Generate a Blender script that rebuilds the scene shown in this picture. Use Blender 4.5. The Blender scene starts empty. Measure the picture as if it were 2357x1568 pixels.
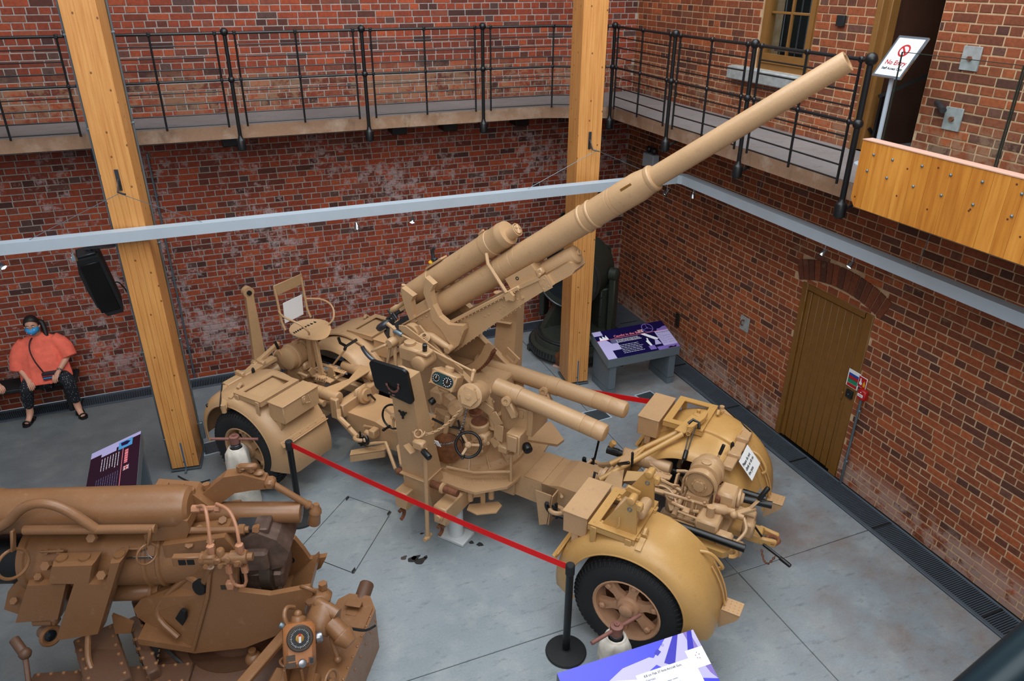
# Museum court with an anti-aircraft gun on its bogies: all geometry is built here in mesh code.
import bpy, bmesh, math, random
from mathutils import Vector, Matrix
C = bpy.context.scene.collection
SC = bpy.context.scene
R = math.radians
PI = math.pi
rnd = random.Random(7)

# ------------------------------------------------------------------ camera
cam = bpy.data.cameras.new('camera')
cam.sensor_width = 36.0
cam.lens = 1700.0 / 2357.0 * 36.0
cam.clip_start = 0.05
camo = bpy.data.objects.new('camera', cam)
C.objects.link(camo)
def _cam():
    p, r, a = R(26.5), R(0.3), R(22.13)
    fw = Vector((math.sin(a) * math.cos(p), math.cos(a) * math.cos(p), -math.sin(p)))
    rt = Vector((math.cos(a), -math.sin(a), 0.0))
    up = rt.cross(fw)
    r2 = rt * math.cos(r) + up * math.sin(r)
    u2 = -rt * math.sin(r) + up * math.cos(r)
    m = Matrix((r2, u2, -fw)).transposed().to_4x4()
    m.translation = Vector((0, 0, 5.1))
    camo.matrix_world = m
_cam()
SC.camera = camo

# ------------------------------------------------------------------ light
w = bpy.data.worlds.new('daylight'); SC.world = w
w.use_nodes = True
bg = w.node_tree.nodes['Background']
bg.inputs[0].default_value = (0.74, 0.86, 1.0, 1)
bg.inputs[1].default_value = 0.32
def area_light(name, loc, rot, sx, sy, power, col):
    l = bpy.data.lights.new(name, 'AREA'); l.shape = 'RECTANGLE'; l.size = sx; l.size_y = sy
    l.energy = power; l.color = col
    o = bpy.data.objects.new(name, l); C.objects.link(o); o.location = loc; o.rotation_euler = rot
    return o
# the glazed roof of the court overhead, plus an added fill behind the viewer to brighten the walls
area_light('rooflight', (2.3, 4.4, 9.5), (0, 0, 0), 8.0, 7.0, 830.0, (0.90, 0.96, 1.0))
def aimed(name, loc, at, sx, sy, power, col):
    d = Vector(at) - Vector(loc)
    return area_light(name, loc, d.to_track_quat('-Z', 'Y').to_euler(), sx, sy, power, col)
aimed('front_fill_light', (-1.5, -3.0, 9.0), (2.8, 7.0, 1.2), 9.0, 6.0, 600.0, (1.0, 0.97, 0.93))
SC.view_settings.view_transform = 'Standard'
SC.view_settings.look = 'None'
SC.view_settings.gamma = 1.0
SC.view_settings.use_curve_mapping = False
SC.view_settings.exposure = 0.0

# ------------------------------------------------------------------ mesh helpers
def lin(c):
    return tuple((x / 255 / 12.92 if x / 255 <= 0.04045 else ((x / 255 + 0.055) / 1.055) ** 2.4) for x in c)

def basis(ax):
    ax = Vector(ax).normalized()
    h = Vector((0, 0, 1)) if abs(ax.z) < 0.9 else Vector((1, 0, 0))
    x = h.cross(ax).normalized()
    return x, ax.cross(x).normalized(), ax

class MB:
    def __init__(s):
        s.v = []; s.f = []
    def add(s, vs, fs):
        n = len(s.v)
        s.v += [tuple(p) for p in vs]
        s.f += [tuple(i + n for i in f) for f in fs]
        return s
    def box(s, c, d, b=0.0, ex=(1, 0, 0), ey=(0, 1, 0), ez=None):
        ex = Vector(ex).normalized(); ey = Vector(ey).normalized()
        ez = Vector(ez).normalized() if ez else ex.cross(ey).normalized()
        c = Vector(c); hx, hy, hz = d[0] / 2, d[1] / 2, d[2] / 2
        b = min(b, hx * .9, hy * .9, hz * .9)
        if b <= 0:
            vs = [c + ex * hx * i + ey * hy * j + ez * hz * k for i in (-1, 1) for j in (-1, 1) for k in (-1, 1)]
            return s.add(vs, [(0, 1, 3, 2), (4, 6, 7, 5), (0, 4, 5, 1), (2, 3, 7, 6), (0, 2, 6, 4), (1, 5, 7, 3)])
        vs = []; ix = {}
        for i in (-1, 1):
            for j in (-1, 1):
                for k in (-1, 1):
                    for a in range(3):
                        q = (i * (hx - (b if a != 0 else 0)), j * (hy - (b if a != 1 else 0)), k * (hz - (b if a != 2 else 0)))
                        ix[i, j, k, a] = len(vs); vs.append(c + ex * q[0] + ey * q[1] + ez * q[2])
        fs = []
        for g in (-1, 1):
            fs.append([ix[g, j, k, 0] for j, k in ((-1, -1), (1, -1), (1, 1), (-1, 1))])
            fs.append([ix[i, g, k, 1] for i, k in ((-1, -1), (1, -1), (1, 1), (-1, 1))])
            fs.append([ix[i, j, g, 2] for i, j in ((-1, -1), (1, -1), (1, 1), (-1, 1))])
        for p in (-1, 1):
            for q in (-1, 1):
                fs.append([ix[-1, p, q, 1], ix[1, p, q, 1], ix[1, p, q, 2], ix[-1, p, q, 2]])
                fs.append([ix[p, -1, q, 0], ix[p, 1, q, 0], ix[p, 1, q, 2], ix[p, -1, q, 2]])
                fs.append([ix[p, q, -1, 0], ix[p, q, 1, 0], ix[p, q, 1, 1], ix[p, q, -1, 1]])
        for i in (-1, 1):
            for j in (-1, 1):
                for k in (-1, 1):
                    fs.append([ix[i, j, k, 0], ix[i, j, k, 1], ix[i, j, k, 2]])
        return s.add(vs, fs)
    def beam(s, p0, p1, w, h, b=0.0, up=(0, 0, 1)):
        p0, p1 = Vector(p0), Vector(p1); d = p1 - p0
        ex = d.normalized(); ey = Vector(up).cross(ex)
        if ey.length < 1e-4: ey = Vector((0, 1, 0)).cross(ex)
        ey.normalize()
        return s.box((p0 + p1) / 2, (d.length, w, h), b, ex, ey)
    def lathe(s, p, ax, prof, n=20, closed=False, a0=0.0, a1=2 * PI, ref=None):
        p = Vector(p)
        if ref is not None:
            ax = Vector(ax).normalized(); x = Vector(ref); x = (x - ax * x.dot(ax)).normalized(); y = ax.cross(x)
        else:
            x, y, ax = basis(ax)
        full = abs(a1 - a0 - 2 * PI) < 1e-6
        m = n if full else n + 1
        vs = []; fs = []
        for t, r in prof:
            for i in range(m):
                a = a0 + (a1 - a0) * i / n
                vs.append(p + ax * t + (x * math.cos(a) + y * math.sin(a)) * r)
        k = len(prof)
        for j in range(k if closed else k - 1):
            j2 = (j + 1) % k
            for i in range(n):
                i2 = (i + 1) % m
                fs.append((j * m + i, j * m + i2, j2 * m + i2, j2 * m + i))
        if not closed and full:
            if prof[0][1] > 1e-5: fs.append(tuple(range(m - 1, -1, -1)))
            if prof[-1][1] > 1e-5: fs.append(tuple((k - 1) * m + i for i in range(m)))
        return s.add(vs, fs)
    def cyl(s, p0, p1, r0, r1=None, n=16):
        p0, p1 = Vector(p0), Vector(p1); r1 = r0 if r1 is None else r1
        return s.lathe(p0, p1 - p0, [(0, r0), ((p1 - p0).length, r1)], n)
    def rcyl(s, p0, p1, r, e=0.01, n=20):
        p0, p1 = Vector(p0), Vector(p1); L = (p1 - p0).length
        return s.lathe(p0, p1 - p0, [(0, max(r - e, .002)), (e * .3, r - e * .3), (e, r), (L - e, r), (L - e * .3, r - e * .3), (L, max(r - e, .002))], n)
    def tube(s, pts, r, n=8, closed=False, sub=0):
        pts = [Vector(p) for p in pts]
        for _ in range(sub):
            q = []
            N = len(pts)
            for i in range(N if closed else N - 1):
                a, b = pts[i], pts[(i + 1) % N]
                if not closed and i == 0: q.append(a)
                else: q.append(a * .75 + b * .25)
                if not closed and i == N - 2: q.append(b)
                else: q.append(a * .25 + b * .75)
            pts = q
        N = len(pts); vs = []; fs = []
        prev = None
        for i, p in enumerate(pts):
            if closed: d = pts[(i + 1) % N] - pts[i - 1]
            else: d = pts[min(i + 1, N - 1)] - pts[max(i - 1, 0)]
            d.normalize()
            if prev is None: x, y, _ = basis(d)
            else:
                x = prev - d * prev.dot(d)
                x = x.normalized() if x.length > 1e-4 else basis(d)[0]
                y = d.cross(x)
            prev = x
            rr = r[i] if isinstance(r, (list, tuple)) else r
            for j in range(n):
                a = 2 * PI * j / n
                vs.append(p + (x * math.cos(a) + y * math.sin(a)) * rr)
        for i in range(N if closed else N - 1):
            i2 = (i + 1) % N
            for j in range(n):
                j2 = (j + 1) % n
                fs.append((i * n + j, i * n + j2, i2 * n + j2, i2 * n + j))
        if not closed:
            fs.append(tuple(range(n - 1, -1, -1))); fs.append(tuple((N - 1) * n + j for j in range(n)))
        return s.add(vs, fs)
    def torus(s, c, ax, RR, r, n=28, m=8, a0=0.0, a1=2 * PI, ref=None):
        c = Vector(c)
        if ref is not None:
            ax = Vector(ax).normalized(); x = Vector(ref); x = (x - ax * x.dot(ax)).normalized(); y = ax.cross(x)
        else: x, y, ax = basis(ax)
        full = abs(a1 - a0 - 2 * PI) < 1e-6
        k = n if full else n + 1
        return s.tube([c + (x * math.cos(a0 + (a1 - a0) * i / n) + y * math.sin(a0 + (a1 - a0) * i / n)) * RR for i in range(k)], r, m, closed=full)
    def sph(s, c, r, n=12, m=8, sc=(1, 1, 1)):
        c = Vector(c); vs = [c + Vector((0, 0, r * sc[2]))]; fs = []
        for j in range(1, m):
            t = PI * j / m
            for i in range(n):
                a = 2 * PI * i / n
                vs.append(c + Vector((r * sc[0] * math.sin(t) * math.cos(a), r * sc[1] * math.sin(t) * math.sin(a), r * sc[2] * math.cos(t))))
        vs.append(c - Vector((0, 0, r * sc[2])))
        for i in range(n):
            i2 = (i + 1) % n
            fs.append((0, 1 + i, 1 + i2))
            for j in range(m - 2):
                a = 1 + j * n
                fs.append((a + i, a + n + i, a + n + i2, a + i2))
            a = 1 + (m - 2) * n
            fs.append((a + i, len(vs) - 1, a + i2))
        return s.add(vs, fs)
    def prism(s, poly, o, ex, ey, th, b=0.0):
        """a polygon (list of 2-D points) in the plane (ex, ey) through o, extruded by vector th"""
        o, ex, ey, th = Vector(o), Vector(ex), Vector(ey), Vector(th)
        a = [o + ex * p[0] + ey * p[1] for p in poly]
        n = len(a)
        fs = [tuple(range(n - 1, -1, -1)), tuple(range(n, 2 * n))] + [(i, (i + 1) % n, n + (i + 1) % n, n + i) for i in range(n)]
        return s.add(a + [p + th for p in a], fs)
    def ring(s, outer, inner, o, ex, ey, th):
        """frame between two polygons of equal point count, extruded"""
        o, ex, ey, th = Vector(o), Vector(ex), Vector(ey), Vector(th)
        n = len(outer)
        A = [o + ex * p[0] + ey * p[1] for p in outer]; B = [o + ex * p[0] + ey * p[1] for p in inner]
        vs = A + B + [p + th for p in A] + [p + th for p in B]; fs = []
        for i in range(n):
            j = (i + 1) % n
            fs += [(i, j, n + j, n + i), (2 * n + i, 3 * n + i, 3 * n + j, 2 * n + j), (i, 2 * n + i, 2 * n + j, j), (n + i, n + j, 3 * n + j, 3 * n + i)]
        return s.add(vs, fs)
    def hexb(s, p, ax, r=0.014, h=0.012):
        p = Vector(p); ax = Vector(ax).normalized()
        return s.cyl(p - ax * .002, p + ax * h, r, r * .96, 6)
    def rivet(s, p, ax, r=0.011):
        p = Vector(p)
        return s.lathe(p, ax, [(-.002, r), (r * .45, r * .8), (r * .8, .001)], 6)
    def mesh(s, name, mat, smooth=38, fix=True):
        me = bpy.data.meshes.new(name)
        me.from_pydata(s.v, [], s.f)
        if fix:
            bm = bmesh.new(); bm.from_mesh(me)
            bmesh.ops.recalc_face_normals(bm, faces=bm.faces)
            bm.to_mesh(me); bm.free()
        if mat: me.materials.append(mat)
        if smooth:
            me.shade_smooth(); me.set_sharp_from_angle(angle=R(smooth))
        me.update()
        return me
    def build(s, name, mat, parent=None, label=None, smooth=38, fix=True):
        o = bpy.data.objects.new(name, s.mesh(name, mat, smooth, fix))
        C.objects.link(o)
        if parent is not None: o.parent = parent
        if label: o['label'] = label
        return o

def empty(name, loc=(0, 0, 0), rz=0.0):
    o = bpy.data.objects.new(name, None); C.objects.link(o)
    o.location = loc; o.rotation_euler = (0, 0, rz); o.empty_display_size = .2
    return o
def thing(name, label, cat, loc=(0, 0, 0), rz=0.0, group=None):
    return tag(empty(name, loc, rz), label, cat, group)
def tag(o, label, cat, group=None):
    o['label'] = label; o['category'] = cat
    if group: o['group'] = group
    return o
def struct(o):
    o['kind'] = 'structure'; return o
def stuff(o):
    o['kind'] = 'stuff'; return o
def copy_tree(o, parent=None):
    c = o.copy(); C.objects.link(c); c.parent = parent
    for ch in list(o.children): copy_tree(ch, c)
    return c
def text(s, size, mat, o, ex, ey, parent, name='lettering', ext=0.0006, align='LEFT', space=1.0):
    cu = bpy.data.curves.new('t', 'FONT'); cu.body = s; cu.size = size; cu.extrude = ext; cu.align_x = align; cu.space_line = space; cu.resolution_u = 3; cu.offset = size * .018
    to = bpy.data.objects.new('t', cu); C.objects.link(to)
    dg = bpy.context.evaluated_depsgraph_get()
    me = bpy.data.meshes.new_from_object(to.evaluated_get(dg))
    bpy.data.objects.remove(to); bpy.data.curves.remove(cu)
    ex, ey = Vector(ex).normalized(), Vector(ey).normalized(); ez = ex.cross(ey)
    m = Matrix((ex, ey, ez)).transposed().to_4x4(); m.translation = Vector(o)
    me.transform(m)
    me.materials.clear(); me.materials.append(mat)
    t = bpy.data.objects.new(name, me); C.objects.link(t); t.parent = parent
    return t

# ------------------------------------------------------------------ materials
def nt(name):
    m = bpy.data.materials.new(name); m.use_nodes = True
    t = m.node_tree
    return m, t, t.nodes['Principled BSDF']
def N(t, k, **kw):
    n = t.nodes.new(k)
    for a, v in kw.items():
        if a.startswith('i_'):
            n.inputs[int(a[2:])].default_value = v
        else: setattr(n, a, v)
    return n
def noise(t, co, scale, det=4.0, rough=0.55):
    n = N(t, 'ShaderNodeTexNoise'); n.inputs['Scale'].default_value = scale; n.inputs['Detail'].default_value = det; n.inputs['Roughness'].default_value = rough
    t.links.new(co, n.inputs['Vector']); return n.outputs[0]
def ramp(t, fac, stops):
    r = N(t, 'ShaderNodeValToRGB')
    e = r.color_ramp.elements
    while len(e) < len(stops): e.new(0.5)
    for i, (p, c) in enumerate(stops):
        e[i].position = p; e[i].color = (*c, 1) if len(c) == 3 else c
    t.links.new(fac, r.inputs[0]); return r.outputs[0]
def mix(t, fac, a, b, mode='MIX'):
    m = N(t, 'ShaderNodeMix', data_type='RGBA', blend_type=mode)
    for s, v in ((m.inputs[0], fac), (m.inputs[6], a), (m.inputs[7], b)):
        if isinstance(v, (int, float)): s.default_value = v
        elif isinstance(v, tuple): s.default_value = (*v, 1)
        else: t.links.new(v, s)
    return m.outputs[2]
def math_(t, op, a, b=0.0, clamp=False):
    m = N(t, 'ShaderNodeMath', operation=op, use_clamp=clamp)
    for s, v in ((m.inputs[0], a), (m.inputs[1], b)):
        if isinstance(v, (int, float)): s.default_value = v
        else: t.links.new(v, s)
    return m.outputs[0]
def bump(t, bs, h, strength, dist=0.01):
    b = N(t, 'ShaderNodeBump'); b.inputs['Strength'].default_value = strength; b.inputs['Distance'].default_value = dist
    t.links.new(h, b.inputs['Height']); t.links.new(b.outputs[0], bs.inputs['Normal'])
def pos(t): return N(t, 'ShaderNodeNewGeometry').outputs['Position']
def objc(t): return N(t, 'ShaderNodeTexCoord').outputs['Object']

def plain(name, c, rough=0.5, metal=0.0, var=0.0, bmp=0.0, bscale=300, vscale=6):
    m, t, b = nt(name)
    c = lin(c)
    b.inputs['Base Color'].default_value = (*c, 1); b.inputs['Roughness'].default_value = rough; b.inputs['Metallic'].default_value = metal
    if var or bmp:
        o = objc(t)
        if var:
            f = noise(t, o, vscale, 5)
            col = ramp(t, f, [(0.3, tuple(x * (1 - var) for x in c)), (0.7, tuple(min(1, x * (1 + var)) for x in c))])
            t.links.new(col, b.inputs['Base Color'])
        if bmp: bump(t, b, noise(t, o, bscale, 2), bmp, 0.002)
    return m
def paint(name, c, dirt, rough=0.42, grit=0.35, spk=0.12):
    """thick brushed-on sandy paint: fine grit, dusty patches and rubbed dirt"""
    m, t, b = nt(name); c = lin(c); d = lin(dirt); o = objc(t)
    fine = noise(t, o, 260, 2); big = noise(t, o, 2.2, 5, .6); mid = noise(t, o, 14, 4)
    col = ramp(t, big, [(0.32, tuple(x * .93 for x in c)), (0.66, tuple(min(1, x * 1.05) for x in c))])
    sp = ramp(t, fine, [(0.36, (1 - spk,) * 3), (0.64, (1 + spk * .5,) * 3)])
    col = mix(t, 1.0, col, sp, 'MULTIPLY')
    f = ramp(t, mid, [(0.62, (0, 0, 0)), (0.8, (.5, .5, .5))])
    col = mix(t, f, col, d)
    t.links.new(col, b.inputs['Base Color'])
    rr = ramp(t, mid, [(0.3, (rough - .05,) * 3), (0.7, (rough + .1,) * 3)])
    t.links.new(rr, b.inputs['Roughness'])
    bump(t, b, fine, grit, 0.0016)
    return m
M = {}
M['tan'] = paint('sand_paint', (184, 147, 108), (138, 104, 72), .34)
M['ochre'] = paint('ochre_paint', (190, 146, 86), (160, 118, 66), .32)
M['brown'] = paint('brown_paint', (136, 95, 62), (164, 126, 94), .30)
M['brown_dk'] = paint('dark_brown_paint', (92, 62, 44), (64, 44, 34), .5)
M['green'] = paint('dark_green_paint', (52, 56, 48), (78, 80, 72), .45)
M['black'] = plain('black_paint', (12, 13, 15), .38, 0, .25, .15, 120)
M['blackmat'] = plain('black_matt', (20, 22, 25), .7, 0, .2, .2, 200)
M['dark'] = plain('dark_void', (10, 9, 8), .9)
M['gunmetal'] = plain('gunmetal', (78, 80, 84), .38, .75, .3, .1, 80)
M['steel'] = plain('bare_steel', (150, 152, 156), .3, .9, .15, .05, 80)
M['galv'] = plain('galvanised', (120, 134, 142), .42, .7, .12)
M['chrome'] = plain('chrome', (205, 208, 212), .15, 1.0)
M['rust'] = plain('rust', (112, 66, 40), .75, 0, .4, .3, 90, 18)
M['rusty'] = plain('rusted_primer', (126, 82, 72), .6, 0, .2, .2, 120, 18)
M['rubber'] = plain('tyre_rubber', (30, 32, 35), .72, 0, .18, .25, 160)
M['grey'] = plain('grey_lectern', (98, 110, 118), .5, 0, .05, .06, 300)
M['trackgrey'] = plain('track_grey', (176, 188, 198), .45, 0, .03)
M['white'] = plain('white_card', (232, 234, 236), .5)
M['red'] = plain('red_plastic', (176, 22, 24), .4)
M['belt'] = plain('red_webbing', (226, 0, 4), .6, 0, .06, .3, 900)
M['navy'] = plain('navy_print', (16, 12, 66), .3)
M['plum'] = plain('plum_print', (36, 14, 36), .3)
M['lilac'] = plain('lilac_print', (188, 180, 226), .3)
M['lav'] = plain('lavender_print', (128, 108, 186), .3)
M['blue'] = plain('blue_print', (58, 60, 214), .3)
M['deepblue'] = plain('deep_blue_print', (36, 26, 176), .3)
M['cyan'] = plain('cyan_print', (80, 160, 216), .3)
M['salmon'] = plain('salmon_print', (236, 128, 140), .3)
M['whitep'] = plain('white_print', (240, 240, 248), .3)
M['greyp'] = plain('grey_print', (96, 96, 130), .3)
M['blackp'] = plain('black_print', (16, 16, 20), .4)
M['greenp'] = plain('green_print', (30, 130, 96), .4)
M['bluep'] = plain('mid_blue_print', (28, 70, 160), .4)
M['yellow'] = plain('yellow_plastic', (226, 170, 24), .4)
M['doorpaint'] = plain('brown_door_paint', (122, 82, 30), .48, 0, .08, .12, 60, 9)
M['frame'] = plain('ochre_joinery', (132, 92, 46), .45, 0, .08, .1, 60)
M['canvas'] = plain('canvas', (206, 198, 186), .85, 0, .22, .3, 40, 9)
M['plate'] = plain('bronze_plate', (66, 54, 44), .45, .3, .2)
M['dialblack'] = plain('dial_black', (16, 20, 22), .35)
M['teal'] = plain('teal_enamel', (34, 62, 66), .4)
M['wooddisc'] = plain('brown_wood', (108, 66, 36), .5, 0, .35, .2, 60, 22)
M['plaster'] = plain('pale_plate', (152, 154, 152), .7, 0, .2, .3, 60, 14)

def wood(name, c1, c2, axis, knots=True, rough=.42, gscale=1.0):
    m, t, b = nt(name); o = objc(t); c1, c2 = lin(c1), lin(c2)
    mp = N(t, 'ShaderNodeMapping')
    sc = [9.0 * gscale] * 3; sc[axis] = .55 * gscale
    mp.inputs['Scale'].default_value = sc
    t.links.new(o, mp.inputs[0])
    g = noise(t, mp.outputs[0], 3.0, 6, .6)
    wv = N(t, 'ShaderNodeTexWave', wave_type='BANDS', bands_direction='X' if axis != 0 else 'Y')
    wv.inputs['Scale'].default_value = 1.2; wv.inputs['Distortion'].default_value = 9; wv.inputs['Detail'].default_value = 3
    t.links.new(mp.outputs[0], wv.inputs['Vector'])
    f = math_(t, 'ADD', math_(t, 'MULTIPLY', g, .75), math_(t, 'MULTIPLY', wv.outputs[1], .07))
    col = ramp(t, f, [(0.22, c2), (0.5, c1)])
    big = noise(t, o, 1.1, 3)
    col = mix(t, 1.0, col, ramp(t, big, [(.3, (.9, .86, .8)), (.7, (1.06, 1.06, 1.06))]), 'MULTIPLY')
    if knots:
        sp = N(t, 'ShaderNodeSeparateXYZ'); t.links.new(o, sp.inputs[0])
        cb = N(t, 'ShaderNodeCombineXYZ')
        t.links.new(math_(t, 'ADD', sp.outputs[0], sp.outputs[1]), cb.inputs[0]); t.links.new(math_(t, 'MULTIPLY', sp.outputs[2], .8), cb.inputs[1])
        v = N(t, 'ShaderNodeTexVoronoi', voronoi_dimensions='2D'); v.inputs['Scale'].default_value = 6.5
        t.links.new(cb.outputs[0], v.inputs['Vector'])
        k = ramp(t, v.outputs['Distance'], [(0.035, (1, 1, 1)), (0.075, (0, 0, 0))])
        s2 = N(t, 'ShaderNodeSeparateXYZ'); t.links.new(v.outputs['Color'], s2.inputs[0])
        keep = math_(t, 'GREATER_THAN', s2.outputs[0], .55)
        col = mix(t, math_(t, 'MULTIPLY', math_(t, 'MULTIPLY', k, .85), keep), col, lin((88, 50, 26)))
    t.links.new(col, b.inputs['Base Color']); b.inputs['Roughness'].default_value = rough
    bump(t, b, g, .12, .004)
    return m
M['pine'] = wood('pine_glulam', (222, 160, 92), (198, 130, 66), 2)
M['pine2'] = wood('pine_cross_laminated', (218, 150, 66), (180, 108, 36), 2, False, .4)

def concrete(name, c1, c2, stain, rough=.55):
    m, t, b = nt(name); p = pos(t)
    big = noise(t, p, .55, 6, .62); mid = noise(t, p, 3.2, 6, .65); fine = noise(t, p, 60, 3)
    col = ramp(t, big, [(0.3, lin(c1)), (0.7, lin(c2))])
    col = mix(t, ramp(t, mid, [(.5, (0, 0, 0)), (.75, (.75, .75, .75))]), col, lin(stain))
    mp = N(t, 'ShaderNodeMapping'); mp.inputs['Scale'].default_value = (2.4, 7, 1); mp.inputs['Rotation'].default_value = (0, 0, .6)
    t.links.new(p, mp.inputs[0])
    st = noise(t, mp.outputs[0], 2.4, 6, .7)
    col = mix(t, ramp(t, st, [(.56, (0, 0, 0)), (.68, (.55, .55, .55))]), col, tuple(x * .6 for x in lin(c1)))
    if name == 'floor_concrete':
        sx = N(t, 'ShaderNodeSeparateXYZ'); t.links.new(p, sx.inputs[0])
        mr = N(t, 'ShaderNodeMapRange', interpolation_type='SMOOTHSTEP'); mr.inputs[1].default_value = 3.2; mr.inputs[2].default_value = 5.4
        t.links.new(sx.outputs[0], mr.inputs[0])
        n9 = ramp(t, noise(t, p, 1.5, 6, .65), [(.42, (0, 0, 0)), (.66, (1, 1, 1))])
        col = mix(t, math_(t, 'MULTIPLY', math_(t, 'MULTIPLY', n9, mr.outputs[0]), .75), col, lin((124, 100, 88)))
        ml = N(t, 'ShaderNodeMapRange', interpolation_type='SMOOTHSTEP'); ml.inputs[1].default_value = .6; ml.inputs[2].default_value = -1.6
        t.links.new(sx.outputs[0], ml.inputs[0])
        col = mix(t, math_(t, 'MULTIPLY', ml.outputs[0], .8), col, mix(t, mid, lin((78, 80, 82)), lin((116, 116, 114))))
    col = mix(t, 1.0, col, ramp(t, fine, [(.3, (.92,) * 3), (.7, (1.05,) * 3)]), 'MULTIPLY')
    t.links.new(col, b.inputs['Base Color'])
    t.links.new(ramp(t, mid, [(.3, (rough - .14,) * 3), (.7, (rough + .15,) * 3)]), b.inputs['Roughness'])
    bump(t, b, mid, .12, .01)
    return m
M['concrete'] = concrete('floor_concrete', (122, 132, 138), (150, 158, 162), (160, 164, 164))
M['concrete2'] = concrete('cover_concrete', (150, 158, 160), (176, 184, 186), (130, 138, 142))
M['deck'] = concrete('deck_concrete', (112, 106, 104), (136, 128, 126), (120, 104, 92), .75)
M['slabedge'] = concrete('slab_edge', (140, 108, 84), (160, 126, 100), (190, 170, 150), .8)

def brick_mat(name, stops, zones):
    """stops: the kiln colours; zones: (axis, lo, hi, soft, axis2, lo2, hi2, colour, amount) of lime bloom or plaster smears"""
    m, t, b = nt(name); p = pos(t)
    a = N(t, 'ShaderNodeAttribute'); a.attribute_name = 'tone'
    col = ramp(t, a.outputs['Fac'], [(q, lin(c)) for q, c in stops])
    n1 = noise(t, p, 26, 5, .65); n2 = noise(t, p, 120, 3)
    col = mix(t, 1.0, col, ramp(t, n1, [(.3, (.72, .7, .68)), (.7, (1.2, 1.18, 1.15))]), 'MULTIPLY')
    big = noise(t, p, .7, 5, .6)
    col = mix(t, 1.0, col, ramp(t, big, [(.35, (.8, .78, .78)), (.65, (1.1, 1.08, 1.05))]), 'MULTIPLY')
    sep = N(t, 'ShaderNodeSeparateXYZ'); t.links.new(p, sep.inputs[0])
    n3 = noise(t, p, 7.5, 6, .72); n4 = noise(t, p, 1.0, 3, .6)
    for (ax, lo, hi, sf, colr, amt, thr) in zones:
        v = sep.outputs[ax]
        up = N(t, 'ShaderNodeMapRange', interpolation_type='SMOOTHSTEP'); up.inputs[1].default_value = lo - sf; up.inputs[2].default_value = lo + sf
        dn = N(t, 'ShaderNodeMapRange', interpolation_type='SMOOTHSTEP'); dn.inputs[1].default_value = hi - sf; dn.inputs[2].default_value = hi + sf; dn.inputs[3].default_value = 1; dn.inputs[4].default_value = 0
        t.links.new(v, up.inputs[0]); t.links.new(v, dn.inputs[0])
        z = math_(t, 'MULTIPLY', up.outputs[0], dn.outputs[0])
        sel = math_(t, 'ADD', math_(t, 'MULTIPLY', n3, .62), math_(t, 'MULTIPLY', n4, .38))
        f = ramp(t, sel, [(thr, (0, 0, 0)), (thr + .07, (1, 1, 1))])
        f = math_(t, 'MULTIPLY', math_(t, 'MULTIPLY', f, z), amt)
        col = mix(t, f, col, lin(colr))
    t.links.new(col, b.inputs['Base Color']); b.inputs['Roughness'].default_value = .78
    bump(t, b, math_(t, 'ADD', n1, math_(t, 'MULTIPLY', n2, .4)), .5, .006)
    return m
KILN = [(0.0, (74, 40, 34)), (.18, (106, 48, 32)), (.4, (134, 56, 32)), (.6, (152, 64, 36)), (.8, (168, 78, 42)), (.92, (120, 64, 48)), (1.0, (88, 60, 54))]
KILN2 = [(0.0, (88, 52, 40)), (.25, (120, 64, 40)), (.5, (142, 74, 42)), (.72, (154, 80, 44)), (.9, (170, 90, 48)), (1.0, (106, 68, 54))]
M['brick_b'] = brick_mat('old_red_brick', KILN, [(2, .3, 3.2, .35, (182, 158, 156), .8, .525), (2, 3.52, 3.98, .15, (158, 122, 92), .6, .46)])
M['brick_r'] = brick_mat('brown_red_brick', KILN2, [(2, -.2, .32, .12, (168, 140, 128), .75, .44), (2, 3.52, 3.95, .15, (152, 120, 94), .55, .48), (2, 2.2, 2.7, .2, (150, 118, 86), .5, .54)])
def mortar(name, c, c2):
    m, t, b = nt(name); p = pos(t)
    t.links.new(ramp(t, noise(t, p, 9, 5, .6), [(.3, lin(c)), (.7, lin(c2))]), b.inputs['Base Color'])
    b.inputs['Roughness'].default_value = .9; bump(t, b, noise(t, p, 90, 3), .5, .004)
    return m
M['mortar_b'] = mortar('grey_lime_mortar', (138, 126, 120), (176, 164, 156))
M['mortar_r'] = mortar('sandy_lime_mortar', (176, 140, 104), (206, 174, 140))

def glass(name, tint=(.86, .93, .94), rough=0.02, alpha=.12):
    m, t, b = nt(name)
    b.inputs['Base Color'].default_value = (*tint, 1); b.inputs['Roughness'].default_value = rough
    b.inputs['Transmission Weight'].default_value = 1.0; b.inputs['IOR'].default_value = 1.02
    return m
M['glass'] = glass('thin_glass')
M['lens'] = plain('dark_lens', (22, 30, 36), .08)
def emit(name, c, s):
    m, t, b = nt(name)
    b.inputs['Emission Color'].default_value = (*c, 1); b.inputs['Emission Strength'].default_value = s
    b.inputs['Base Color'].default_value = (*c, 1)
    return m
M['lampglow'] = emit('lamp_glow', (1.0, .86, .62), 14.0)
M['lampglow2'] = emit('lamp_glow_cool', (1.0, .95, .9), 10.0)
M['brownlight'] = paint('light_brown_paint', (176, 122, 90), (150, 100, 72), .4)
M['brown_gl'] = paint('glossy_brown_paint', (158, 100, 58), (120, 76, 44), .22, .12)
M['yellow_dk'] = plain('brass', (160, 116, 50), .4, .6)
M['breech'] = plain('worn_breech_steel', (104, 84, 74), .45, .45, .35, .15, 60, 10)
M['railteal'] = plain('dark_teal_rail', (22, 40, 48), .35, .4)
M['strutg'] = plain('grey_green_strut', (110, 130, 118), .5)
M['bagdark'] = plain('dark_bag_cloth', (46, 30, 36), .8, 0, .2)
M['belt_red'] = plain('red_stripe', (150, 40, 50), .8)
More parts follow.
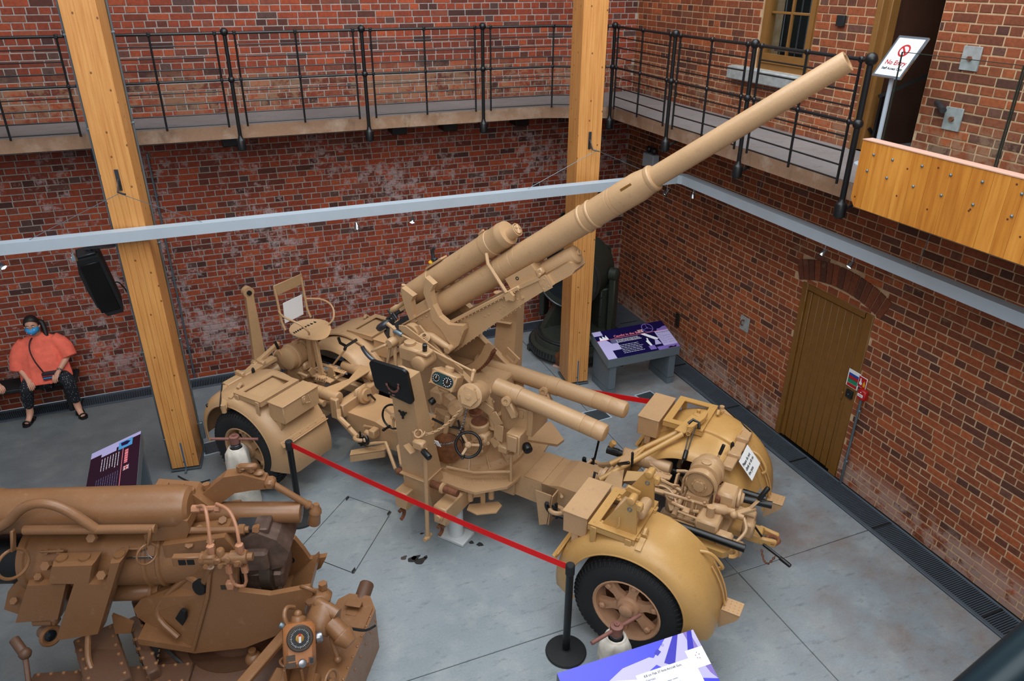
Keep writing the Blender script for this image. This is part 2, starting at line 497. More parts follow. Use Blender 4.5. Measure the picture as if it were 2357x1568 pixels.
# ================================================================== the setting
CAM = Vector((0, 0, 5.1))
_mi = camo.matrix_world.inverted()
def depth_in_view(p):
    q = _mi @ Vector(p)
    if q.z > -.2: return None
    x, y = 1700 * q.x / -q.z, 1700 * q.y / -q.z
    return -q.z if abs(x) < 1178 and abs(y) < 784 else None

# ---- floor: concrete bays parted by sawn joints
fl = MB().box((0.7, 4.2, -.16), (12.4, 11.9, .1)).build('floor', M['blackmat']); struct(fl)
xs, ys = [-5.4, 4.0, 5.62], [-1.6, 4.1, 9.68]
COVER = [(0.77, 6.61), (0.15, 5.94), (0.61, 5.44), (1.15, 6.18)]
for i in range(2):
    for j in range(2):
        a, b, c_, d = xs[i] + .0035, xs[i + 1] - .0035, ys[j] + .0035, ys[j + 1] - .0035
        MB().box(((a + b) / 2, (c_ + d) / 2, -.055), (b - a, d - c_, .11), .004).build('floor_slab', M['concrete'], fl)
# ---- drain gratings along both walls
def grating(name, along, p0, p1, lo, hi):
    L = p1 - p0
    pt = (lambda u, v, z: (u, v, z)) if along == 'x' else (lambda u, v, z: (v, u, z))
    dm = (lambda a, b, c: (a, b, c)) if along == 'x' else (lambda a, b, c: (b, a, c))
    f = MB()
    f.box(pt((p0 + p1) / 2, lo + .022, -.02), dm(L, .044, .044), .003)
    f.box(pt((p0 + p1) / 2, hi - .012, -.02), dm(L, .024, .044), .003)
    o = f.build(name, M['gdark']); struct(o)
    s = MB(); n = int(L / .021)
    for k in range(n):
        s.box(pt(p0 + (k + .5) * L / n, (lo + hi) / 2 + .01, -.022), dm(.008, hi - lo - .07, .036))
    st = s.build('grating_bars', M['gdark'], o, smooth=0, fix=False); stuff(st)
    MB().box(pt((p0 + p1) / 2, (lo + hi) / 2, -.1), dm(L, hi - lo, .01)).build('drain_bed', M['dark'], o)
    for k in range(1, int(L / 1.25)):
        MB().box(pt(p0 + k * 1.25, (lo + hi) / 2 + .01, -.004), dm(.02, hi - lo - .07, .012)).build('cross_bar', M['blackmat'], o)
M['gdark'] = plain('grating_steel', (78, 88, 98), .5, .1, .1)
grating('trim_1', 'x', -4.6, 5.62, 9.69, 9.985)
grating('trim_2', 'y', 1.6, 9.98, 5.63, 5.955)

# ---- brick walls in English bond, every brick its own block standing proud of the mortar
COURSE, JT = .0765, .0125
def brick_add(mb, tones, pt, u0, u1, z0, z1, dep, tone, rg):
    j = lambda: rg.uniform(-.0016, .0016)
    i = .003
    dp = dep + rg.uniform(-.0015, .0015)
    b = [(u0, z0), (u1, z0), (u1, z1), (u0, z1)]
    f = [(u0 + i + j(), z0 + i + j()), (u1 - i + j(), z0 + i + j()), (u1 - i + j(), z1 - i + j()), (u0 + i + j(), z1 - i + j())]
    vs = [pt(p[0], p[1], -.004) for p in b] + [pt(p[0], p[1], dp - .004) for p in b] + [pt(p[0], p[1], dp) for p in f]
    fs = [(8, 9, 10, 11)] + [(k, (k + 1) % 4, 4 + (k + 1) % 4, 4 + k) for k in range(4)] + [(4 + k, 4 + (k + 1) % 4, 8 + (k + 1) % 4, 8 + k) for k in range(4)]
    mb.add(vs, fs); tones += [tone] * len(fs)
def set_tone(me, tones):
    a = me.attributes.new('tone', 'FLOAT', 'FACE')
    a.data.foreach_set('value', tones)
def brick_wall(name, pt, u0, u1, z0, z1, holes, mats, seed, skip=None, flip=False, nside=300):
    rg = random.Random(seed)
    us = sorted({u0, u1} | {h[0] for h in holes} | {h[1] for h in holes})
    zs = sorted({z0, z1} | {h[2] for h in holes} | {h[3] for h in holes})
    us = [u for u in us if u0 <= u <= u1]; zs = [z for z in zs if z0 <= z <= z1]
    bk = MB()
    for a, b in zip(us, us[1:]):
        for c_, d in zip(zs, zs[1:]):
            um, zm = (a + b) / 2, (c_ + d) / 2
            if any(h[0] < um < h[1] and h[2] < zm < h[3] for h in holes): continue
            q = [pt(a, c_, 0), pt(b, c_, 0), pt(b, d, 0), pt(a, d, 0), pt(a, c_, -.3), pt(b, c_, -.3), pt(b, d, -.3), pt(a, d, -.3)]
            bk.add(q, [(0, 1, 2, 3), (7, 6, 5, 4), (0, 4, 5, 1), (1, 5, 6, 2), (2, 6, 7, 3), (3, 7, 4, 0)])
    wall = bk.build(name, mats[1], smooth=0); struct(wall)
    bricks = []
    k = 0; z = z0
    while z < z1 - .03:
        zz0, zz1 = z + JT * .5, z + COURSE - JT * .5
        L = .225 if k % 2 == 0 else .1075
        u = u0 - (.0 if k % 2 == 0 else .056) - (.17 if k % 4 == 2 else 0)
        while u < u1:
            ln = L + rg.uniform(-.006, .006)
            seg = [(max(u, u0) + JT * .5, min(u + ln + JT, u1) - JT * .5)]
            for h in holes:
                if h[2] - .02 < (zz0 + zz1) / 2 < h[3] + .02:
                    ns = []
                    for a, b in seg:
                        if b <= h[0] or a >= h[1]: ns.append((a, b)); continue
                        if a < h[0] - .01: ns.append((a, h[0] - .004))
                        if b > h[1] + .01: ns.append((h[1] + .004, b))
                    seg = ns
            for a, b in seg:
                if b - a > .03 and not (skip and skip((a + b) / 2, (zz0 + zz1) / 2)):
                    bricks.append((a, b, zz0 + rg.uniform(-.002, .002), zz1 + rg.uniform(-.002, .002), min(1, max(0, rg.gauss(.5, .27)))))
            u += ln + JT
        z += COURSE; k += 1
    seen = []
    for q in bricks:
        p = pt((q[0] + q[1]) / 2, (q[2] + q[3]) / 2, 0)
        dd = depth_in_view(p)
        if dd: seen.append((dd / math.sqrt(q[1] - q[0]), q))
    seen.sort(key=lambda e: e[0])
    single = [q for _, q in seen[:nside]]; sset = set(single)
    rest = MB(); tn = []
    for q in bricks:
        if q in sset: continue
        brick_add(rest, tn, pt, *q[:4], .0055, q[4], rg)
    ro = rest.build('brickwork', mats[0], wall, smooth=0, fix=True); set_tone(ro.data, tn); stuff(ro)
    for q in single:
        mb = MB(); tn = []
        brick_add(mb, tn, pt, *q[:4], .0055, q[4], rg)
        set_tone(mb.build('brick', mats[0], wall, smooth=0).data, tn)
    return wall
YB, XR = 10.0, 5.97
ptb = lambda u, z, d: (u, YB - d, z)
ptr = lambda u, z, d: (XR - d, u, z)
wall_b = brick_wall('wall_back', ptb, -5.4, 5.97, 0.0, 6.0, [], (M['brick_b'], M['mortar_b']), 3, nside=290)
# segmental arch over the door
AC, AZ, AR = 5.43, .58, 1.52
def in_arch(u, z):
    r = math.hypot(u - AC, z - AZ)
    return 4.84 < u < 6.03 and z > 1.99 and r < AR + .25
wall_r = brick_wall('wall_right', ptr, .8, 10.0, 0.0, 6.0, [(4.925, 5.945, 0.0, 2.0), (6.46, 7.31, 4.13, 6.0), (4.99, 5.69, 3.53, 6.0)], (M['brick_r'], M['mortar_r']), 5, in_arch, nside=280)
rg = random.Random(9)
for k in range(15):
    a0, a1 = R(67.5) + k * R(45.0) / 15 + .004, R(67.5) + (k + 1) * R(45.0) / 15 - .004
    mb = MB()
    q = [(AC + r * math.cos(a), AZ + r * math.sin(a)) for r, a in ((AR + .01, a0), (AR + .24, a0), (AR + .24, a1), (AR + .01, a1))]
    vs = [ptr(p[0], p[1], -.004) for p in q] + [ptr(p[0], p[1], .013) for p in q]
    mb.add(vs, [(4, 5, 6, 7)] + [(i, (i + 1) % 4, 4 + (i + 1) % 4, 4 + i) for i in range(4)])
    o = mb.build('arch_brick', M['brick_r'], wall_r, smooth=0); set_tone(o.data, [rg.uniform(.0, .35)] * 5)
mb = MB(); tn = []
for k in range(6):
    brick_add(mb, tn, ptr, 4.98 + k * .155, 4.98 + k * .155 + .143, 2.005, 2.03 + .05 * math.sin(PI * (k + .5) / 6), .0055, rg.uniform(.3, .8), rg)
o = mb.build('arch_infill', M['brick_r'], wall_r, smooth=0); set_tone(o.data, tn); stuff(o)

# ---- the boarded door
dr = MB()
dr.box((6.0, 5.905, 1.0), (.09, .08, 2.0), .006).box((6.0, 4.98, 1.0), (.09, .11, 2.0), .006).box((6.0, 5.44, 1.965), (.09, .85, .07), .006)
door = dr.build('door_1', M['doorpaint']); struct(door)
for k in range(7):
    MB().box((6.005, 5.105 + (k + .5) * .0985, .965), (.04, .0965, 1.9), .005).build('door_board', M['doorpaint'], door)
MB().box((5.998, 5.066, .965), (.045, .062, 1.9), .005).build('door_stile', M['doorpaint'], door)
MB().box((5.998, 5.829, .965), (.045, .062, 1.9), .005).build('door_stile', M['doorpaint'], door)
MB().box((5.975, 5.10, .98), (.03, .035, .09), .006).cyl((5.955, 5.10, 1.0), (5.99, 5.10, 1.0), .014).build('keyhole_plate', M['doorpaint'], door)
for z in (.35, 1.2, 1.72):
    MB().cyl((5.962, 5.868, z - .06), (5.962, 5.868, z + .06), .009).build('hinge', M['doorpaint'], door)
MB().box((6.15, 5.435, 1.0), (.2, 1.2, 2.1)).build('door_backing', M['dark'], door)

# ---- window above the gallery
wf = MB()
wf.ring([(6.46, 4.13), (7.31, 4.13), (7.31, 6.0), (6.46, 6.0)], [(6.55, 4.26), (7.22, 4.26), (7.22, 5.95), (6.55, 5.95)], (5.99, 0, 0), (0, 1, 0), (0, 0, 1), (.1, 0, 0))
win = wf.build('window_1', M['frame']); struct(win)
MB().ring([(6.50, 4.2), (7.27, 4.2), (7.27, 5.98), (6.50, 5.98)], [(6.57, 4.3), (7.20, 4.3), (7.20, 5.93), (6.57, 5.93)], (5.975, 0, 0), (0, 1, 0), (0, 0, 1), (.03, 0, 0)).build('window_sash', M['frame'], win)
MB().box((6.03, 6.885, 5.1), (.035, .028, 1.66), .004).build('glazing_bar', M['frame'], win)
for z in (4.72, 5.15, 5.58):
    MB().box((6.03, 6.885, z), (.032, .64, .026), .004).build('glazing_bar', M['frame'], win)
for y0 in (6.57, 6.9):
    for z0, z1 in ((4.3, 4.71), (4.735, 5.14), (5.165, 5.57)):
        MB().box((6.035, y0 + .15, (z0 + z1) / 2), (.006, .3, z1 - z0)).build('pane', M['glass'], win)
for k in range(5):
    MB().cyl((6.14, 6.63 + k * .125, 4.25), (6.14, 6.63 + k * .125, 5.98), .008, n=8).build('security_bar', M['steel'], win)
MB().box((6.14, 6.88, 4.33), (.02, .66, .025)).build('security_rail', M['steel'], win)
MB().box((6.3, 6.885, 5.05), (.02, 1.0, 1.95)).build('window_backing', M['brown_void'] if 'brown_void' in M else M['dark'], win)
MB().box((5.93, 7.02, 4.055), (.16, 1.28, .145), .012).build('window_sill', M['plaster'], win)

# ---- gallery doorway with a dark passage behind
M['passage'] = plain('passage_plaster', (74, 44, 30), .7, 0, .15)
dw = MB()
dw.box((5.985, 5.655, 4.75), (.09, .07, 2.44), .006).box((6.06, 5.60, 4.75), (.1, .05, 2.44), .006)
dway = dw.build('door_2', M['frame']); struct(dway)
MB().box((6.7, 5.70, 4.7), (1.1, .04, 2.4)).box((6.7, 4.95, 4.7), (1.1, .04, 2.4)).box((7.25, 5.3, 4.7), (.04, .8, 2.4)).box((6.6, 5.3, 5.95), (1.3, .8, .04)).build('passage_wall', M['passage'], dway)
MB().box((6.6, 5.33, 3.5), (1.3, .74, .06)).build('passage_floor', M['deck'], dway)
mb = MB().beam((6.02, 5.52, 4.05), (6.75, 4.98, 4.55), .03, .03).beam((6.05, 5.5, 3.53), (6.05, 5.5, 4.06), .028, .028).beam((6.42, 5.23, 3.53), (6.42, 5.23, 4.3), .028, .028).beam((6.03, 5.56, 3.75), (6.2, 5.5, 3.53), .024, .024)
mb.build('stair_handrail', M['black'], dway)

# ---- gallery deck and its iron railing
poly = [(-5.4, 9.16), (4.15, 9.16), (4.98, 8.82), (4.95, 2.0), (5.965, 2.0), (5.965, 9.985), (-5.4, 9.985)]
gd = MB().prism(poly, (0, 0, 3.38), (1, 0, 0), (0, 1, 0), (0, 0, .145)).build('gallery_deck', M['slabedge'], smooth=0); struct(gd)
MB().prism([(x, y + (.01 if y > 9 and y < 9.5 else 0)) for x, y in poly], (0, 0, 3.5251), (1, 0, 0), (0, 1, 0), (0, 0, .006)).build('deck_screed', M['deck'], gd, smooth=0)
for x in (.25, 2.35, 3.05, 4.1):
    MB().box((x, 9.86, 3.28), (.2, .26, .2), .01).build('deck_bracket', M['black'], gd)
for y in (3.6, 2.55, 4.0):
    MB().box((5.86, y, 3.27), (.22, .3, .22), .01).build('deck_corbel', M['plaster'], gd)
rail = thing('gallery_railing', 'black iron gallery railing of round bars and ball-topped posts along both upper walls', 'railing', (0, 0, 3.53))
PO = [(-2.62, 9.07), (-1.14, 9.07), (.345, 9.07), (1.82, 9.08), (3.29, 9.09), (4.92, 8.75), (4.86, 7.31), (4.87, 6.0), (4.83, 4.57)]
zt, zm, zb = 4.505 - 3.53, 4.03 - 3.53, 3.565 - 3.53
for k, (x, y) in enumerate(PO):
    big = 1.0 if k < 8 else 1.15
    p = MB().cyl((x, y, -.2), (x, y, .98), .021 * big, n=14).build('post', M['black'], rail)
    MB().sph((x, y, .985), .043 * big, 14, 10).build('ball_finial', M['black'], p)
    MB().sph((x, y, zm), .037 * big, 12, 8).build('ball_joint', M['black'], p)
    MB().lathe((x, y, -.27), (0, 0, 1), [(0, .04), (.012, .05), (.11, .05), (.125, .042), (.14, .028), (.17, .022)], 14).build('socket', M['black'], p)
    inn = (0, .35) if k < 5 else (.35, 0)
    MB().tube([(x, y, -.22), (x + inn[0] * .4, y + inn[1] * .4, -.17), (x + inn[0], y + inn[1], -.165)], .014, 6).build('stay', M['black'], p)
def bay(a, b, mid):
    a, b, m_ = Vector(a), Vector(b), Vector(mid)
    pts = [a, m_, b]
    for z, r in ((zt, .0155), (zm, .0135)):
        MB().tube([(q.x, q.y, z) for q in pts], r, 8).build('rail', M['black'], rail)
    d0, d1 = (m_ - a).normalized(), (b - m_).normalized()
    s0, s1 = a + d0 * .1, b - d1 * .1
    zs = [zm + (zt - zm) * k / 4 for k in (1, 2, 3)] + [zb + (zm - zb) * k / 4 for k in (0, 1, 2, 3)]
    for z in zs:
        MB().tube([(q.x, q.y, z) for q in (s0, m_, s1)], .0075, 6).build('bar', M['black'], rail)
    for q in (s0, m_, s1):
        u = MB().cyl((q.x, q.y, zb - .04), (q.x, q.y, zt + .012), .0115, n=8)
        u.build('upright', M['black'], rail)
        MB().box((q.x, q.y, zt), (.04, .04, .045), .008).build('clamp', M['black'], rail); MB().box((q.x, q.y, zm), (.036, .036, .04), .008).build('clamp', M['black'], rail)
for i in range(len(PO) - 1):
    a, b = PO[i], PO[i + 1]
    mid = (4.22, 9.05) if i == 4 else ((a[0] + b[0]) / 2, (a[1] + b[1]) / 2)
    bay(a, b, mid)

# ---- the timber bridge parapet with its glass balustrade
br = thing('bridge_parapet', 'bright pine bridge parapet of upright boards at the upper right', 'parapet', (4.72, 3.4, 3.43))
rb = random.Random(4); y = .985
M['pineb'] = [wood('pine_board_%d' % k, c, d, 2, False, .4) for k, (c, d) in enumerate([((220, 152, 66), (190, 116, 40)), ((208, 138, 54), (174, 102, 32)), ((226, 162, 80), (200, 128, 50))])]
M['pinepink'] = plain('planed_edge', (214, 170, 150), .6)
M['knot'] = plain('knot', (96, 52, 24), .5)
first = True
while y > -1.5:
    wd = rb.uniform(.1, .17)
    y1 = y - wd
    z0 = 0.0
    if first: pl = [(y - .0, .06), (y, .52), (y1 + .002, .52), (y1 + .002, 0), (y - .045, 0)]
    else: pl = [(y, 0), (y, .52), (y1 + .002, .52), (y1 + .002, 0)]
    bo = MB().prism(pl, (0, 0, 0), (0, 1, 0), (0, 0, 1), (.09 + rb.uniform(0, .003), 0, 0)).build('board', rb.choice(M['pineb']), br, smooth=0)
    for q in range(rb.randint(0, 2)):
        MB().lathe((-.0005, y - wd * rb.uniform(.25, .75), rb.uniform(.05, .48)), (-1, 0, 0), [(-.001, .008), (.0012, .007)], 9).build('knot', M['knot'], bo)
    first = False; y = y1
MB().box((.045, -.26, .5235), (.1, 2.49, .007)).build('top_edge', M['pinepink'], br)
for k, (yy, zz) in enumerate([(.9, .43), (.72, .43), (.46, .44), (.22, .43), (-.02, .44), (-.3, .43), (.93, .30), (.735, .29), (.49, .285), (.25, .28), (0, .28), (-.28, .28)]):
    MB().sph((-.002, yy - .05, zz), .011, 10, 6).build('bolt_head', M['galv'], br)
gb = thing('glass_balustrade', 'frameless clear glass balustrade standing behind the pine parapet', 'balustrade', (4.83, 3.4, 3.53))
M['gedge'] = plain('glass_edge', (40, 52, 46), .3)
for y0, y1 in ((-.04, .90), (-1.3, -.055)):
    g = MB().box((0, (y0 + y1) / 2, .53), (.012, y1 - y0, 1.06)).build('glass_pane', M['glass'], gb, smooth=0)
    e = MB()
    for yy in (y0, y1): e.box((0, yy, .53), (.013, .005, 1.06))
    e.box((0, (y0 + y1) / 2, 1.0605), (.013, y1 - y0, .004))
    e.build('polished_edge', M['gedge'], g, smooth=0)

# ---- timber columns
def column(fl, label, zbr, sign):
    ang = R(-7.7); wd, dp = .29, .37
    t = thing('timber_column', label, 'column', (fl[0], fl[1], 0), ang, 'glulam roof columns')
    n = 5
    for k in range(n):
        MB().box(((k + .5) * wd / n, dp / 2, 3.3), (wd / n - .0006, dp, 6.5), .0016).build('lamination', M['pine'], t)
    MB().box((wd * .5, -.001, .2), (.014, .012, .36)).build('knife_plate', M['galvblue'], t)
    MB().box((wd * .5, dp * .5, .025), (wd + .03, dp + .02, .014)).box((wd * .5, dp * .5, .01), (.02, dp + .14, .04)).build('base_shoe', M['galv'], t)
    b = MB().box((wd * .5, -.006, zbr), (.035, .012, .2), .002).prism([(0, .02), (0, -.08), (-.13, -.09), (-.13, -.075)], (wd * .5 - .004, 0, zbr), (0, 1, 0), (0, 0, 1), (.008, 0, 0)).cyl((wd * .5, -.125, zbr - .085), (wd * .5 + .07 * sign, -.16, zbr - .1), .008)
    b.build('wire_bracket', M['gunmetal'], t)
    return t
M['galvblue'] = plain('blue_steel', (72, 112, 150), .45, .3)
column((-.985, 7.77), 'broad golden timber column on the left, leaning in perspective beside the loudspeaker', 3.34, 1)
column((4.03, 7.885), 'golden timber column behind the long gun barrel, beside the searchlight', 3.33, 1)
for x, y, lab in ((-.64, 8.06, 'thin grey conduit running up the right edge of the left timber column'), (-1.0, 7.85, 'thin dark cable conduit running up the left edge of the left timber column')):
    o = MB().cyl((x, y, 0.0), (x, y, 6.4), .011, n=8)
    for z in (.4, 1.5, 2.6, 3.8, 4.6): o.box((x, y, z), (.035, .03, .02), .004)
    tag(o.build('conduit', M['galv']), lab, 'conduit')
tag(MB().box((0, 0, 0), (.05, .045, .22), .006).build('switch_box', M['galv']), 'grey metal switch box low on the left column conduit', 'box').location = (-.615, 8.02, .33)
for x, lab in ((-.81, 'left of two grey conduits on the back brick wall'), (-.71, 'right of two grey conduits on the back brick wall')):
    o = MB().cyl((x, 9.972, .02), (x, 9.972, 3.12), .0125, n=8)
    for z in (.5, 1.5, 2.6): o.box((x, 9.975, z), (.05, .02, .025), .004)
    tag(o.build('conduit', M['galv']), lab, 'conduit')

# ---- the hanging lighting track, one angled run
tr = MB()
tr.prism([(-2.6, 7.62), (5.28, 7.60), (5.31, 7.55), (5.33, 2.2), (5.43, 2.2), (5.43, 7.60), (5.33, 7.73), (-2.6, 7.73)], (0, 0, 2.775), (1, 0, 0), (0, 1, 0), (0, 0, .105))
tag(tr.build('lighting_track', M['trackgrey'], smooth=0), 'pale grey lighting track hung across the hall and along the right wall', 'lighting track')
def wire(name, a, b, lab):
    tag(MB().tube([a, b], .003, 5).build(name, M['galv']), lab, 'wire', 'track suspension wires')
wire('suspension_wire', (-.86, 7.62, 3.24), (-1.67, 7.66, 2.884), 'thin wire from the left column down leftwards to the grey track')
wire('suspension_wire', (-.84, 7.62, 3.24), (-.19, 7.66, 2.884), 'thin wire from the left column down rightwards to the grey track')
wire('suspension_wire', (4.2, 7.74, 3.23), (3.3, 7.66, 2.884), 'thin wire from the right column down leftwards to the grey track')
wire('suspension_wire', (4.22, 7.72, 3.23), (5.0, 7.64, 2.884), 'thin wire from the right column down rightwards behind the barrel')
wire('suspension_wire', (5.4, 6.2, 3.38), (5.38, 6.25, 2.88), 'upright thin wire between gallery and track near the door corner')
wire('suspension_wire', (5.4, 4.1, 3.38), (5.38, 4.15, 2.88), 'upright thin wire under the pine parapet down to the track')
def lamp(x, y, d, lit, lab, drop=.1):
    t = thing('spot_lamp', lab, 'spotlight', (x, y, 2.775), 0, 'track spotlights')
    d = Vector(d).normalized(); h = Vector((0, 0, -drop))
    MB().cyl((0, 0, 0), h, .0035, n=6).sph(h, .012, 8, 6).build('stem', M['chrome'], t)
    MB().lathe(h - d * .035, d, [(0, .012), (.02, .017), (.03, .024), (.075, .03), (.075, .026), (.05, .018)], 14).build('lamp_head', M['chrome'], t)
    MB().lathe(h + d * .03, d, [(0, .003), (.004, .024), (.008, .003)], 14).build('lens', (M['lampglow'] if lit == 1 else M['lampglow2']) if lit else M['steel'], t)
    if lit:
        l = bpy.data.lights.new('spot', 'SPOT'); l.energy = 30; l.spot_size = R(70); l.spot_blend = .6; l.color = (1, .84, .6); l.shadow_soft_size = .02
        o = bpy.data.objects.new('bulb', l); C.objects.link(o); o.parent = t; o.location = h + d * .055
        o.rotation_euler = d.to_track_quat('-Z', 'Y').to_euler()
lamp(1.32, 7.66, (.05, -.25, -1), 1, 'lit spot lamp under the track, left of the two above the gun breech')
lamp(1.93, 7.66, (-.3, -.6, -.8), 2, 'lit spot lamp under the track, right of the two above the gun breech')
lamp(5.17, 7.64, (-.7, -.1, -.6), 0, 'unlit chrome spot lamp just right of the barrel, left of the pair')
lamp(5.38, 7.38, (-.2, -.2, -1), 0, 'unlit chrome spot lamp just right of the barrel, right of the pair')
lamp(5.385, 5.18, (-.5, .2, -.7), 0, 'unlit chrome spot lamp above the brown door, left of the pair')
lamp(5.385, 4.83, (-.6, .0, -.6), 2, 'lit spot lamp above the right side of the brown door')
lamp(-1.36, 7.67, (0, .2, -1), 0, 'small unlit spot lamp left of the loudspeaker')
lamp(-1.95, 7.67, (.5, -.5, -.6), 1, 'lit spot lamp at the far left end of the track')

# ---- small fixtures on the walls
def plate(p, d, lab, name, cat, mat, child=None):
    o = MB().box((0, 0, 0), d, .003).build(name, mat); o.location = p; tag(o, lab, cat)
    return o
a = plate((5.953, 4.986, 1.237), (.006, .16, .2), 'white door notice with blue, red and green bands', 'fire_notice', 'sign', M['white'])
for z, h, m, yw in ((.045, .03, 'bluep', .13), (.012, .04, 'red', .13), (-.03, .05, 'greenp', .13), (-.075, .035, 'red', .13)):
    MB().box((-.0035, 0, z), (.001, yw, h)).build('band', M[m], a, smooth=0)
a = plate((5.953, 4.865, 1.262), (.006, .11, .13), 'small red fire call sign with white hand and flame', 'fire_sign', 'sign', M['whitep'])
MB().box((-.0035, 0, 0), (.001, .098, .118)).build('red_field', M['red'], a, smooth=0)
MB().prism([(.035, -.03), (.005, -.035), (0, -.01), (.012, .0), (.02, .04), (.03, .04), (.03, 0), (.038, -.01)], (-.0045, 0, 0), (0, 1, 0), (0, 0, 1), (-.0006, 0, 0)).build('hand_mark', M['whitep'], a, smooth=0)
MB().prism([(-.015, -.04), (-.04, -.04), (-.042, -.01), (-.03, .01), (-.03, .03), (-.018, .01), (-.012, -.015)], (-.0045, 0, 0), (0, 1, 0), (0, 0, 1), (-.0006, 0, 0)).build('flame_mark', M['yellow'], a, smooth=0)
a = thing('fire_call_point', 'red fire alarm call point box beside the brown door', 'alarm', (5.957, 4.81, 1.15))
MB().box((-.025, 0, 0), (.06, .105, .115), .012).build('housing', M['red'], a)
MB().box((-.0565, .005, -.005), (.003, .07, .032), .001).build('press_pane', M['white'], a)
for k in range(3): MB().box((-.0588, .018 - k * .014, -.005), (.001, .008, .008)).build('arrow_mark', M['blackp'], a)
MB().sph((-.055, .005, .03), .006, 8, 6).build('indicator', M['whitep'], a)
o = MB().cyl((5.935, 4.815, 0), (5.935, 4.815, 1.09), .0145, n=10)
for z in (.3, .95): o.box((5.94, 4.815, z), (.03, .05, .025), .004)
tag(o.build('conduit', M['galv']), 'grey conduit rising from the grating to the red alarm', 'conduit')
a = plate((5.957, 4.985, 1.06), (.05, .085, .09), 'small black door switch box on the brown door frame', 'door_switch', 'switch', M['blackmat'])
MB().cyl((-.025, 0, 0), (-.03, 0, 0), .008, n=8).build('button', M['galv'], a)
a = plate((5.955, 6.78, 1.106), (.012, .17, .19), 'pale square plate with rusty hook on the right wall', 'hook_plate', 'hook', M['plaster'])
MB().tube([(-.005, .01, .04), (-.04, .01, .06), (-.06, .01, .03), (-.05, .01, -.01), (-.02, .01, -.02)], .009, 8, sub=2).build('hook', M['rust'], a)
a = plate((5.955, 8.2, .55), (.012, .1, .22), 'narrow cast air brick low on the right wall', 'air_brick', 'vent', M['plate'])
for k in range(5): MB().box((-.007, 0, -.08 + k * .04), (.004, .07, .012)).build('vent_slot', M['dark'], a)
a = plate((5.957, 4.61, 4.48), (.014, .17, .19), 'pale patress plate with rusty bolt, upper one on the bridge wall', 'wall_plate', 'plate', M['plaster'])
MB().cyl((-.005, 0, 0), (-.03, 0, 0), .02, n=6).build('bolt', M['rust'], a)
a = plate((5.957, 4.63, 3.99), (.014, .17, .19), 'pale patress plate with rusty bolt, lower one on the bridge wall', 'wall_plate', 'plate', M['plaster'])
MB().cyl((-.005, 0, 0), (-.03, 0, 0), .022, n=6).build('bolt', M['rust'], a)
tag(MB().cyl((5.97, 4.83, 4.1), (5.87, 4.67, 4.06), .027, n=10).build('pipe_stub', M['gunmetal']), 'dark iron pipe stub sticking out of the bridge wall', 'pipe')
a = plate((5.945, 6.1, 4.69), (.03, .1, .1), 'small black speaker box on the wall between window and doorway', 'wall_box', 'box', M['blackmat'])
a = thing('emergency_light', 'grey box light with twin lamps under the gallery near the corner', 'light', (5.955, 9.2, 2.7))
MB().box((-.06, 0, -.03), (.11, .28, .2), .01).build('housing', M['trackgrey'], a)
for yy in (.07, -.07): MB().box((-.06, yy, .12), (.07, .09, .09), .02).build('lamp_head', M['gunmetal'], a)
# ================================================================== the anti-aircraft gun
GUN = Vector((2.0686, 6.1392, 0)); GR = math.atan2(-.78721, .61668)
gun = thing('anti_aircraft_gun', 'large sand-painted anti-aircraft gun on a cross platform, long barrel raised to the right', 'gun', GUN, GR)
T, BL, OC = M['tan'], M['black'], M['ochre']
EL = R(36.7); PZ = 2.43
def bc(t, n, v=0.0): return Vector((t * math.cos(EL) - n * math.sin(EL), v, PZ + t * math.sin(EL) + n * math.cos(EL)))
BD, BN, BV = Vector((math.cos(EL), 0, math.sin(EL))), Vector((-math.sin(EL), 0, math.cos(EL))), Vector((0, 1, 0))
def rivets(pts, ax, parent, mat=None, r=.009, hexa=False, name='rivets'):
    mb = MB()
    for p in pts:
        (mb.hexb if hexa else mb.rivet)(p, ax, r)
    return stuff(mb.build(name, mat or T, parent, fix=False))
def line(a, b, n):
    a, b = Vector(a), Vector(b)
    return [a + (b - a) * (k / (n - 1)) for k in range(n)]
def chain(pts, parent, mat, r=.004, lk=.03, name='chain'):
    """oval links, turned by a quarter one after the other"""
    pts = [Vector(p) for p in pts]; mb = MB()
    seg = [(pts[i + 1] - pts[i]).length for i in range(len(pts) - 1)]; L = sum(seg); n = max(2, int(L / (lk * .72)))
    for k in range(n):
        s = (k + .5) / n * L; i = 0
        while s > seg[i] and i < len(seg) - 1: s -= seg[i]; i += 1
        d = (pts[i + 1] - pts[i]).normalized(); c = pts[i] + d * s
        x, y, _ = basis(d); side = x if k % 2 else y
        q = [c + d * (lk * .5 * math.cos(a)) + side * (lk * .27 * math.sin(a)) for a in [2 * PI * j / 10 for j in range(10)]]
        mb.tube(q, r, 5, closed=True)
    return mb.build(name, mat, parent)
def arc_pts(c, ex, ey, r, a0, a1, n):
    c, ex, ey = Vector(c), Vector(ex), Vector(ey)
    return [c + ex * r * math.cos(a0 + (a1 - a0) * k / n) + ey * r * math.sin(a0 + (a1 - a0) * k / n) for k in range(n + 1)]
def sag(a, b, d, n=10):
    a, b = Vector(a), Vector(b)
    return [a + (b - a) * (k / n) - Vector((0, 0, d * 4 * (k / n) * (1 - k / n))) for k in range(n + 1)]

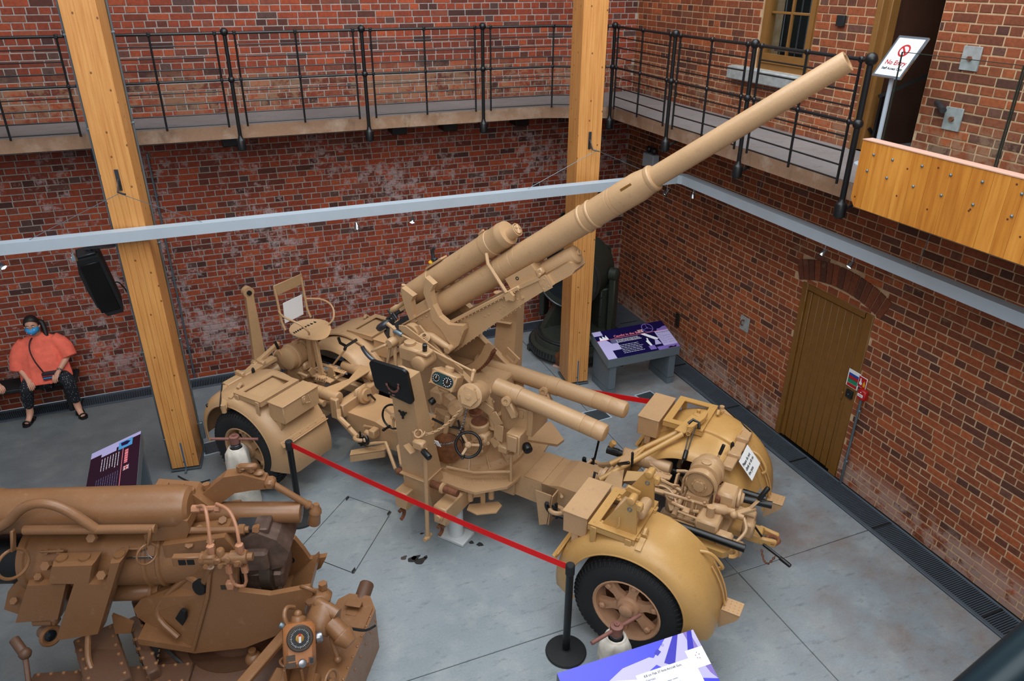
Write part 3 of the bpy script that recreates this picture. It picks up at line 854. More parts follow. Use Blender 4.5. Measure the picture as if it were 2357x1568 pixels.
# --- barrel
pr = [(-.62, .10), (-.6, .117)]
def groove(t, r, w=.004, d=.004): return [(t - w, r), (t - w * .4, r - d), (t + w * .4, r - d), (t + w, r)]
def ridge(t, r, h=.009, w=.014): return [(t - w, r), (t - w * .55, r + h * .8), (t, r + h), (t + w * .55, r + h * .8), (t + w, r)]
pr += groove(.44, .117, .003, .002) + groove(.5, .117, .003, .002) + groove(.62, .1175, .003, .002) + [(.68, .119)] + groove(.69, .119, .003, .003)
pr += ridge(1.43, .117) + ridge(1.52, .117) + groove(1.72, .117) + groove(1.755, .117) + [(1.98, .118), (1.985, .1165), (2.0, .116), (2.085, .102), (2.095, .106), (2.12, .106), (2.13, .1), (2.135, .0815), (3.63, .0705), (3.637, .068), (3.637, .046), (3.2, .044)]
br_ = MB().lathe((0, 0, PZ), BD, pr, 40).build('barrel', T, gun, smooth=28)
MB().lathe((0, 0, PZ), BD, [(3.2, .001), (3.2, .044)], 24).build('bore', M['dark'], br_)
kd = bc(1.93, .06, -.10); MB().beam(bc(1.88, .045, -.1085), bc(1.985, .045, -.1085), .006, .026, .002, up=BN).build('key_slot', M['doorpaint'], br_)
# --- breech at the rear
bk = MB().box(bc(-.86, -.03), (.56, .28, .24), .012, BD, BV).box(bc(-1.16, .0), (.12, .24, .16), .02, BD, BV)
bk.build('breech', M['gunmetal'], gun)
bq = MB().lathe(bc(-1.17, .09, -.07), BN, [(0, .085), (.015, .10), (.05, .105), (.06, .10), (.075, .07), (.08, .02)], 24).build('breech_disc', M['gunmetal'], gun)
MB().cyl(bc(-1.02, .10, -.06), bc(-1.02, .24, -.07), .016).beam(bc(-1.12, .17, -.06), bc(-.86, .15, -.06), .03, .025, .006).cyl(bc(-.93, .12, -.12), bc(-.93, .2, -.12), .018).cyl(bc(-.98, .18, -.12), bc(-.98, .18, .02), .013).build('breech_lever', M['gunmetal'], gun)
MB().lathe(bc(-.84, .21, -.14), BD, [(-.08, .02), (-.06, .03), (.02, .03), (.03, .022), (.15, .022), (.16, .03), (.22, .03)], 14).beam(bc(-.8, .17, -.14), bc(-.62, .17, -.14), .04, .04, .006).build('breech_catch', T, gun)
# --- recuperator above the barrel
RN = .245
pr = [(-.72, .05), (-.70, .10), (-.68, .115)] + [(-.36, .115), (-.358, .122), (-.325, .122), (-.323, .115)] + [(.42, .115), (.422, .123), (.50, .124), (.505, .119), (.62, .119), (.625, .121), (.64, .121), (.66, .119), (.70, .112), (.705, .07)]
rc = MB().lathe(bc(0, RN), BD, pr, 32).build('recuperator', T, gun, smooth=28)
MB().lathe(bc(.70, RN - .02), BD, [(0, .06), (.1, .06), (.102, .052), (.085, .05), (.085, .02)], 22).build('filler_neck', T, rc)
f = MB().lathe(bc(.785, RN - .02), BD, [(0, .045), (.02, .045), (.024, .04)], 18)
for k in range(4): f.beam(bc(.80, RN - .02), bc(.80, RN - .02) + (BN * math.cos(k * PI / 2 + .4) + BV * math.sin(k * PI / 2 + .4)) * .042, .016, .03)
f.build('filler_plug', T, rc)
MB().rcyl(bc(.42, RN + .125, -.02), bc(.50, RN + .135, -.02), .012).build('grease_nipple', T, rc)
MB().cyl(bc(-.72, RN + .07, -.06), bc(-.66, RN + .12, -.06), .022).cyl(bc(-.76, RN + .05, -.05), bc(-.68, RN + .05, -.05), .02).build('tap', T, rc)
MB().beam(bc(-.32, RN + .13, .0), bc(-.08, RN + .13, .0), .1, .02, .004, up=BN).build('sight_rail', T, rc)
MB().cyl(bc(-.26, RN + .16, .05), bc(-.2, RN + .26, .05), .018).cyl(bc(-.2, RN + .24, .03), bc(-.14, RN + .26, .03), .014).box(bc(-.24, RN + .17, .05), (.05, .05, .03), .004).build('open_sight', M['gunmetal'], rc)
MB().sph(bc(-.3, RN + .16, .06), .032, 12, 8, (1, 1, .6)).build('yellow_cap', M['yellow'], rc)
# --- cradle
cp = [(-.52, -.19), (.92, -.245), (.92, -.345), (.55, -.36), (-.46, -.455)]
cr = MB().prism(cp, bc(0, 0, -.15), BD, BN, (0, .30, 0)).build('cradle', T, gun, smooth=0)
MB().beam(bc(-.34, -.185, -.15), bc(.62, -.215, -.15), .075, .035, .006, up=BN).beam(bc(-.34, -.185, .15), bc(.62, -.215, .15), .075, .035, .006, up=BN).build('slide_rail', T, cr)
rp = []
for t in (-.2, -.15, .1, .15, .3, .35, .52, .57): rp.append(bc(t, -.29 - .02 * t, -.151))
for t in (.82, .88): rp += [bc(t, -.26, -.151), bc(t, -.335, -.151)]
rivets(rp, (0, -1, 0), cr, r=.011)
rivets([bc(-.34 + k * .05, -.207 - .03 * (k / 20), -.189) for k in range(20)], (0, -1, 0), cr, r=.006)
rivets([bc(-.4 + k * .06, -.45 + .075 * (k / 15), -.151) for k in range(16)], (0, -1, 0), cr, r=.006)
MB().box(bc(.86, -.295, -.152), (.1, .006, .13), .001, BD, BV).build('joint_plate', T, cr)
# rear trough round the breech
tp = [(-.84, .06), (-.40, .06), (-.36, -.12), (-.5, -.2), (-.88, -.2)]
MB().prism([(-.80, .03), (-.36, .02), (-.34, -.20), (-.40, -.38), (-.78, -.20), (-.88, -.06)], bc(0, 0, -.22), BD, BN, (0, .02, 0)).prism([(-.80, .03), (-.36, .02), (-.34, -.20), (-.40, -.38), (-.78, -.20), (-.88, -.06)], bc(0, 0, .20), BD, BN, (0, .02, 0)).prism([(-.40, -.37), (-.78, -.19), (-.78, -.21), (-.40, -.39)], bc(0, 0, -.22), BD, BN, (0, .44, 0)).build('breech_trough', T, gun, smooth=0)
MB().beam(bc(-.80, .035, -.22), bc(-.36, .025, -.22), .05, .016, .004, up=BN).build('trough_edge', T, gun)
# yokes carrying the recuperator
def yoke(poly, v, name='yoke_plate'):
    return MB().prism(poly, bc(0, 0, v), BD, BN, (0, .07 if v < 0 else -.07, 0)).build(name, T, gun, smooth=0)
for v in (-.235, .235):
    yoke([(-.21, .30), (-.17, .20), (-.25, .16), (-.31, .04), (-.32, -.08), (-.27, -.19), (-.12, -.27), (-.14, -.31), (-.30, -.41), (-.40, -.42), (-.385, -.36), (-.385, -.2), (-.42, -.08), (-.38, .03), (-.33, .19)], v)
    yoke([(-.54, .34), (-.47, .21), (-.53, .18), (-.60, .06), (-.62, -.02), (-.68, .02), (-.65, .14), (-.60, .26)], v, 'rear_yoke')
MB().prism([(-.58, .13), (-.34, .13), (-.36, -.05), (-.64, -.05)], bc(0, 0, -.19), BD, BN, (0, .38, 0)).build('yoke_web', T, gun, smooth=0)
rivets(line(bc(-.68, .0, -.226), bc(-.46, -.015, -.226), 4), (0, -1, 0), gun, r=.012)
# front block and recoil brake
MB().prism([(.50, -.09), (.82, -.095), (.84, -.245), (.5, -.22)], bc(0, 0, -.13), BD, BN, (0, .26, 0)).build('slide_block', T, gun, smooth=0)
MB().prism([(.5, -.19), (.84, -.215), (.84, -.25), (.5, -.225)], bc(0, 0, -.165), BD, BN, (0, .33, 0)).build('slide_shoe', T, gun, smooth=0)
MB().torus(bc(.62, -.14, -.131), (0, 1, 0), .013, .004, 14, 6).build('eye_hole', M['dark'], gun)
bk = MB().lathe(bc(0, -.215), BD, [(.80, .07), (.86, .085), (1.15, .085), (1.19, .078), (1.205, .055), (1.206, .02)], 24).build('recoil_brake', T, gun)
MB().lathe(bc(0, -.215), BD, [(1.2, .026), (1.225, .026), (1.228, .018), (1.21, .014)], 14).build('end_valve', T, bk)
MB().lathe(bc(0, -.215), BD, [(1.212, .001), (1.213, .013)], 10).build('valve_hole', M['dark'], bk)
MB().prism([(.84, -.24), (1.15, -.24), (1.165, -.26), (1.16, -.325), (1.11, -.345), (.84, -.345)], bc(0, 0, -.105), BD, BN, (0, .21, 0)).build('brake_shroud', T, gun, smooth=0)
MB().beam(bc(.9, -.222, -.106), bc(1.14, -.222, -.106), .012, .006, up=BN).build('shroud_hinge', T, gun)
MB().box(bc(.86, -.19, -.12), (.07, .05, .06), .01, BD, BV).cyl(bc(.86, -.21, -.17), bc(.86, -.21, -.1), .014).build('brake_clamp', T, gun)
# struts from the recuperator's front ring to the cradle
for v in (-1, 1):
    st = MB().tube([bc(.46, RN - .06, v * .12), bc(.47, .1, v * .19), bc(.49, -.2, v * .2)], .017, 8)
    st.build('strut', T, gun)
    MB().prism([(-.035, .03), (.04, .03), (.05, -.02), (.02, -.06), (-.02, -.03), (-.05, -.03)], bc(.50, -.235, v * .19), BD, BN, (0, .03 * v, 0)).build('strut_fork', T, gun)
    rivets([bc(.52, -.255, v * .16), bc(.58, -.31, v * .152), bc(.58, -.23, v * .152)], (0, v, 0), gun, r=.014, hexa=True, name='bolts')
MB().prism([(.46, RN - .08), (.66, RN - .09), (.6, .1), (.48, .1)], bc(0, 0, .04), BD, BN, (0, .02, 0)).build('web_plate', T, gun)
# --- elevating arc and its arms
ea = MB()
C0 = bc(-.55, -.12)
ap = []
for k in range(15):
    a = R(-118 + k * 7.2)
    ap.append((math.cos(a), math.sin(a)))
o_, i_ = [(x * .62, y * .62) for x, y in ap], [(x * .53, y * .53) for x, y in ap]
ea.prism(o_ + i_[::-1], (C0.x, .02, C0.z), (1, 0, 0), (0, 0, 1), (0, .07, 0))
ar = ea.build('elevating_arc', T, gun, smooth=0)
te = MB()
for k in range(34):
    a = R(-116 + k * 2.9)
    te.box((C0.x + math.cos(a) * .628, .055, C0.z + math.sin(a) * .628), (.026, .075, .016), 0, (math.cos(a), 0, math.sin(a)), (0, 1, 0))
stuff(te.build('gear_teeth', M['rust'], ar, fix=False, smooth=0))
for v in (-.26, .26):
    MB().tube([(-.5, v, 1.93), (-.28, v, 1.95), (-.08, v, 1.88)], [.05, .045, .032], 10).build('arc_arm', T, gun)
    MB().cyl((-.08, v - .05, 1.88), (-.08, v + .05, 1.88), .034).build('arm_pin', T, gun)
# --- upper carriage cheeks
ck = [(-.66, 1.1), (.44, 1.1), (.42, 1.42), (-.12, 1.80), (-.40, 2.06), (-.62, 1.98)]
for v in (-.30, .28):
    k = MB().prism(ck, (0, v, 0), (1, 0, 0), (0, 0, 1), (0, .022, 0)).build('cheek', T, gun, smooth=0)
    MB().beam((.42, v + .01, 1.43), (-.14, v + .01, 1.82), .07, .02, .004).build('cheek_flange', T, k)
    rivets([(-.5 + .12 * q, v + (.024 if v > 0 else -.002), 1.2) for q in range(7)], (0, 1 if v > 0 else -1, 0), k)
    MB().cyl((-.5, v - .03, 1.95), (-.5, v + .05, 1.95), .1, n=20).build('trunnion_cap', T, k)
MB().ring([(-.09, -.06), (.09, -.06), (.09, .06), (-.09, .06)], [(-.06, -.03), (.06, -.03), (.06, .03), (-.06, .03)], (.26, .31, 1.62), (.8, 0, -.55), (0.55, 0, .8), (0, .02, 0)).build('bearing_frame', T, gun)
MB().box((-.1, 0, 1.3), (.9, .5, .42), .02).build('carriage_body', T, gun)
# --- pedestal and turntable
pd = MB().lathe((0, 0, 0), (0, 0, 1), [(.66, .56), (.70, .56), (.705, .52), (.73, .46), (.80, .43), (1.12, .36), (1.14, .40), (1.19, .40), (1.2, .3)], 40).build('pedestal', T, gun)
for k in range(16):
    a = 2 * PI * k / 16 + .1
    MB().prism([(.42, 0), (.535, 0), (.43, .1)], (0, 0, .70), (math.cos(a), math.sin(a), 0), (0, 0, 1), (math.sin(a) * .012, -math.cos(a) * .012, 0)).build('gusset', T, pd)
rivets([(math.cos(a) * .5, math.sin(a) * .5, .704) for a in [2 * PI * k / 28 for k in range(28)]], (0, 0, 1), pd, r=.014, hexa=True, name='bolts')
# --- cross platform
q4 = [(.27, -.70), (.45, -.68), (.67, -.45), (.70, -.27)]
oc = q4 + [(x, -y) for x, y in q4[::-1]] + [(-x, -y) for x, y in q4] + [(-x, y) for x, y in q4[::-1]]
pf = MB().prism(oc, (0, 0, .635), (1, 0, 0), (0, 1, 0), (0, 0, .026)).build('platform_plate', T, gun, smooth=0)
rp = []
for k in range(44):
    a = 2 * PI * k / 44; rp.append((.62 * math.cos(a), .62 * math.sin(a), .661))
rivets(rp, (0, 0, 1), pf, r=.013)
rp = []
for sx in (-1, 1):
    for sy in (-1, 1):
        rp += line((.62 * sx, .3 * sy, .661), (.3 * sx, .62 * sy, .661), 6)
rivets(rp, (0, 0, 1), pf, r=.013)
for sx, sy in ((1, -1), (-1, 1), (1, 1)):
    MB().prism([(.30 * sx, .40 * sy), (.40 * sx, .30 * sy), (.78 * sx, .40 * sy), (.80 * sx, .52 * sy), (.52 * sx, .76 * sy)] if sx * sy > 0 else [(.3 * sx, .3 * sy), (.31 * sx, .3 * sy), (.3 * sx, .31 * sy)], (0, 0, .655), (1, 0, 0), (0, 1, 0), (0, 0, .03)).build('folding_flap', T, gun, smooth=0)
MB().box((0, 0, .53), (1.3, .56, .22), .01).box((0, 0, .53), (.5, 1.3, .22), .01).build('platform_frame', T, gun)
for s in (-1, 1):
    bm_ = MB().prism([(.55 * s, .655), (1.02 * s, .67), (1.12 * s, .70), (1.55 * s, .70), (1.55 * s, .47), (1.1 * s, .40), (.55 * s, .42)], (0, -.24, 0), (1, 0, 0), (0, 0, 1), (0, .48, 0)).build('trail_beam', T, gun, smooth=0)
    MB().box((.84 * s, 0, .672), (.2, .47, .012), .002).build('cover_strip', T, bm_)
# underslung jack plate at the near corner
MB().prism([(-.13, 0), (.17, 0), (.2, .07), (.13, .17), (-.07, .17), (-.16, .08)], (.42, -.52, .40), (.75, .6, 0), (.6, -.75, 0), (0, 0, .012)).build('jack_tray', T, gun, smooth=0)
MB().box((.42, -.5, .5), (.05, .05, .2), .005, (.75, .6, 0), (-.6, .75, 0)).box((.36, -.56, .54), (.14, .03, .1), .005, (.75, .6, 0), (-.6, .75, 0)).cyl((.34, -.60, .47), (.34, -.60, .58), .03).cyl((.5, -.47, .47), (.5, -.47, .58), .03).build('jack_bracket', T, gun)
M['oldwhite'] = plain('white_metal', (196, 200, 202), .5)
MB().cyl((.20, -.66, .03), (.20, -.66, .42), .075).box((.20, -.66, .02), (.3, .22, .035), .005).build('support_jack', M['oldwhite'], gun)
# --- folded outriggers
for s in (-1, 1):
    vs = []
    for z, v, hu, hv in ((.42, .72, .15, .12), (.62, .76, .15, .12), (1.95, .95, .115, .075)):
        for a, b in ((-1, -1), (1, -1), (1, 1), (-1, 1)):
            vs.append((-.09 + a * hu, s * (v + b * hv), z))
    mb = MB().add(vs, [(0, 1, 2, 3), (8, 9, 10, 11)] + [(k * 4 + i, k * 4 + (i + 1) % 4, k * 4 + 4 + (i + 1) % 4, k * 4 + 4 + i) for k in (0, 1) for i in range(4)])
    arm = mb.build('outrigger', T, gun, smooth=0)
    MB().box((-.09, s * .80, .79), (.315, .27, .012), .004).build('weld_band', T, arm)
    for a in (-.22, .24):
        MB().box((a, s * .72, .50), (.15, .52, .2), .012).build('hinge_block', T, gun)
    MB().cyl((-.34, s * .84, .72), (.36, s * .84, .72), .036, n=14).build('hinge_pin', M['rust'], arm)
    MB().lathe((.18, s * .84, .72), (1, 0, 0), [(0, .055), (.02, .055), (.03, .04)], 14).build('pin_collar', T, arm)
    MB().lathe((.24, s * .985, .5), (0, s, 0), [(0, .045), (.012, .045), (.014, .03), (.03, .028)], 12).build('hinge_bolt', T, gun)
    for a in (-.24, .22):
        MB().torus((a, s * .97, .31), (1, 0, 0), .055, .02, 14, 6, R(0), R(200), ref=(0, 0, -1)).build('towing_lug', M['rust'], gun)
    k3 = MB()
    for q in (0, 1, 2):
        a = R(90 + 120 * q); k3.beam((-.09, s * 1.012, 1.55), (-.09 + .05 * math.cos(a), s * 1.012, 1.55 - .05 * math.sin(a)), .014, .014)
    k3.cyl((-.09, s * 1.0, 1.55), (-.09, s * 1.02, 1.55), .024, n=10).build('star_slot', M['dark'], arm)
    if s < 0:
        w_, h_, r_ = .205, .19, .05
        pl = []
        for cx, cy, a0 in ((w_ - r_, h_ - r_, 0), (-w_ + r_, h_ - r_, 90), (-w_ + r_, -h_ + r_ + .05, 180), (w_ - r_, -h_ + r_, 270)):
            pl += [(cx + r_ * math.cos(R(a0 + d)), cy + r_ * math.sin(R(a0 + d))) for d in (0, 22, 45, 68, 90)]
        fp = MB().prism(pl, (-.135, -1.055, 1.90), (1, 0, 0), (0, -.18, .98), (0, -.03, -.006)).build('foot_plate', M['black'], arm)
        MB().lathe((-.10, -.95, 1.93), (0, -1, 0), [(0, .08), (.1, .07)], 16).build('jack_screw', T, arm)
        rr = MB()
        for k in range(22):
            if k in (3, 4, 9, 10, 11): continue
            a = 2 * PI * k / 22
            wd = .012 + .012 * math.sin(k * 1.7) ** 2
            rr.box((-.12 + .066 * math.cos(a), -1.0865, 1.885 + .075 * math.sin(a)), (.024, .002, wd), 0, (-math.sin(a), -.1, math.cos(a)), (0, 1, .18))
        for x, z, d in ((-.19, 1.99, .02), (-.13, 1.985, .016), (-.10, 1.79, .03), (-.145, 1.80, .018)):
            rr.box((x, -1.087 + (1.9 - z) * -.18, z), (d, .002, .012), 0)
        stuff(rr.build('worn_ring', M['rusty'], fp, smooth=0))
    else:
        for a in (-.16, .02):
            MB().lathe((a, s * .78, 1.95), (0, 0, 1), [(-.05, .03), (0, .03), (.01, .05), (.03, .055), (.035, .03), (.1, .03), (.11, .05), (.12, .05)], 14).build('knurled_clamp', T, arm)
        MB().beam((-.24, s * .82, 1.70), (-.02, s * .82, 1.72), .05, .012, .003).build('clamp_plate', T, arm)
# pole, shackle and knob beside the near outrigger
MB().cyl((.10, -1.0, .2), (.13, -1.0, 1.24), .021, n=12).sph((.10, -1.0, .2), .03, 10, 8).cyl((.10, -1.05, .2), (.10, -.95, .2), .022, n=10).build('locking_pole', T, gun)
MB().box((.07, -1.0, 1.27), (.12, .08, .09), .015).box((-.03, -1.02, 1.2), (.12, .07, .02), .006, (.9, -.3, -.3), (.3, .95, 0)).cyl((.0, -.96, 1.22), (.0, -.96, 1.36), .03).build('pole_head', T, gun)
MB().rcyl((.13, -1.03, 1.24), (.23, -1.07, 1.22), .03, .008).build('black_knob', BL, gun, label='black knob beside the near outrigger')
MB().torus((.04, -.97, 1.36), (.5, -.6, .5), .035, .009, 18, 6).torus((.075, -.95, 1.35), (-.6, -.3, .5), .03, .008, 18, 6).build('shackle', T, gun)
chain(sag((.08, -.93, 1.34), (.36, -.68, 1.62), .07), gun, T, .0055, .04)
chain([(.40, -.68, 1.66), (.30, -.62, 1.36), (.19, -.59, 1.13)], gun, M['steel'], .0032, .03)
chain(sag((.13, -.85, 1.21), (.18, -.59, 1.10), .02), gun, M['steel'], .0032, .03)
MB().box((.17, -.86, 1.23), (.05, .004, .07), 0, (.9, -.2, .2), (.2, .9, .3)).build('paper_tag', M['white'], gun, smooth=0)
MB().box((.158, -.862, 1.245), (.02, .002, .02), 0, (.9, -.2, .2), (.2, .9, .3)).build('red_mark', M['red'], gun, smooth=0)
# --- traverse handwheel
def handwheel(c, ax, r, parent, rimmat, hubmat, tube=.014, name='handwheel', knob=True, ref=(0, 0, 1), spokes=3, a0=90):
    c, ax = Vector(c), Vector(ax).normalized()
    x = Vector(ref); x = (x - ax * x.dot(ax)).normalized(); y = ax.cross(x)
    h = MB().torus(c, ax, r, tube, 36, 10).build(name, rimmat, parent)
    s = MB().lathe(c - ax * .05, ax, [(0, .028), (.04, .034), (.062, .03), (.066, .018), (.08, .018)], 14)
    for k in range(spokes):
        a = R(a0 + 360 / spokes * k); d = x * math.sin(a) + y * math.cos(a)
        s.beam(c - ax * .015, c + d * (r - .005), .026, .014, .003, up=ax)
    s.build('spokes', hubmat, h)
    if knob:
        d = x * math.sin(R(-70)) + y * math.cos(R(-70)); p = c + d * r
        MB().lathe(p, ax, [(-.01, .018), (.02, .014), (.05, .012), (.1, .017), (.115, .01)], 12).build('grip', rimmat, h)
    return h
handwheel((.345, -.62, 1.135), (.40, -.78, .48), .118, gun, BL, T, .0135, a0=60)
MB().cyl((.33, -.60, 1.12), (.28, -.40, 1.03), .022, n=12).build('wheel_shaft', T, gun)
handwheel((-.57, -.58, 1.13), (.1, -.95, .2), .125, gun, BL, T, .011, a0=30)
MB().beam((.27, -.46, 1.02), (.24, -.3, .95), .06, .06, .01).box((.25, -.33, 1.02), (.2, .16, .34), .02).build('traverse_gearbox', T, gun)
MB().lathe((.34, -.40, 1.17), (0, -.1, 1), [(0, .085), (.05, .1), (.1, .1), (.11, .085)], 20).box((.37, -.42, 1.13), (.18, .15, .13), .02).build('pump_housing', T, gun)
MB().lathe((.34, -.411, 1.278), (0, -.1, 1), [(0, .082), (.006, .08), (.006, .01)], 20).build('rust_cap', M['rust'], gun)
rivets([(.42, -.50, 1.02 + .05 * k) for k in range(4)] + [(.34 + .05 * k, -.496, 1.13) for k in range(4)], (.1, -1, 0), gun, r=.016, hexa=True, name='bolts')
gp_ = [(.37, -.42, 1.48), (.48, -.41, 1.42), (.55, -.40, 1.30), (.54, -.40, 1.12), (.47, -.40, 1.06)]
mb = MB()
for a, b in zip(gp_, gp_[1:]): mb.beam(a, b, .1, .012, .003, up=(0, 1, 0))
mb.build('curved_guard', T, gun)
MB().lathe((.02, -.50, .92), (.4, -.9, .15), [(0, .16), (.03, .16), (.032, .15)], 28).build('wooden_disc', M['wooddisc'], gun)
# foot rail round the pedestal
MB().cyl((.66, -.36, .66), (.66, -.36, .98), .016, n=10).lathe((.66, -.36, .98), (0, 0, 1), [(0, .03), (.008, .03), (.01, .016)], 12).tube([(.66, -.36, .78), (.35, -.53, .76), (.05, -.57, .74)], .015, 8).build('foot_rail', T, gun)
# --- equilibrator cylinders
for v, a, b in ((-.30, (.45, -.30, 1.65), (1.585, -.30, 1.49)), (.28, (-.12, .28, 1.50), (1.55, .28, 1.405))):
    a, b = Vector(a), Vector(b); d = (b - a).normalized(); L = (b - a).length
    r0 = .083
    f1, f2 = (.17, .24) if v < 0 else (.5, .57)
    pr = [(0, .07), (.012, r0), (L * f1, r0), (L * f1 + .004, r0 + .006), (L * f2, r0 + .006), (L * f2 + .004, r0), (L * .80, r0), (L * .801, r0 - .003), (L * .806, r0), (L * .90, r0), (L * .901, r0 - .002), (L * .905, r0), (L - .03, r0), (L - .01, r0 - .008), (L, r0 - .03), (L + .001, .01)]
    e = MB().lathe(a, d, pr, 30).build('equilibrator', T, gun, smooth=30)
    tb = a + d * L * (f1 + .02)
    dn = Vector((0, -1 if v < 0 else -1, -.35)).normalized()
    MB().lathe(tb + Vector((-.03, -.10, -.03)), (.1, -1, .25), [(-.03, .045), (.03, .045), (.032, .02), (.02, .018)], 14).beam(tb + Vector((-.03, -.09, -.04)), tb + Vector((.04, -.07, -.2)), .07, .07, .012).build('pivot_lug', T, e)
MB().cyl((.42, -.37, 1.52), (.47, -.36, 1.24), .038, n=14).lathe((.47, -.36, 1.24), (.05, 0, -1), [(0, .05), (.02, .05), (.03, .03)], 14).tube([(.49, -.36, 1.22), (.53, -.36, 1.15), (.56, -.36, 1.08)], .012, 6).build('strut_leg', T, gun)
# ammunition boxes on the right of the pedestal
MB().box((.68, -.14, 1.34), (.34, .32, .28), .008).build('tool_locker', T, gun)
MB().box((.80, -.302, 1.38), (.006, .012, .24)).box((.73, -.304, 1.42), (.05, .01, .08), .003).build('locker_latch', T, gun)
MB().box((.72, -.35, 1.17), (.14, .18, .2), .008).box((.72, -.445, 1.17), (.10, .016, .16), .004).box((.79, -.44, 1.17), (.02, .03, .2), .004).build('junction_box', T, gun)
MB().box((.60, -.38, 1.05), (.1, .1, .07), .008).build('box_bracket', T, gun)
MB().rcyl((.80, -.33, 1.12), (.86, -.38, 1.1), .045, .012).build('black_plug', BL, gun, label='black rubber plug')
# --- dials and receivers on the near side
db = Vector((.085, -.56, 1.735)); ex = Vector((.97, -.04, -.06)).normalized(); ey = Vector((.06, .82, -.56)); ez = Vector((0, 0, 1))
DX, DN = Vector((1, 0, -.12)).normalized(), Vector((.05, -.93, .36)).normalized()
DY = DN.cross(DX).normalized() * 1.0
if DY.z < 0: DY = -DY
bx = MB().box(db, (.27, .155, .15), .012, DX, DY, DN).build('dial_box', T, gun)
fc = db + DN * .0765
mb = MB(); pl = []
for cx, a0 in ((.06, -90), (-.06, 90)):
    pl += [(cx + .056 * math.cos(R(a0 + d)), .056 * math.sin(R(a0 + d))) for d in range(0, 181, 20)]
mb.prism(pl, fc, DX, DY, DN * .002).build('dial_plate', M['teal'], bx)
for cx, r in ((-.066, .042), (.055, .052)):
    c_ = fc + DX * cx + DN * .003
    d_ = MB().lathe(c_, DN, [(0, r), (.004, r), (.005, r - .003), (.003, r - .004)], 24).build('dial', M['dialblack'], bx)
    tk = MB()
    for k in range(12):
        a = 2 * PI * k / 12; u = DX * math.cos(a) + DY * math.sin(a)
        tk.box(c_ + u * r * .76 + DN * .005, (r * .22, r * .17, .001), 0, u, DN.cross(u), DN)
    stuff(tk.build('dial_numbers', M['oldwhite'], d_, smooth=0, fix=False))
    MB().lathe(c_ + DN * .004, DN, [(0, r * .4), (.003, r * .4)], 16).build('dial_centre', M['plate'], d_)
    MB().beam(c_ + DN * .009 - DY * r * .1, c_ + DN * .009 + DY * r * .55, .006, .002, 0, up=DN).build('pointer', M['oldwhite'], d_)
rivets([fc + DX * a + DY * b for a in (-.12, .12) for b in (-.066, .066)], DN, bx, r=.007, hexa=True, name='bolts')
MB().lathe(db + DY * .075 + DX * .0, DY, [(0, .045), (.045, .045), (.05, .038)], 20).build('lamp_cap', T, bx)
MB().box(db - DY * .10 - DN * .03, (.12, .06, .1), .02, DX, DY, DN).build('dial_bracket', T, bx)
# receiver drum
dc = Vector((.40, -.66, 1.70)); da = Vector((.18, -.93, .32)).normalized()
dm_ = MB().lathe(dc - da * .27, da, [(0, .08), (.02, .105), (.13, .105), (.132, .1), (.14, .1), (.142, .108), (.24, .108), (.25, .118), (.27, .118), (.275, .108)], 30).build('receiver_drum', T, gun)
dx, dy, _ = basis(da)
MB().prism([(-.085, .02), (-.03, .085), (.06, .06), (.085, -.02), (.03, -.085), (-.06, -.07)], dc + da * .0, dx, dy, da * .03).build('drum_cover', T, dm_)
MB().lathe(dc + da * .03, da, [(0, .032), (.004, .032), (.004, .024), (.008, .022)], 18).build('maker_boss', T, dm_)
rivets([dc + dx * .09 * math.cos(a) + dy * .09 * math.sin(a) for a in [k * PI / 3 for k in range(6)]], da, dm_, r=.011, hexa=True, name='bolts')
MB().cyl(dc + Vector((.02, .06, -.11)), dc + Vector((.02, .06, -.17)), .02).lathe(dc + Vector((.02, .06, -.24)), (0, 0, 1), [(0, .02), (.02, .055), (.05, .065), (.052, .058), (.03, .03)], 18).build('drip_cup', M['rust'], dm_)
# sight unit and its cover box near the foot plate
sb = MB().box((-.30, -.52, 1.90), (.26, .17, .15), .02).build('sight_box', T, gun)
MB().lathe((-.34, -.53, 1.97), (0, 0, 1), [(0, .055), (.035, .055), (.04, .045)], 20).build('sight_cap', T, sb)
MB().lathe((-.17, -.66, 1.86), (0, 1, 0), [(0, .06), (.01, .075), (.2, .075), (.21, .06)], 22).build('sight_barrel', T, sb)
MB().box((-.15, -.56, 1.955), (.13, .12, .03), .008).build('knob_plate', T, sb)
MB().rcyl((-.15, -.56, 1.965), (-.13, -.58, 2.05), .022, .005).build('black_grip', BL, sb, label='black grip')
mb = MB()
for k in range(4): mb.torus((-.30, -.36, 1.98 + .008 * k), (.1, -.5, .8), .055 - .01 * k, .006, 20, 6)
mb.build('cable_coil', T, gun)
# gear boxes below
MB().box((-.10, -.44, 1.45), (.14, .12, .14), .015).box((.0, -.42, 1.41), (.16, .08, .16), .03, (.9, 0, -.4), (0, 1, 0)).lathe((.12, -.46, 1.38), (.1, -1, .2), [(0, .09), (.03, .085), (.04, .06), (.07, .05)], 16).build('gear_housing', T, gun)
MB().rcyl((-.12, -.49, 1.42), (-.14, -.54, 1.40), .034, .008).build('black_cap', BL, gun, label='black rubber cap')
MB().tube([(-.13, -.55, 1.37), (-.11, -.56, 1.30), (-.07, -.55, 1.31), (-.07, -.54, 1.36)], .004, 6, sub=2).build('cap_cord', T, gun)
MB().beam((.02, -.46, 1.28), (-.02, -.47, 1.0), .08, .05, .008).cyl((.02, -.44, 1.15), (.2, -.40, 1.5), .026).build('link_rod', T, gun)
MB().tube([(-.15, -.5, 1.2), (.0, -.46, 1.14), (.15, -.4, 1.12)], .012, 6).tube([(.1, -.42, 1.22), (.16, -.46, 1.1), (.2, -.48, 1.02)], .01, 6).build('oil_pipe', M['blackmat'], gun)
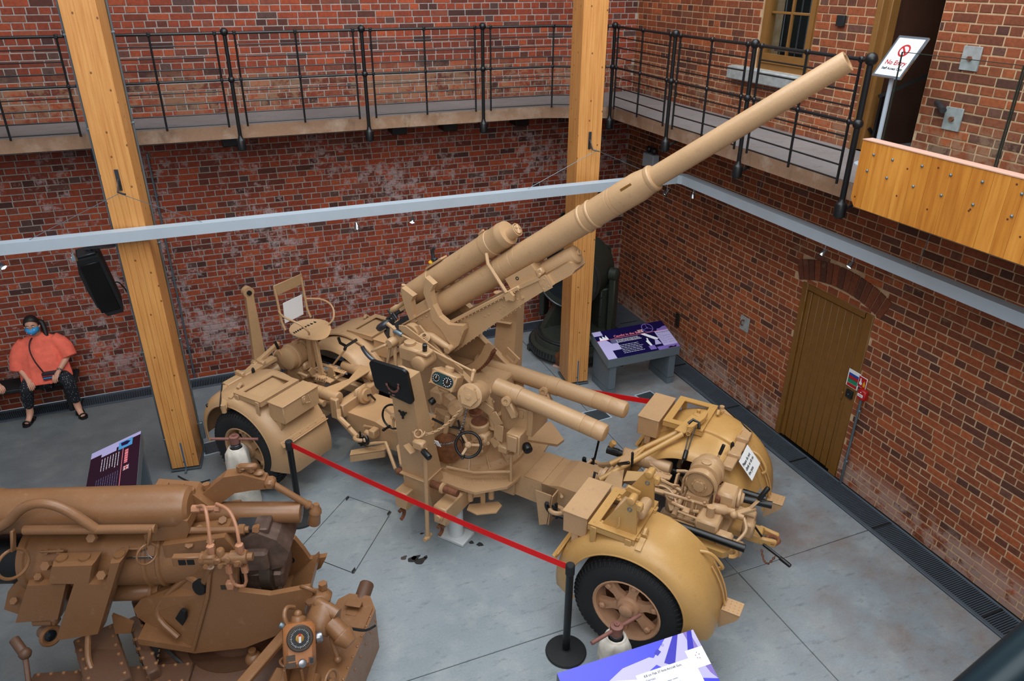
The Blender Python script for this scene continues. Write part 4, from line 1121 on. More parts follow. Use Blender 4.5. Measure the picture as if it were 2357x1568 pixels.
# elevation indicator linkage
MB().cyl((-.60, -.46, 2.03), (.345, -.50, 1.86), .011, n=8).build('indicator_rod', T, gun)
MB().rcyl((-.58, -.46, 2.03), (-.48, -.465, 2.01), .022, .005).build('rod_sleeve', M['galv'], gun)
MB().prism([(-.56, 2.07), (-.48, 2.08), (.16, 1.79), (.16, 1.74), (.02, 1.78), (-.56, 2.03)], (0, -.41, 0), (1, 0, 0), (0, 0, 1), (0, .014, 0)).build('indicator_arm', T, gun)
MB().beam((.345, -.50, 1.87), (.36, -.56, 1.79), .03, .03, .006).sph((.345, -.5, 1.865), .024, 10, 8).build('rod_end', T, gun)
MB().lathe((-.575, -.56, 1.93), (0, 1, 0), [(0, .04), (.02, .048), (.1, .048), (.11, .07), (.14, .075), (.16, .075)], 20).lathe((-.60, -.45, 2.05), (0, .2, 1), [(-.08, .028), (.0, .03), (.02, .02)], 12).beam((-.66, -.46, 2.09), (-.56, -.46, 2.04), .035, .03, .006).build('pivot_head', T, gun)
MB().beam((-.59, -.58, 1.93), (-.74, -.62, 1.84), .05, .022, .006).build('rest_arm', T, gun)
pl = arc_pts((-.62, -.66, 1.98), (1, 0, 0), (0, 0, 1), .22, R(205), R(262), 10)
MB().tube(pl, .02, 8).build('arm_pad', M['gunmetal'], gun, label='dark curved rest pad')
for a, b in (((-.60, -.5, 1.9), (-.66, -.52, 1.62)), ((-.57, -.48, 1.9), (-.54, -.52, 1.62)), ((-.57, -.42, 1.9), (-.42, -.40, 1.62))):
    MB().beam(a, b, .032, .026, .005).build('bracket_leg', T, gun)
MB().sph((-.28, -.12, 1.62), .025, 8, 6).build('red_cap', M['red'], gun, label='small red cap under the cradle')
# brackets and clevis hooks at the beam ends
for s in (1, -1):
    MB().prism([(.95, .68), (1.12, .68), (1.1, .34), (1.0, .30)], (0, 0, 0), (s, 0, 0), (0, 0, 1), (0, .001, 0)) if False else None
    k = MB().prism([(.93, .66), (1.10, .66), (1.06, .30), (.98, .26)], (0, -.36 * s, 0), (s, 0, 0), (0, 0, 1), (0, .012 * s, 0)).prism([(.93, .66), (1.10, .66), (1.06, .30), (.98, .26)], (0, -.24 * s, 0), (s, 0, 0), (0, 0, 1), (0, .012 * s, 0)).box((1.095 * s, -.30 * s, .48), (.014, .13, .36), .003, (.99, 0, -.1 * s), (0, 1, 0))
    k.build('beam_bracket', T, gun, smooth=0)
    for vv in (-1, 1):
        c_ = Vector((1.19 * s, .42 * vv, .57))
        h = MB().torus(c_, (0, .2, 1), .062, .022, 20, 8, R(35), R(325), ref=(-1 * s, 0, 0)).beam(c_ + Vector((.05 * s, 0, 0)), c_ + Vector((.3 * s, -.03 * vv, .14)), .055, .05, .01).build('coupling_fork', T, gun)
        MB().torus(c_ + Vector((-.06 * s, 0, .01)), (.3, 1, 0), .055, .022, 18, 8, R(-60), R(200), ref=(1, 0, 0)).build('coupling_ring', BL, h, label='black coupling ring')
        MB().cyl(c_ + Vector((0, 0, -.1)), c_ + Vector((0, 0, .08)), .012, n=8).beam(c_ + Vector((-.04, 0, -.08)), c_ + Vector((.08, .02, -.09)), .012, .012).build('coupling_pin', BL, h)
    for sy in (-1, 1):
        c_ = Vector((1.0 * s, -.30 * sy, .68))
        MB().cyl((1.13 * s, .22 * sy, .6), (1.2 * s, .34 * sy, .68), .016, n=8).build('tie_bolt', T, gun)
MB().box((-1.08, -.32, .62), (.08, .1, .1), .01).box((-1.14, -.36, .6), (.07, .06, .1), .015).build('clamp_lug', T, gun)
MB().tube([(-1.16, -.4, .56), (-1.1, -.42, .52), (-1.02, -.40, .55), (-.9, -.35, .57), (-.62, -.55, .45)], .02, 8).build('brake_pipe', T, gun)
MB().prism([(-1.25, -.52), (-1.0, -.24), (-.94, -.24), (-.94, -.34), (-1.2, -.6)], (0, 0, .44), (1, 0, 0), (0, 1, 0), (0, 0, .012)).prism([(-1.25, -.52), (-1.2, -.6), (-1.2, -.6), (-.94, -.34), (-.94, -.32)], (0, 0, .36), (1, 0, 0), (0, 1, 0), (0, 0, .09)).build('step_shelf', T, gun, smooth=0)
# ================================================================== the two bogies under the gun
def fender(side, root, T, yi):
    """side +1 / -1: rolled mudguard over one wheel with a turned-down outer lip"""
    pr = [(yi, .655), (yi + .005, .672), (yi + .03, .68), (1.02, .68), (1.10, .668), (1.16, .635), (1.195, .59), (1.203, .555)]
    inner = [(1.191, .553), (1.183, .585), (1.15, .625), (1.095, .656), (1.02, .668), (yi + .03, .668), (yi + .015, .66)]
    prof = [(side * -p[0], p[1]) for p in pr + inner]
    mb = MB().lathe((0, 0, .5), (0, -1, 0), prof, 36, closed=True, a0=R(-3), a1=R(189), ref=(1, 0, 0))
    # the lip reaches further in towards both ends of the arch
    def lip(a): return .085 * max(0.0, 1 - math.sin(a)) ** 1.6
    out = []
    for x, y, z in mb.v:
        r_, a = math.hypot(x, z - .5), math.atan2(z - .5, x)
        k = min(1.0, max(0.0, (abs(y) - 1.09) / .1))
        r2 = r_ - lip(a) * k
        out.append((r2 * math.cos(a), y, .5 + r2 * math.sin(a)))
    mb.v = out
    f = mb.build('fender', T, root, smooth=50)
    MB().tube([((.556 - lip(a)) * math.cos(a), side * 1.199, .5 + (.556 - lip(a)) * math.sin(a)) for a in [R(-3 + 192 * k / 40) for k in range(41)]], .009, 6).build('rolled_edge', T, f)
    return f
def wheel(side, root, dusty):
    y0 = side * 1.05; ax = Vector((0, side, 0))
    rim = MB().lathe((0, y0, .47), ax, [(-.08, .25), (-.09, .285), (.085, .285), (.10, .295), (.105, .285), (.09, .268), (.02, .262), (-.04, .25)], 36, closed=True)
    for k in range(6):
        a = 2 * PI * k / 6 + .35
        d = Vector((math.cos(a), 0, math.sin(a))); t = Vector((-math.sin(a), 0, math.cos(a)))
        rim.prism([(.06, -.055), (.15, -.034), (.235, -.05), (.258, -.05), (.258, .05), (.235, .05), (.15, .034), (.06, .055)], Vector((0, y0 + side * .0, .47)), d, t, ax * .045)
        rim.box(Vector((0, y0 + side * .06, .47)) + d * .235, (.05, .035, .05), .01, d, ax)
    rim.lathe((0, y0, .47), ax, [(-.03, .10), (.05, .10), (.07, .088), (.075, .06), (.11, .058), (.12, .045), (.122, .01)], 24)
    w = rim.build('wheel', dusty, root)
    MB().lathe((0, y0, .47), ax, [(-.05, .01), (-.05, .24)], 28).build('brake_drum', M['brown_dk'], w)
    pr = [(-.10, .30), (-.118, .36), (-.11, .42), (-.085, .458), (-.03, .468), (.03, .468), (.085, .458), (.11, .42), (.118, .36), (.10, .30), (.09, .284), (-.09, .284)]
    tb = MB().lathe((0, y0, .47), ax, pr, 48, closed=True)
    ty = tb.build('tyre', M['rubber'], w, smooth=50)
    tr_ = MB()
    for k in range(64):
        a = 2 * PI * k / 64; d = Vector((math.cos(a), 0, math.sin(a))); t = Vector((-math.sin(a), 0, math.cos(a)))
        for sd in (1, -1):
            c_ = Vector((0, y0, .47))
            tr_.beam(c_ + d * .43 + ax * .104 * sd, c_ + d * .464 + ax * .074 * sd, .022, .016, .003, up=t)
            tr_.box(c_ + d * .468 + ax * .04 * sd + t * .006 * sd, (.02, .06, .028), 0, d, ax, t)
    stuff(tr_.build('tread_blocks', M['rubber'], ty, fix=False, smooth=0))
    return w
def bogie(s):
    r = thing('gun_bogie', 'right-hand two-wheeled bogie carrying the gun, black tubes and tow eye at its end' if s > 0 else 'left-hand two-wheeled bogie carrying the gun, with a perforated seat above it', 'bogie', GUN + Vector((.61668, -.78721, 0)) * 2.19 * s, GR if s > 0 else GR + PI, 'gun bogies')
    PF = M['ochre'] if s > 0 else M['tan']; P = M['tan']
    for side in (-1, 1):
        f = fender(side, r, PF, .68 if s > 0 else .52)
        wheel(side, r, M['tan'] if not (s > 0 and side < 0) else M['wheelpink'])
        # angle-iron rack on top of the fender
        MB().ring([(-.38, .60), (.01, .60), (.01, 1.14), (-.38, 1.14)], [(-.31, .67), (-.06, .67), (-.06, 1.07), (-.31, 1.07)], (0, 0, 1.195), (1, 0, 0), (0, side, 0), (0, 0, .012)).ring([(-.38, .60), (.01, .60), (.01, 1.14), (-.38, 1.14)], [(-.37, .61), (0, .61), (0, 1.13), (-.37, 1.13)], (0, 0, 1.15), (1, 0, 0), (0, side, 0), (0, 0, .05)).build('fender_rack', PF, f)
        rivets([(x, side * y, 1.207) for x in (-.345, -.025) for y in (.65, .87, 1.1)], (0, 0, 1), f, PF, .009)
        for x in (-.33, -.04): MB().box((x, side * 1.145, 1.12), (.05, .012, .15), .003).build('rack_foot', PF, f)
        # tool box
        b = MB().box((-.52, side * .83, 1.085), (.21, .50, .20), .006).build('tool_box', P, r)
        MB().box((-.52, side * .83, 1.192), (.225, .515, .014), .004).build('lid', P, b)
        MB().box((-.632, side * .80, 1.14), (.012, .05, .08), .004, (1, 0, 0), (0, 1, 0)).box((-.640, side * .80, 1.13), (.012, .018, .05), .003).build('hasp', P, b)
        chain([(-.642, side * .74, 1.17), (-.648, side * .72, 1.08), (-.642, side * .78, 1.10)], b, P, .003, .02)
        for y in (.62, 1.05): MB().box((-.52, side * y, .94), (.06, .05, .12), .006).build('box_foot', P, b)
        # riveted strip across the inboard slope
        a = R(155); ca, sa = math.cos(a), math.sin(a)
        yc, yw = (.93, .50) if s > 0 else (.85, .64)
        MB().box((.69 * ca, side * yc, .5 + .69 * sa), (.05, yw, .012), .003, (-sa, 0, ca), (0, 1, 0)).box((.70 * ca - .01, side * yc, .5 + .70 * sa - .03), (.012, yw, .05), .003, (-sa, 0, ca), (0, 1, 0)).build('joint_strip', PF, f)
        rivets([(.696 * ca + .003, side * (yc - yw / 2 + .04 + k * (yw - .08) / 5), .5 + .7 * sa + .004) for k in range(6)], (ca, 0, sa), f, PF, .011)
        if side * s > 0: MB().lathe((0, 0, .5), (0, -1, 0), [(side * -q[0], q[1]) for q in ((.28, .56), (.30, .60), (.34, .625), (.58, .63), (.72, .662), (.72, .65), (.58, .618), (.34, .613), (.31, .59), (.29, .55))], 30, closed=True, a0=R(20), a1=R(165), ref=(1, 0, 0)).build('inner_fender', PF, r, smooth=50)
        # small eyes, handles and the step
        a = R(32); ca, sa = math.cos(a), math.sin(a)
        MB().tube([(.70 * ca, side * .72, .5 + .68 * sa), (.75 * ca, side * .74, .5 + .74 * sa), (.745 * math.cos(R(45)), side * .77, .5 + .745 * math.sin(R(45))), (.68 * math.cos(R(50)), side * .79, .5 + .68 * math.sin(R(50)))], .014, 8, sub=2).build('grab_handle', PF, f)
        MB().box((.05, side * 1.04, 1.19), (.055, .008, .05), .003).tube([(.05, side * 1.04, 1.2), (.05, side * 1.0, 1.235), (.05, side * .98, 1.2)], .02, 6, sub=2).box((.05, side * 1.11, 1.165), (.05, .12, .008), .002, (1, 0, 0), (0, .94, -.34 * side)).build('fender_clip', PF, f)
        MB().box((.755, side * .78, .58), (.15, .15, .012), .003).prism([(.66, .57), (.83, .57), (.81, .52), (.68, .38)], (0, side * .71, 0), (1, 0, 0), (0, 0, 1), (0, side * .01, 0)).prism([(.66, .57), (.83, .57), (.81, .52), (.68, .38)], (0, side * .85, 0), (1, 0, 0), (0, 0, 1), (0, -side * .01, 0)).build('step', P, f, smooth=0)
        rivets([(.70 + .035 * i, side * (.73 + .035 * j), .587) for i in range(4) for j in range(4)], (0, 0, 1), f, PF, .006)
        mb = MB()
        for dy in (0, .06):
            mb.tube([(.70 * math.cos(R(q)), side * (.75 + dy), .5 + .70 * math.sin(R(q))) for q in (8, 14, 20, 26, 32, 38)], .009, 5)
        mb.build('guide_rail', PF, f)
        if side < 0 and s < 0:
            MB().tube([(-.70, -.98, .62), (-.76, -.96, .60), (-.76, -.82, .60), (-.70, -.80, .62)], .008, 6).build('wire_handle', PF, f)
            MB().rcyl((-.66, -.66, .73), (-.70, -.74, .72), .02, .005).build('hook_pin', PF, f)
    # frame
    MB().cyl((0, -1.0, .47), (0, 1.0, .47), .055, n=14).box((0, 0, .47), (.3, .35, .26), .04).build('axle', T, r)
    for y in (-.47, .47):
        mb = MB()
        for k in range(4): mb.box((0, y, .56 + .022 * k), (.95 - .2 * k, .06, .018), .003)
        stuff(mb.build('leaf_spring', M['brown_dk'], r))
    for y in (-.33, .33):
        MB().box((0, y * .7, .70), (1.35, .09, .12), .012).build('side_rail', P, r)
    MB().box((-.62, 0, .74), (.12, .62, .16), .01).box((.46, 0, .72), (.1, .6, .12), .01).box((.08, 0, .69), (.1, .6, .08), .01).build('cross_member', P, r)
    MB().prism([(-.60, -.31), (-.42, -.31), (-.52, 0), (-.42, .31), (-.60, .31)], (0, 0, .955), (1, 0, 0), (0, 1, 0), (0, 0, .012)).build('yoke_sheet', P, r)
    for y in (-.30, .30):
        MB().rcyl((-.16, y, .90), (-.64, y, .90), .068, .02).torus((-.42, y, .90), (1, 0, 0), .069, .004, 20, 5).build('buffer_cylinder', P, r)
        MB().box((-.62, y * 1.2, .80), (.1, .06, .25), .01).build('bracket_plate', P, r)
    tubes = ((-.83, .71, .37, 1), (-.15, .71, -.37, 1)) if s > 0 else ((-.55, .42, -.40, 1), (-.5, .5, .40, 0))
    for x0, x1, y, blk in tubes:
        MB().cyl((x0, y, .84), (x1, y, .84), .034, n=16).build('carrying_tube', M['black'] if blk else P, r, label='black carrying tube' if blk else None)
    # winch
    wc = Vector((.21, 0, 1.12))
    wn = MB().lathe(wc, (0, 1, 0), [(-.10, .09), (-.095, .118), (-.04, .122), (-.035, .112), (.0, .112), (.005, .142), (.10, .142), (.11, .152), (.14, .152), (.15, .138), (.22, .13), (.24, .09)], 30).build('winch_drum', P, r)
    MB().lathe(wc + Vector((0, -.10, 0)), (0, -1, 0), [(0, .068), (.014, .068), (.016, .05), (.034, .048), (.036, .015)], 20).build('drum_cap', P, wn)
    rivets([wc + Vector((.058 * math.cos(k * PI / 4), -.115, .058 * math.sin(k * PI / 4))) for k in range(8)], (0, -1, 0), wn, P, .008, True, 'bolts')
    MB().lathe(wc, (0, -1, 0), [(.07, .15), (.125, .15), (.125, .135), (.07, .135)], 22, closed=True, a0=R(-15), a1=R(195), ref=(1, 0, 0)).box(wc + Vector((.142, -.0975, -.06)), (.015, .055, .14), .003).box(wc + Vector((-.142, -.0975, -.06)), (.015, .055, .14), .003).build('drum_hood', P, wn)
    MB().lathe(wc + Vector((0, .05, .14)), (0, 0, 1), [(0, .042), (.012, .042), (.016, .03)], 16).build('filler_cap', P, wn)
    MB().box((.21, .06, 1.0), (.30, .06, .05), .01).box((.07, .06, 1.0), (.05, .1, .1), .02).box((.35, .06, 1.0), (.05, .1, .1), .02).build('drum_lugs', P, wn)
    MB().prism([(-.13, 0), (.13, 0), (.10, .22), (-.10, .22)], (.21, -.12, .78), (1, 0, 0), (0, 0, 1), (0, .24, 0)).box((.21, -.03, .77), (.36, .32, .03), .006).build('winch_pedestal', P, wn, smooth=0)
    for k in range(3): MB().prism([(0, 0), (.07, 0), (0, .15)], (.12 + .09 * k, -.12, .785), (0, -1, 0), (0, 0, 1), (.01, 0, 0)).build('rib', P, wn, smooth=0)
    rivets([(.21 + q, -.17, .786) for q in (-.15, 0, .15)] + [(.21 + q, -.125, .97) for q in (-.07, .07)], (0, -.3, 1), wn, P, .013, True, 'bolts')
    MB().box((.44, .02, .98), (.17, .2, .22), .025).lathe((.52, .05, 1.0), (1, .1, 0), [(0, .085), (.02, .085), (.03, .06), (.05, .05)], 20).build('crank_gearbox', P, r)
    rivets([(.525, .05 + .07 * math.cos(k * PI / 3), 1.0 + .07 * math.sin(k * PI / 3)) for k in range(6)], (1, .1, 0), r, P, .01, True, 'bolts')
    MB().box((.37, -.08, 1.02), (.06, .06, .08), .015).build('chain_hook', M['rust'], r)
    chain([(.38, -.10, 1.0), (.38, -.12, .86), (.36, -.10, .76)], r, M['rust'], .007, .05)
    MB().lathe((.36, -.11, .72), (0, 0, 1), [(0, .085), (.06, .085), (.06, .065), (.02, .065)], 22).build('chain_well', P, r)
    MB().rcyl((-.02, -.05, .72), (-.02, -.05, .86), .06, .01).lathe((-.02, -.05, .86), (0, 0, 1), [(0, .045), (.02, .05), (.03, .03), (.07, .025)], 16).build('pressure_pot', P, r)
    MB().beam((-.12, .05, .84), (.02, -.16, .80), .05, .02, .004).tube([(-.28, -.02, .92), (-.2, -.1, .96), (-.1, -.08, .98), (.0, -.1, .94), (.06, -.2, .9)], .011, 6, sub=2).build('pipe_run', P, r)
    mb = MB().tube([(-.38 + .005 * k, -.08 + .022 * math.cos(k * 1.05), .97 + .022 * math.sin(k * 1.05)) for k in range(26)], .005, 5); mb.build('return_spring', P, r)
    MB().beam((-.40, -.08, .97), (-.2, -.06, .98), .06, .012, .003).cyl((-.3, -.14, .9), (-.3, .0, .9), .02).prism([(-.06, 0), (.06, 0), (.03, .12), (-.03, .12)], (-.22, -.05, .9), (1, 0, 0), (0, 0, 1), (0, .02, 0)).build('brake_bellcrank', P, r)
    if s > 0:
        MB().cyl((.54, .06, 1.0), (.80, .10, 1.0), .033, n=16).build('crank_shaft', M['black'], r, label='black crank shaft sleeve')
    # spring rods and linkages
    MB().cyl((-.16, -.14, .95), (.54, -.11, .95), .014, n=8).beam((-.22, -.15, .95), (-.08, -.14, .95), .05, .03, .008).beam((.48, -.11, .95), (.62, -.1, .93), .045, .03, .006).build('brake_rod', P, r)
    mb = MB()
    for dy in (-.03, .03):
        mb.tube([(-.30 + .006 * k, .10 + dy + .02 * math.cos(k * 1.05), .93 + .02 * math.sin(k * 1.05)) for k in range(30)], .005, 5)
    mb.build('return_spring', P, r)
    MB().beam((-.36, .1, .93), (-.1, .1, .95), .08, .02, .004).prism([(-.1, -.02), (.0, 0), (.04, .1), (-.02, .12), (-.06, .05)], (-.05, .1, .9), (0, 1, 0), (0, 0, 1), (.02, 0, 0)).tube([(-.08, .2, .97), (.05, .22, 1.0), (.1, .15, .9), (.05, .0, .85)], .016, 8, sub=2).tube([(-.15, .0, .96), (-.05, -.05, .99), (.0, .02, .95)], .012, 6, sub=1).cyl((-.2, .04, .95), (.06, -.02, .93), .016).lathe((-.02, -.02, .80), (0, 0, 1), [(0, .06), (.05, .06), (.06, .045), (.1, .045)], 16).build('brake_linkage', P, r)
    chain(sag((-.34, .16, 1.0), (-.12, .12, .97), .03), r, P, .004, .028)
    MB().cyl((.05, -.22, .8), (.05, .15, .9), .026, n=10).build('cross_shaft', P, r)
    MB().tube([(-.40, -.30, .96), (-.52, -.24, .94), (-.62, -.26, .8), (-.60, -.33, .72)], .008, 6, sub=2).build('bowden_cable', P, r)
    # crank stub with a black handle at the inboard end
    MB().lathe((-.70, -.02, .80), (-1, 0, .2), [(0, .10), (.03, .10), (.035, .075), (.06, .07)], 22).box((-.66, -.02, .80), (.05, .2, .2), .03).build('jack_head', P, r)
    MB().tube([(-.76, -.02, .81), (-.80, -.02, .83), (-.79, -.10, .72)], .013, 8).build('jack_crank', M['black'], r)
    # long bar across the outboard end
    MB().beam((.35, .26, 1.12), (.36, .96, 1.10), .10, .05, .008).box((.36, .45, 1.15), (.12, .05, .05), .008).box((.36, .75, 1.15), (.12, .05, .05), .008).build('towing_bar', P, r)
    MB().beam((.36, .96, 1.09), (.02, 1.28, 1.08), .06, .045, .008).cyl((.02, 1.28, 1.04), (.02, 1.28, 1.13), .025).build('bar_arm', P, r)
    MB().beam((.40, .97, 1.10), (.06, 1.29, 1.10), .01, .03).build('bar_strip', M['blackmat'], r)
    MB().cyl((.30, .62, 1.04), (.30, .62, 1.12), .012).lathe((.30, .62, 1.10), (0, 0, 1), [(0, .012), (.02, .02), (.06, .016), (.075, .006)], 10).build('bar_handle', BL, r, label='black lever handle')
    # control levers with black grips
    for x, y, z, dx, dy, L in ((.22, .2, 1.05, .05, .05, .2),):
        MB().beam((x, y, z), (x + dx, y + dy, z + L), .03, .014, .003).build('lever', P, r)
        MB().rcyl((x + dx, y + dy, z + L), (x + dx * 1.4, y + dy * 1.4, z + L * 1.5), .016, .006).build('lever_grip', BL, r, label='black grip')
    return r
M['wheelpink'] = paint('dusty_wheel_paint', (186, 142, 110), (120, 88, 66), .55)
bR = bogie(1); bL = bogie(-1)
P = M['ochre']
# right bogie only: drawbar, air pipes, lifting brackets, raised strut frame
MB().box((.60, .12, .63), (.34, .16, .09), .012).beam((.72, .06, .62), (.9, .09, .62), .04, .07, .01).beam((.72, .22, .62), (.9, .19, .62), .04, .07, .01).build('drawbar', P, bR)
MB().torus((.86, .13, .62), (0, 0, 1), .05, .02, 18, 6).build('tow_eye', M['rust'], bR)
MB().cyl((.80, .05, .60), (1.04, -.06, .58), .014, n=8).rcyl((.96, -.03, .585), (1.06, -.075, .575), .018, .004).build('tow_pin', BL, bR)
chain(sag((.80, .0, .58), (.92, -.02, .58), .12), bR, M['rust'], .004, .03)
MB().box((.36, -.22, .86), (.2, .2, .14), .02).cyl((.36, -.22, .93), (.36, -.22, 1.03), .036).lathe((.44, -.12, .96), (1, .2, 0), [(-.1, .03), (-.09, .045), (.02, .045), (.04, .03), (.1, .028)], 14).box((.52, -.3, .78), (.14, .1, .18), .02).build('valve_block', M['tan'], bR)
MB().tube([(.02, -.20, .92), (.1, -.24, .94), (.2, -.2, .9), (.26, -.2, .92)], .016, 8, sub=2).build('air_pipe', M['tan'], bR)
MB().tube([(.1, -.3, .93), (.18, -.27, .9), (.3, -.3, .92)], .01, 6, sub=1).box((.16, -.25, .91), (.06, .05, .05), .008).cyl((.2, -.22, .92), (.2, -.22, 1.02), .012).build('air_pipe', M['tan'], bR)
MB().sph((.54, -.14, .96), .035, 10, 8).build('air_valve', M['tan'], bR)
MB().tube([(.62, -.1, .93), (.68, -.18, .88), (.62, -.28, .8)], .014, 8, sub=2).build('air_pipe', M['tan'], bR)
MB().beam((.52, -.1, .92), (.68, .04, .96), .05, .04, .008).beam((.60, -.02, .9), (.70, .05, 1.06), .035, .012, .003).box((.66, -.02, .78), (.1, .12, .16), .02).build('brake_lever', M['tan'], bR)
MB().rcyl((.69, .045, 1.05), (.745, .10, 1.17), .022, .008).build('lever_grip', BL, bR, label='black paddle grip')
MB().cyl((.64, .1, .78), (.78, .02, .70), .01, n=6).build('hand_rod', BL, bR)
MB().prism([(.3, -.42), (.55, -.42), (.62, -.34), (.5, -.30), (.3, -.32)], (0, 0, .70), (1, 0, 0), (0, 1, 0), (0, 0, .06)).torus((.60, -.36, .74), (0, 0, 1), .05, .018, 16, 6, 0, R(260)).build('rear_hook', P, bR)
for yy, nm in ((-.70, 1), (-1.08, 0)):
    tri = [(-.30, 1.18), (.0, 1.18), (-.02, 1.50), (-.10, 1.52)]
    b = MB().prism(tri, (0, yy, 0), (1, 0, 0), (0, 0, 1), (0, .025, 0)).build('lifting_plate', P, bR, smooth=0)
    MB().torus((-.07, yy - .002, 1.43), (0, 1, 0), .016, .005, 14, 6).build('plate_eye', M['galv'], b)
    MB().rcyl((-.06, yy - .03, 1.525), (-.06, yy + .06, 1.525), .032, .008).box((.0, yy + .02, 1.47), (.05, .05, .07), .01).build('clamp_head', P, b)
    MB().beam((-.34, yy + .012, 1.185), (.03, yy + .012, 1.185), .08, .016, .003).build('plate_foot', P, b)
    rivets([(-.3, yy - .015, 1.193), (-.1, yy - .015, 1.193), (.02, yy - .015, 1.193)], (0, 0, 1), b, P, .012, True, 'bolts')
MB().box((-.13, -.89, 1.26), (.2, .22, .1), .02).rcyl((-.03, -.98, 1.32), (-.03, -.78, 1.32), .05, .02).build('padded_block', M['tan'], bR)
MB().beam((-.2, -.82, 1.42), (-.1, -.78, 1.36), .03, .05, .006).build('hasp', P, bR)
MB().tube([(-.14, -1.1, 1.34), (-.13, -1.12, 1.28), (-.15, -1.12, 1.24)], .007, 6).build('keeper_pin', P, bR)
sf = MB().cyl((-.72, .16, .84), (-.16, .62, 1.17), .026, n=12).build('strut_tube', P, bR)
sf = MB().cyl((-.68, -.20, .90), (-.15, .50, 1.18), .026, n=12).cyl((-.52, .1, .95), (-.46, .36, 1.0), .016).build('strut_tube', P, bR)
MB().prism([(-.05, 0), (.05, 0), (.055, .34), (-.055, .34)], (-.18, .5, 1.19), (1, -.1, 0), (.25, .9, .1), (0, 0, .012)).box((-.10, .82, 1.23), (.1, .05, .03), .008).cyl((-.11, .86, 1.2), (-.11, .86, 1.27), .018).build('strut_head', P, bR)
MB().prism([(0, 0), (.05, .02), (.09, .2), (.08, .3), (.04, .32)], (-.12, .52, 1.21), (1, .0, .1), (.1, 1, .1), (0, 0, .05)).build('strut_shield', P, bR)
lv = MB()
for dx in (-.022, .022): lv.cyl((-.08 + dx, .60, 1.25), (-.05 + dx * .5, .33, 1.12), .006, n=6)
lv.tube([(-.13, .60, 1.25), (-.10, .64, 1.28), (-.04, .63, 1.27), (-.02, .58, 1.24)], .016, 8).build('latch_frame', BL, bR)
MB().rcyl((-.05, .34, 1.125), (-.04, .25, 1.08), .022, .008).build('latch_grip', BL, bR, label='black latch grip')
mb = MB().tube([(-.085 + .02 * math.cos(k * .8), .56 - .003 * k, 1.235 + .02 * math.sin(k * .8)) for k in range(40)], .004, 5); mb.build('latch_spring', P, bR)
MB().beam((-.58, -.02, 1.0), (-.44, -.10, 1.12), .03, .03, .01).beam((-.44, -.02, 1.02), (-.46, .02, 1.16), .025, .025, .01).build('black_levers', BL, bR, label='black forked levers')
MB().prism([(0, 0), (.18, 0), (.2, .08), (.03, .1)], (-.45, -.2, .98), (.9, .3, .2), (-.2, .5, .7), (.01, -.02, .01)).build('tread_plate', P, bR)
MB().cyl((-.84, .37, .84), (-.72, .37, .84), .04, n=14).build('tube_end', BL, bR)
MB().rcyl((-.78, .30, .95), (-.75, .30, 1.0), .03, .006).build('tube_nut', P, bR)
MB().cyl((-1.05, .55, .5), (-1.02, .62, .86), .012, n=8).build('upright_pin', BL, bR)
# left bogie only: seat, raised drawbar, long rods
T = M['tan']
sx, sy, sz = -.02, .03, 1.5
vs = []; nn = 12
def pan(u, v):
    r2 = u * u + v * v
    return Vector((sx + .22 * u - .02, sy + .235 * v, sz - .05 + .09 * (v * v) * .6 + .07 * max(0, u) ** 2 - .02 * max(0, -u) * (1 - v * v)))
mb = MB(); rings = 7
pts = [pan(0, 0)]
for j in range(1, rings + 1):
    for i in range(28):
        a = 2 * PI * i / 28; q = j / rings
        pts.append(pan(q * math.cos(a), q * math.sin(a)))
low = [p - Vector((0, 0, .008)) for p in pts]
fs = []
for i in range(28):
    i2 = (i + 1) % 28
    fs.append((0, 1 + i, 1 + i2))
    for j in range(rings - 1):
        a = 1 + j * 28; fs.append((a + i, a + 28 + i, a + 28 + i2, a + i2))
nP = len(pts); fs2 = [tuple(nP + q for q in f[::-1]) for f in fs]
a = 1 + (rings - 1) * 28
fs3 = [(a + i, a + (i + 1) % 28, nP + a + (i + 1) % 28, nP + a + i) for i in range(28)]
mb.add(pts + low, fs + fs2 + fs3)
seat = mb.build('seat_pan', T, bL, smooth=60)
hl = MB()
for k in range(9):
    v = -.72 + k * .18; u = .55 * math.cos(v * 1.1)
    p = pan(u, v); hl.lathe(p + Vector((0, 0, .0)), (-.15, 0, 1), [(-.004, .0175), (.002, .0175)], 12)
stuff(hl.build('drain_holes', M['dark'], seat))
for yy in (-.19, .21): MB().tube([(.16, yy, 1.50), (.2, yy, 1.6), (.23, yy, 1.98)], .014, 8).build('back_post', T, seat)
MB().box((.235, .01, 1.96), (.012, .43, .13), .004, (1, 0, .05), (0, 1, 0)).build('backrest', T, seat)
MB().tube([(.21, -.2, 1.72), (.05, -.30, 1.72), (-.14, -.27, 1.68), (-.2, -.2, 1.56), (-.15, -.16, 1.50)], .011, 8, sub=2).tube([(.21, .22, 1.72), (.05, .31, 1.72), (-.14, .27, 1.68), (-.2, .2, 1.56), (-.15, .16, 1.50)], .011, 8, sub=2).build('arm_rail', T, seat)
MB().beam((.04, .0, .95), (.02, .0, 1.46), .06, .06, .008).beam((-.16, .06, .95), (-.12, .06, 1.44), .045, .06, .008).build('seat_post', T, seat)
MB().box((0, 0, 0), (.004, .29, .25), 0, (1, 0, .06), (0, 1, 0)).build('seat_card', M['white'], None).location = (0, 0, 0)
sc_ = bpy.data.objects['seat_card']; sc_.matrix_world = bL.matrix_basis @ Matrix.Translation((.195, .02, 1.68)); tag(sc_, 'blank white card propped against the back of the perforated seat', 'card')
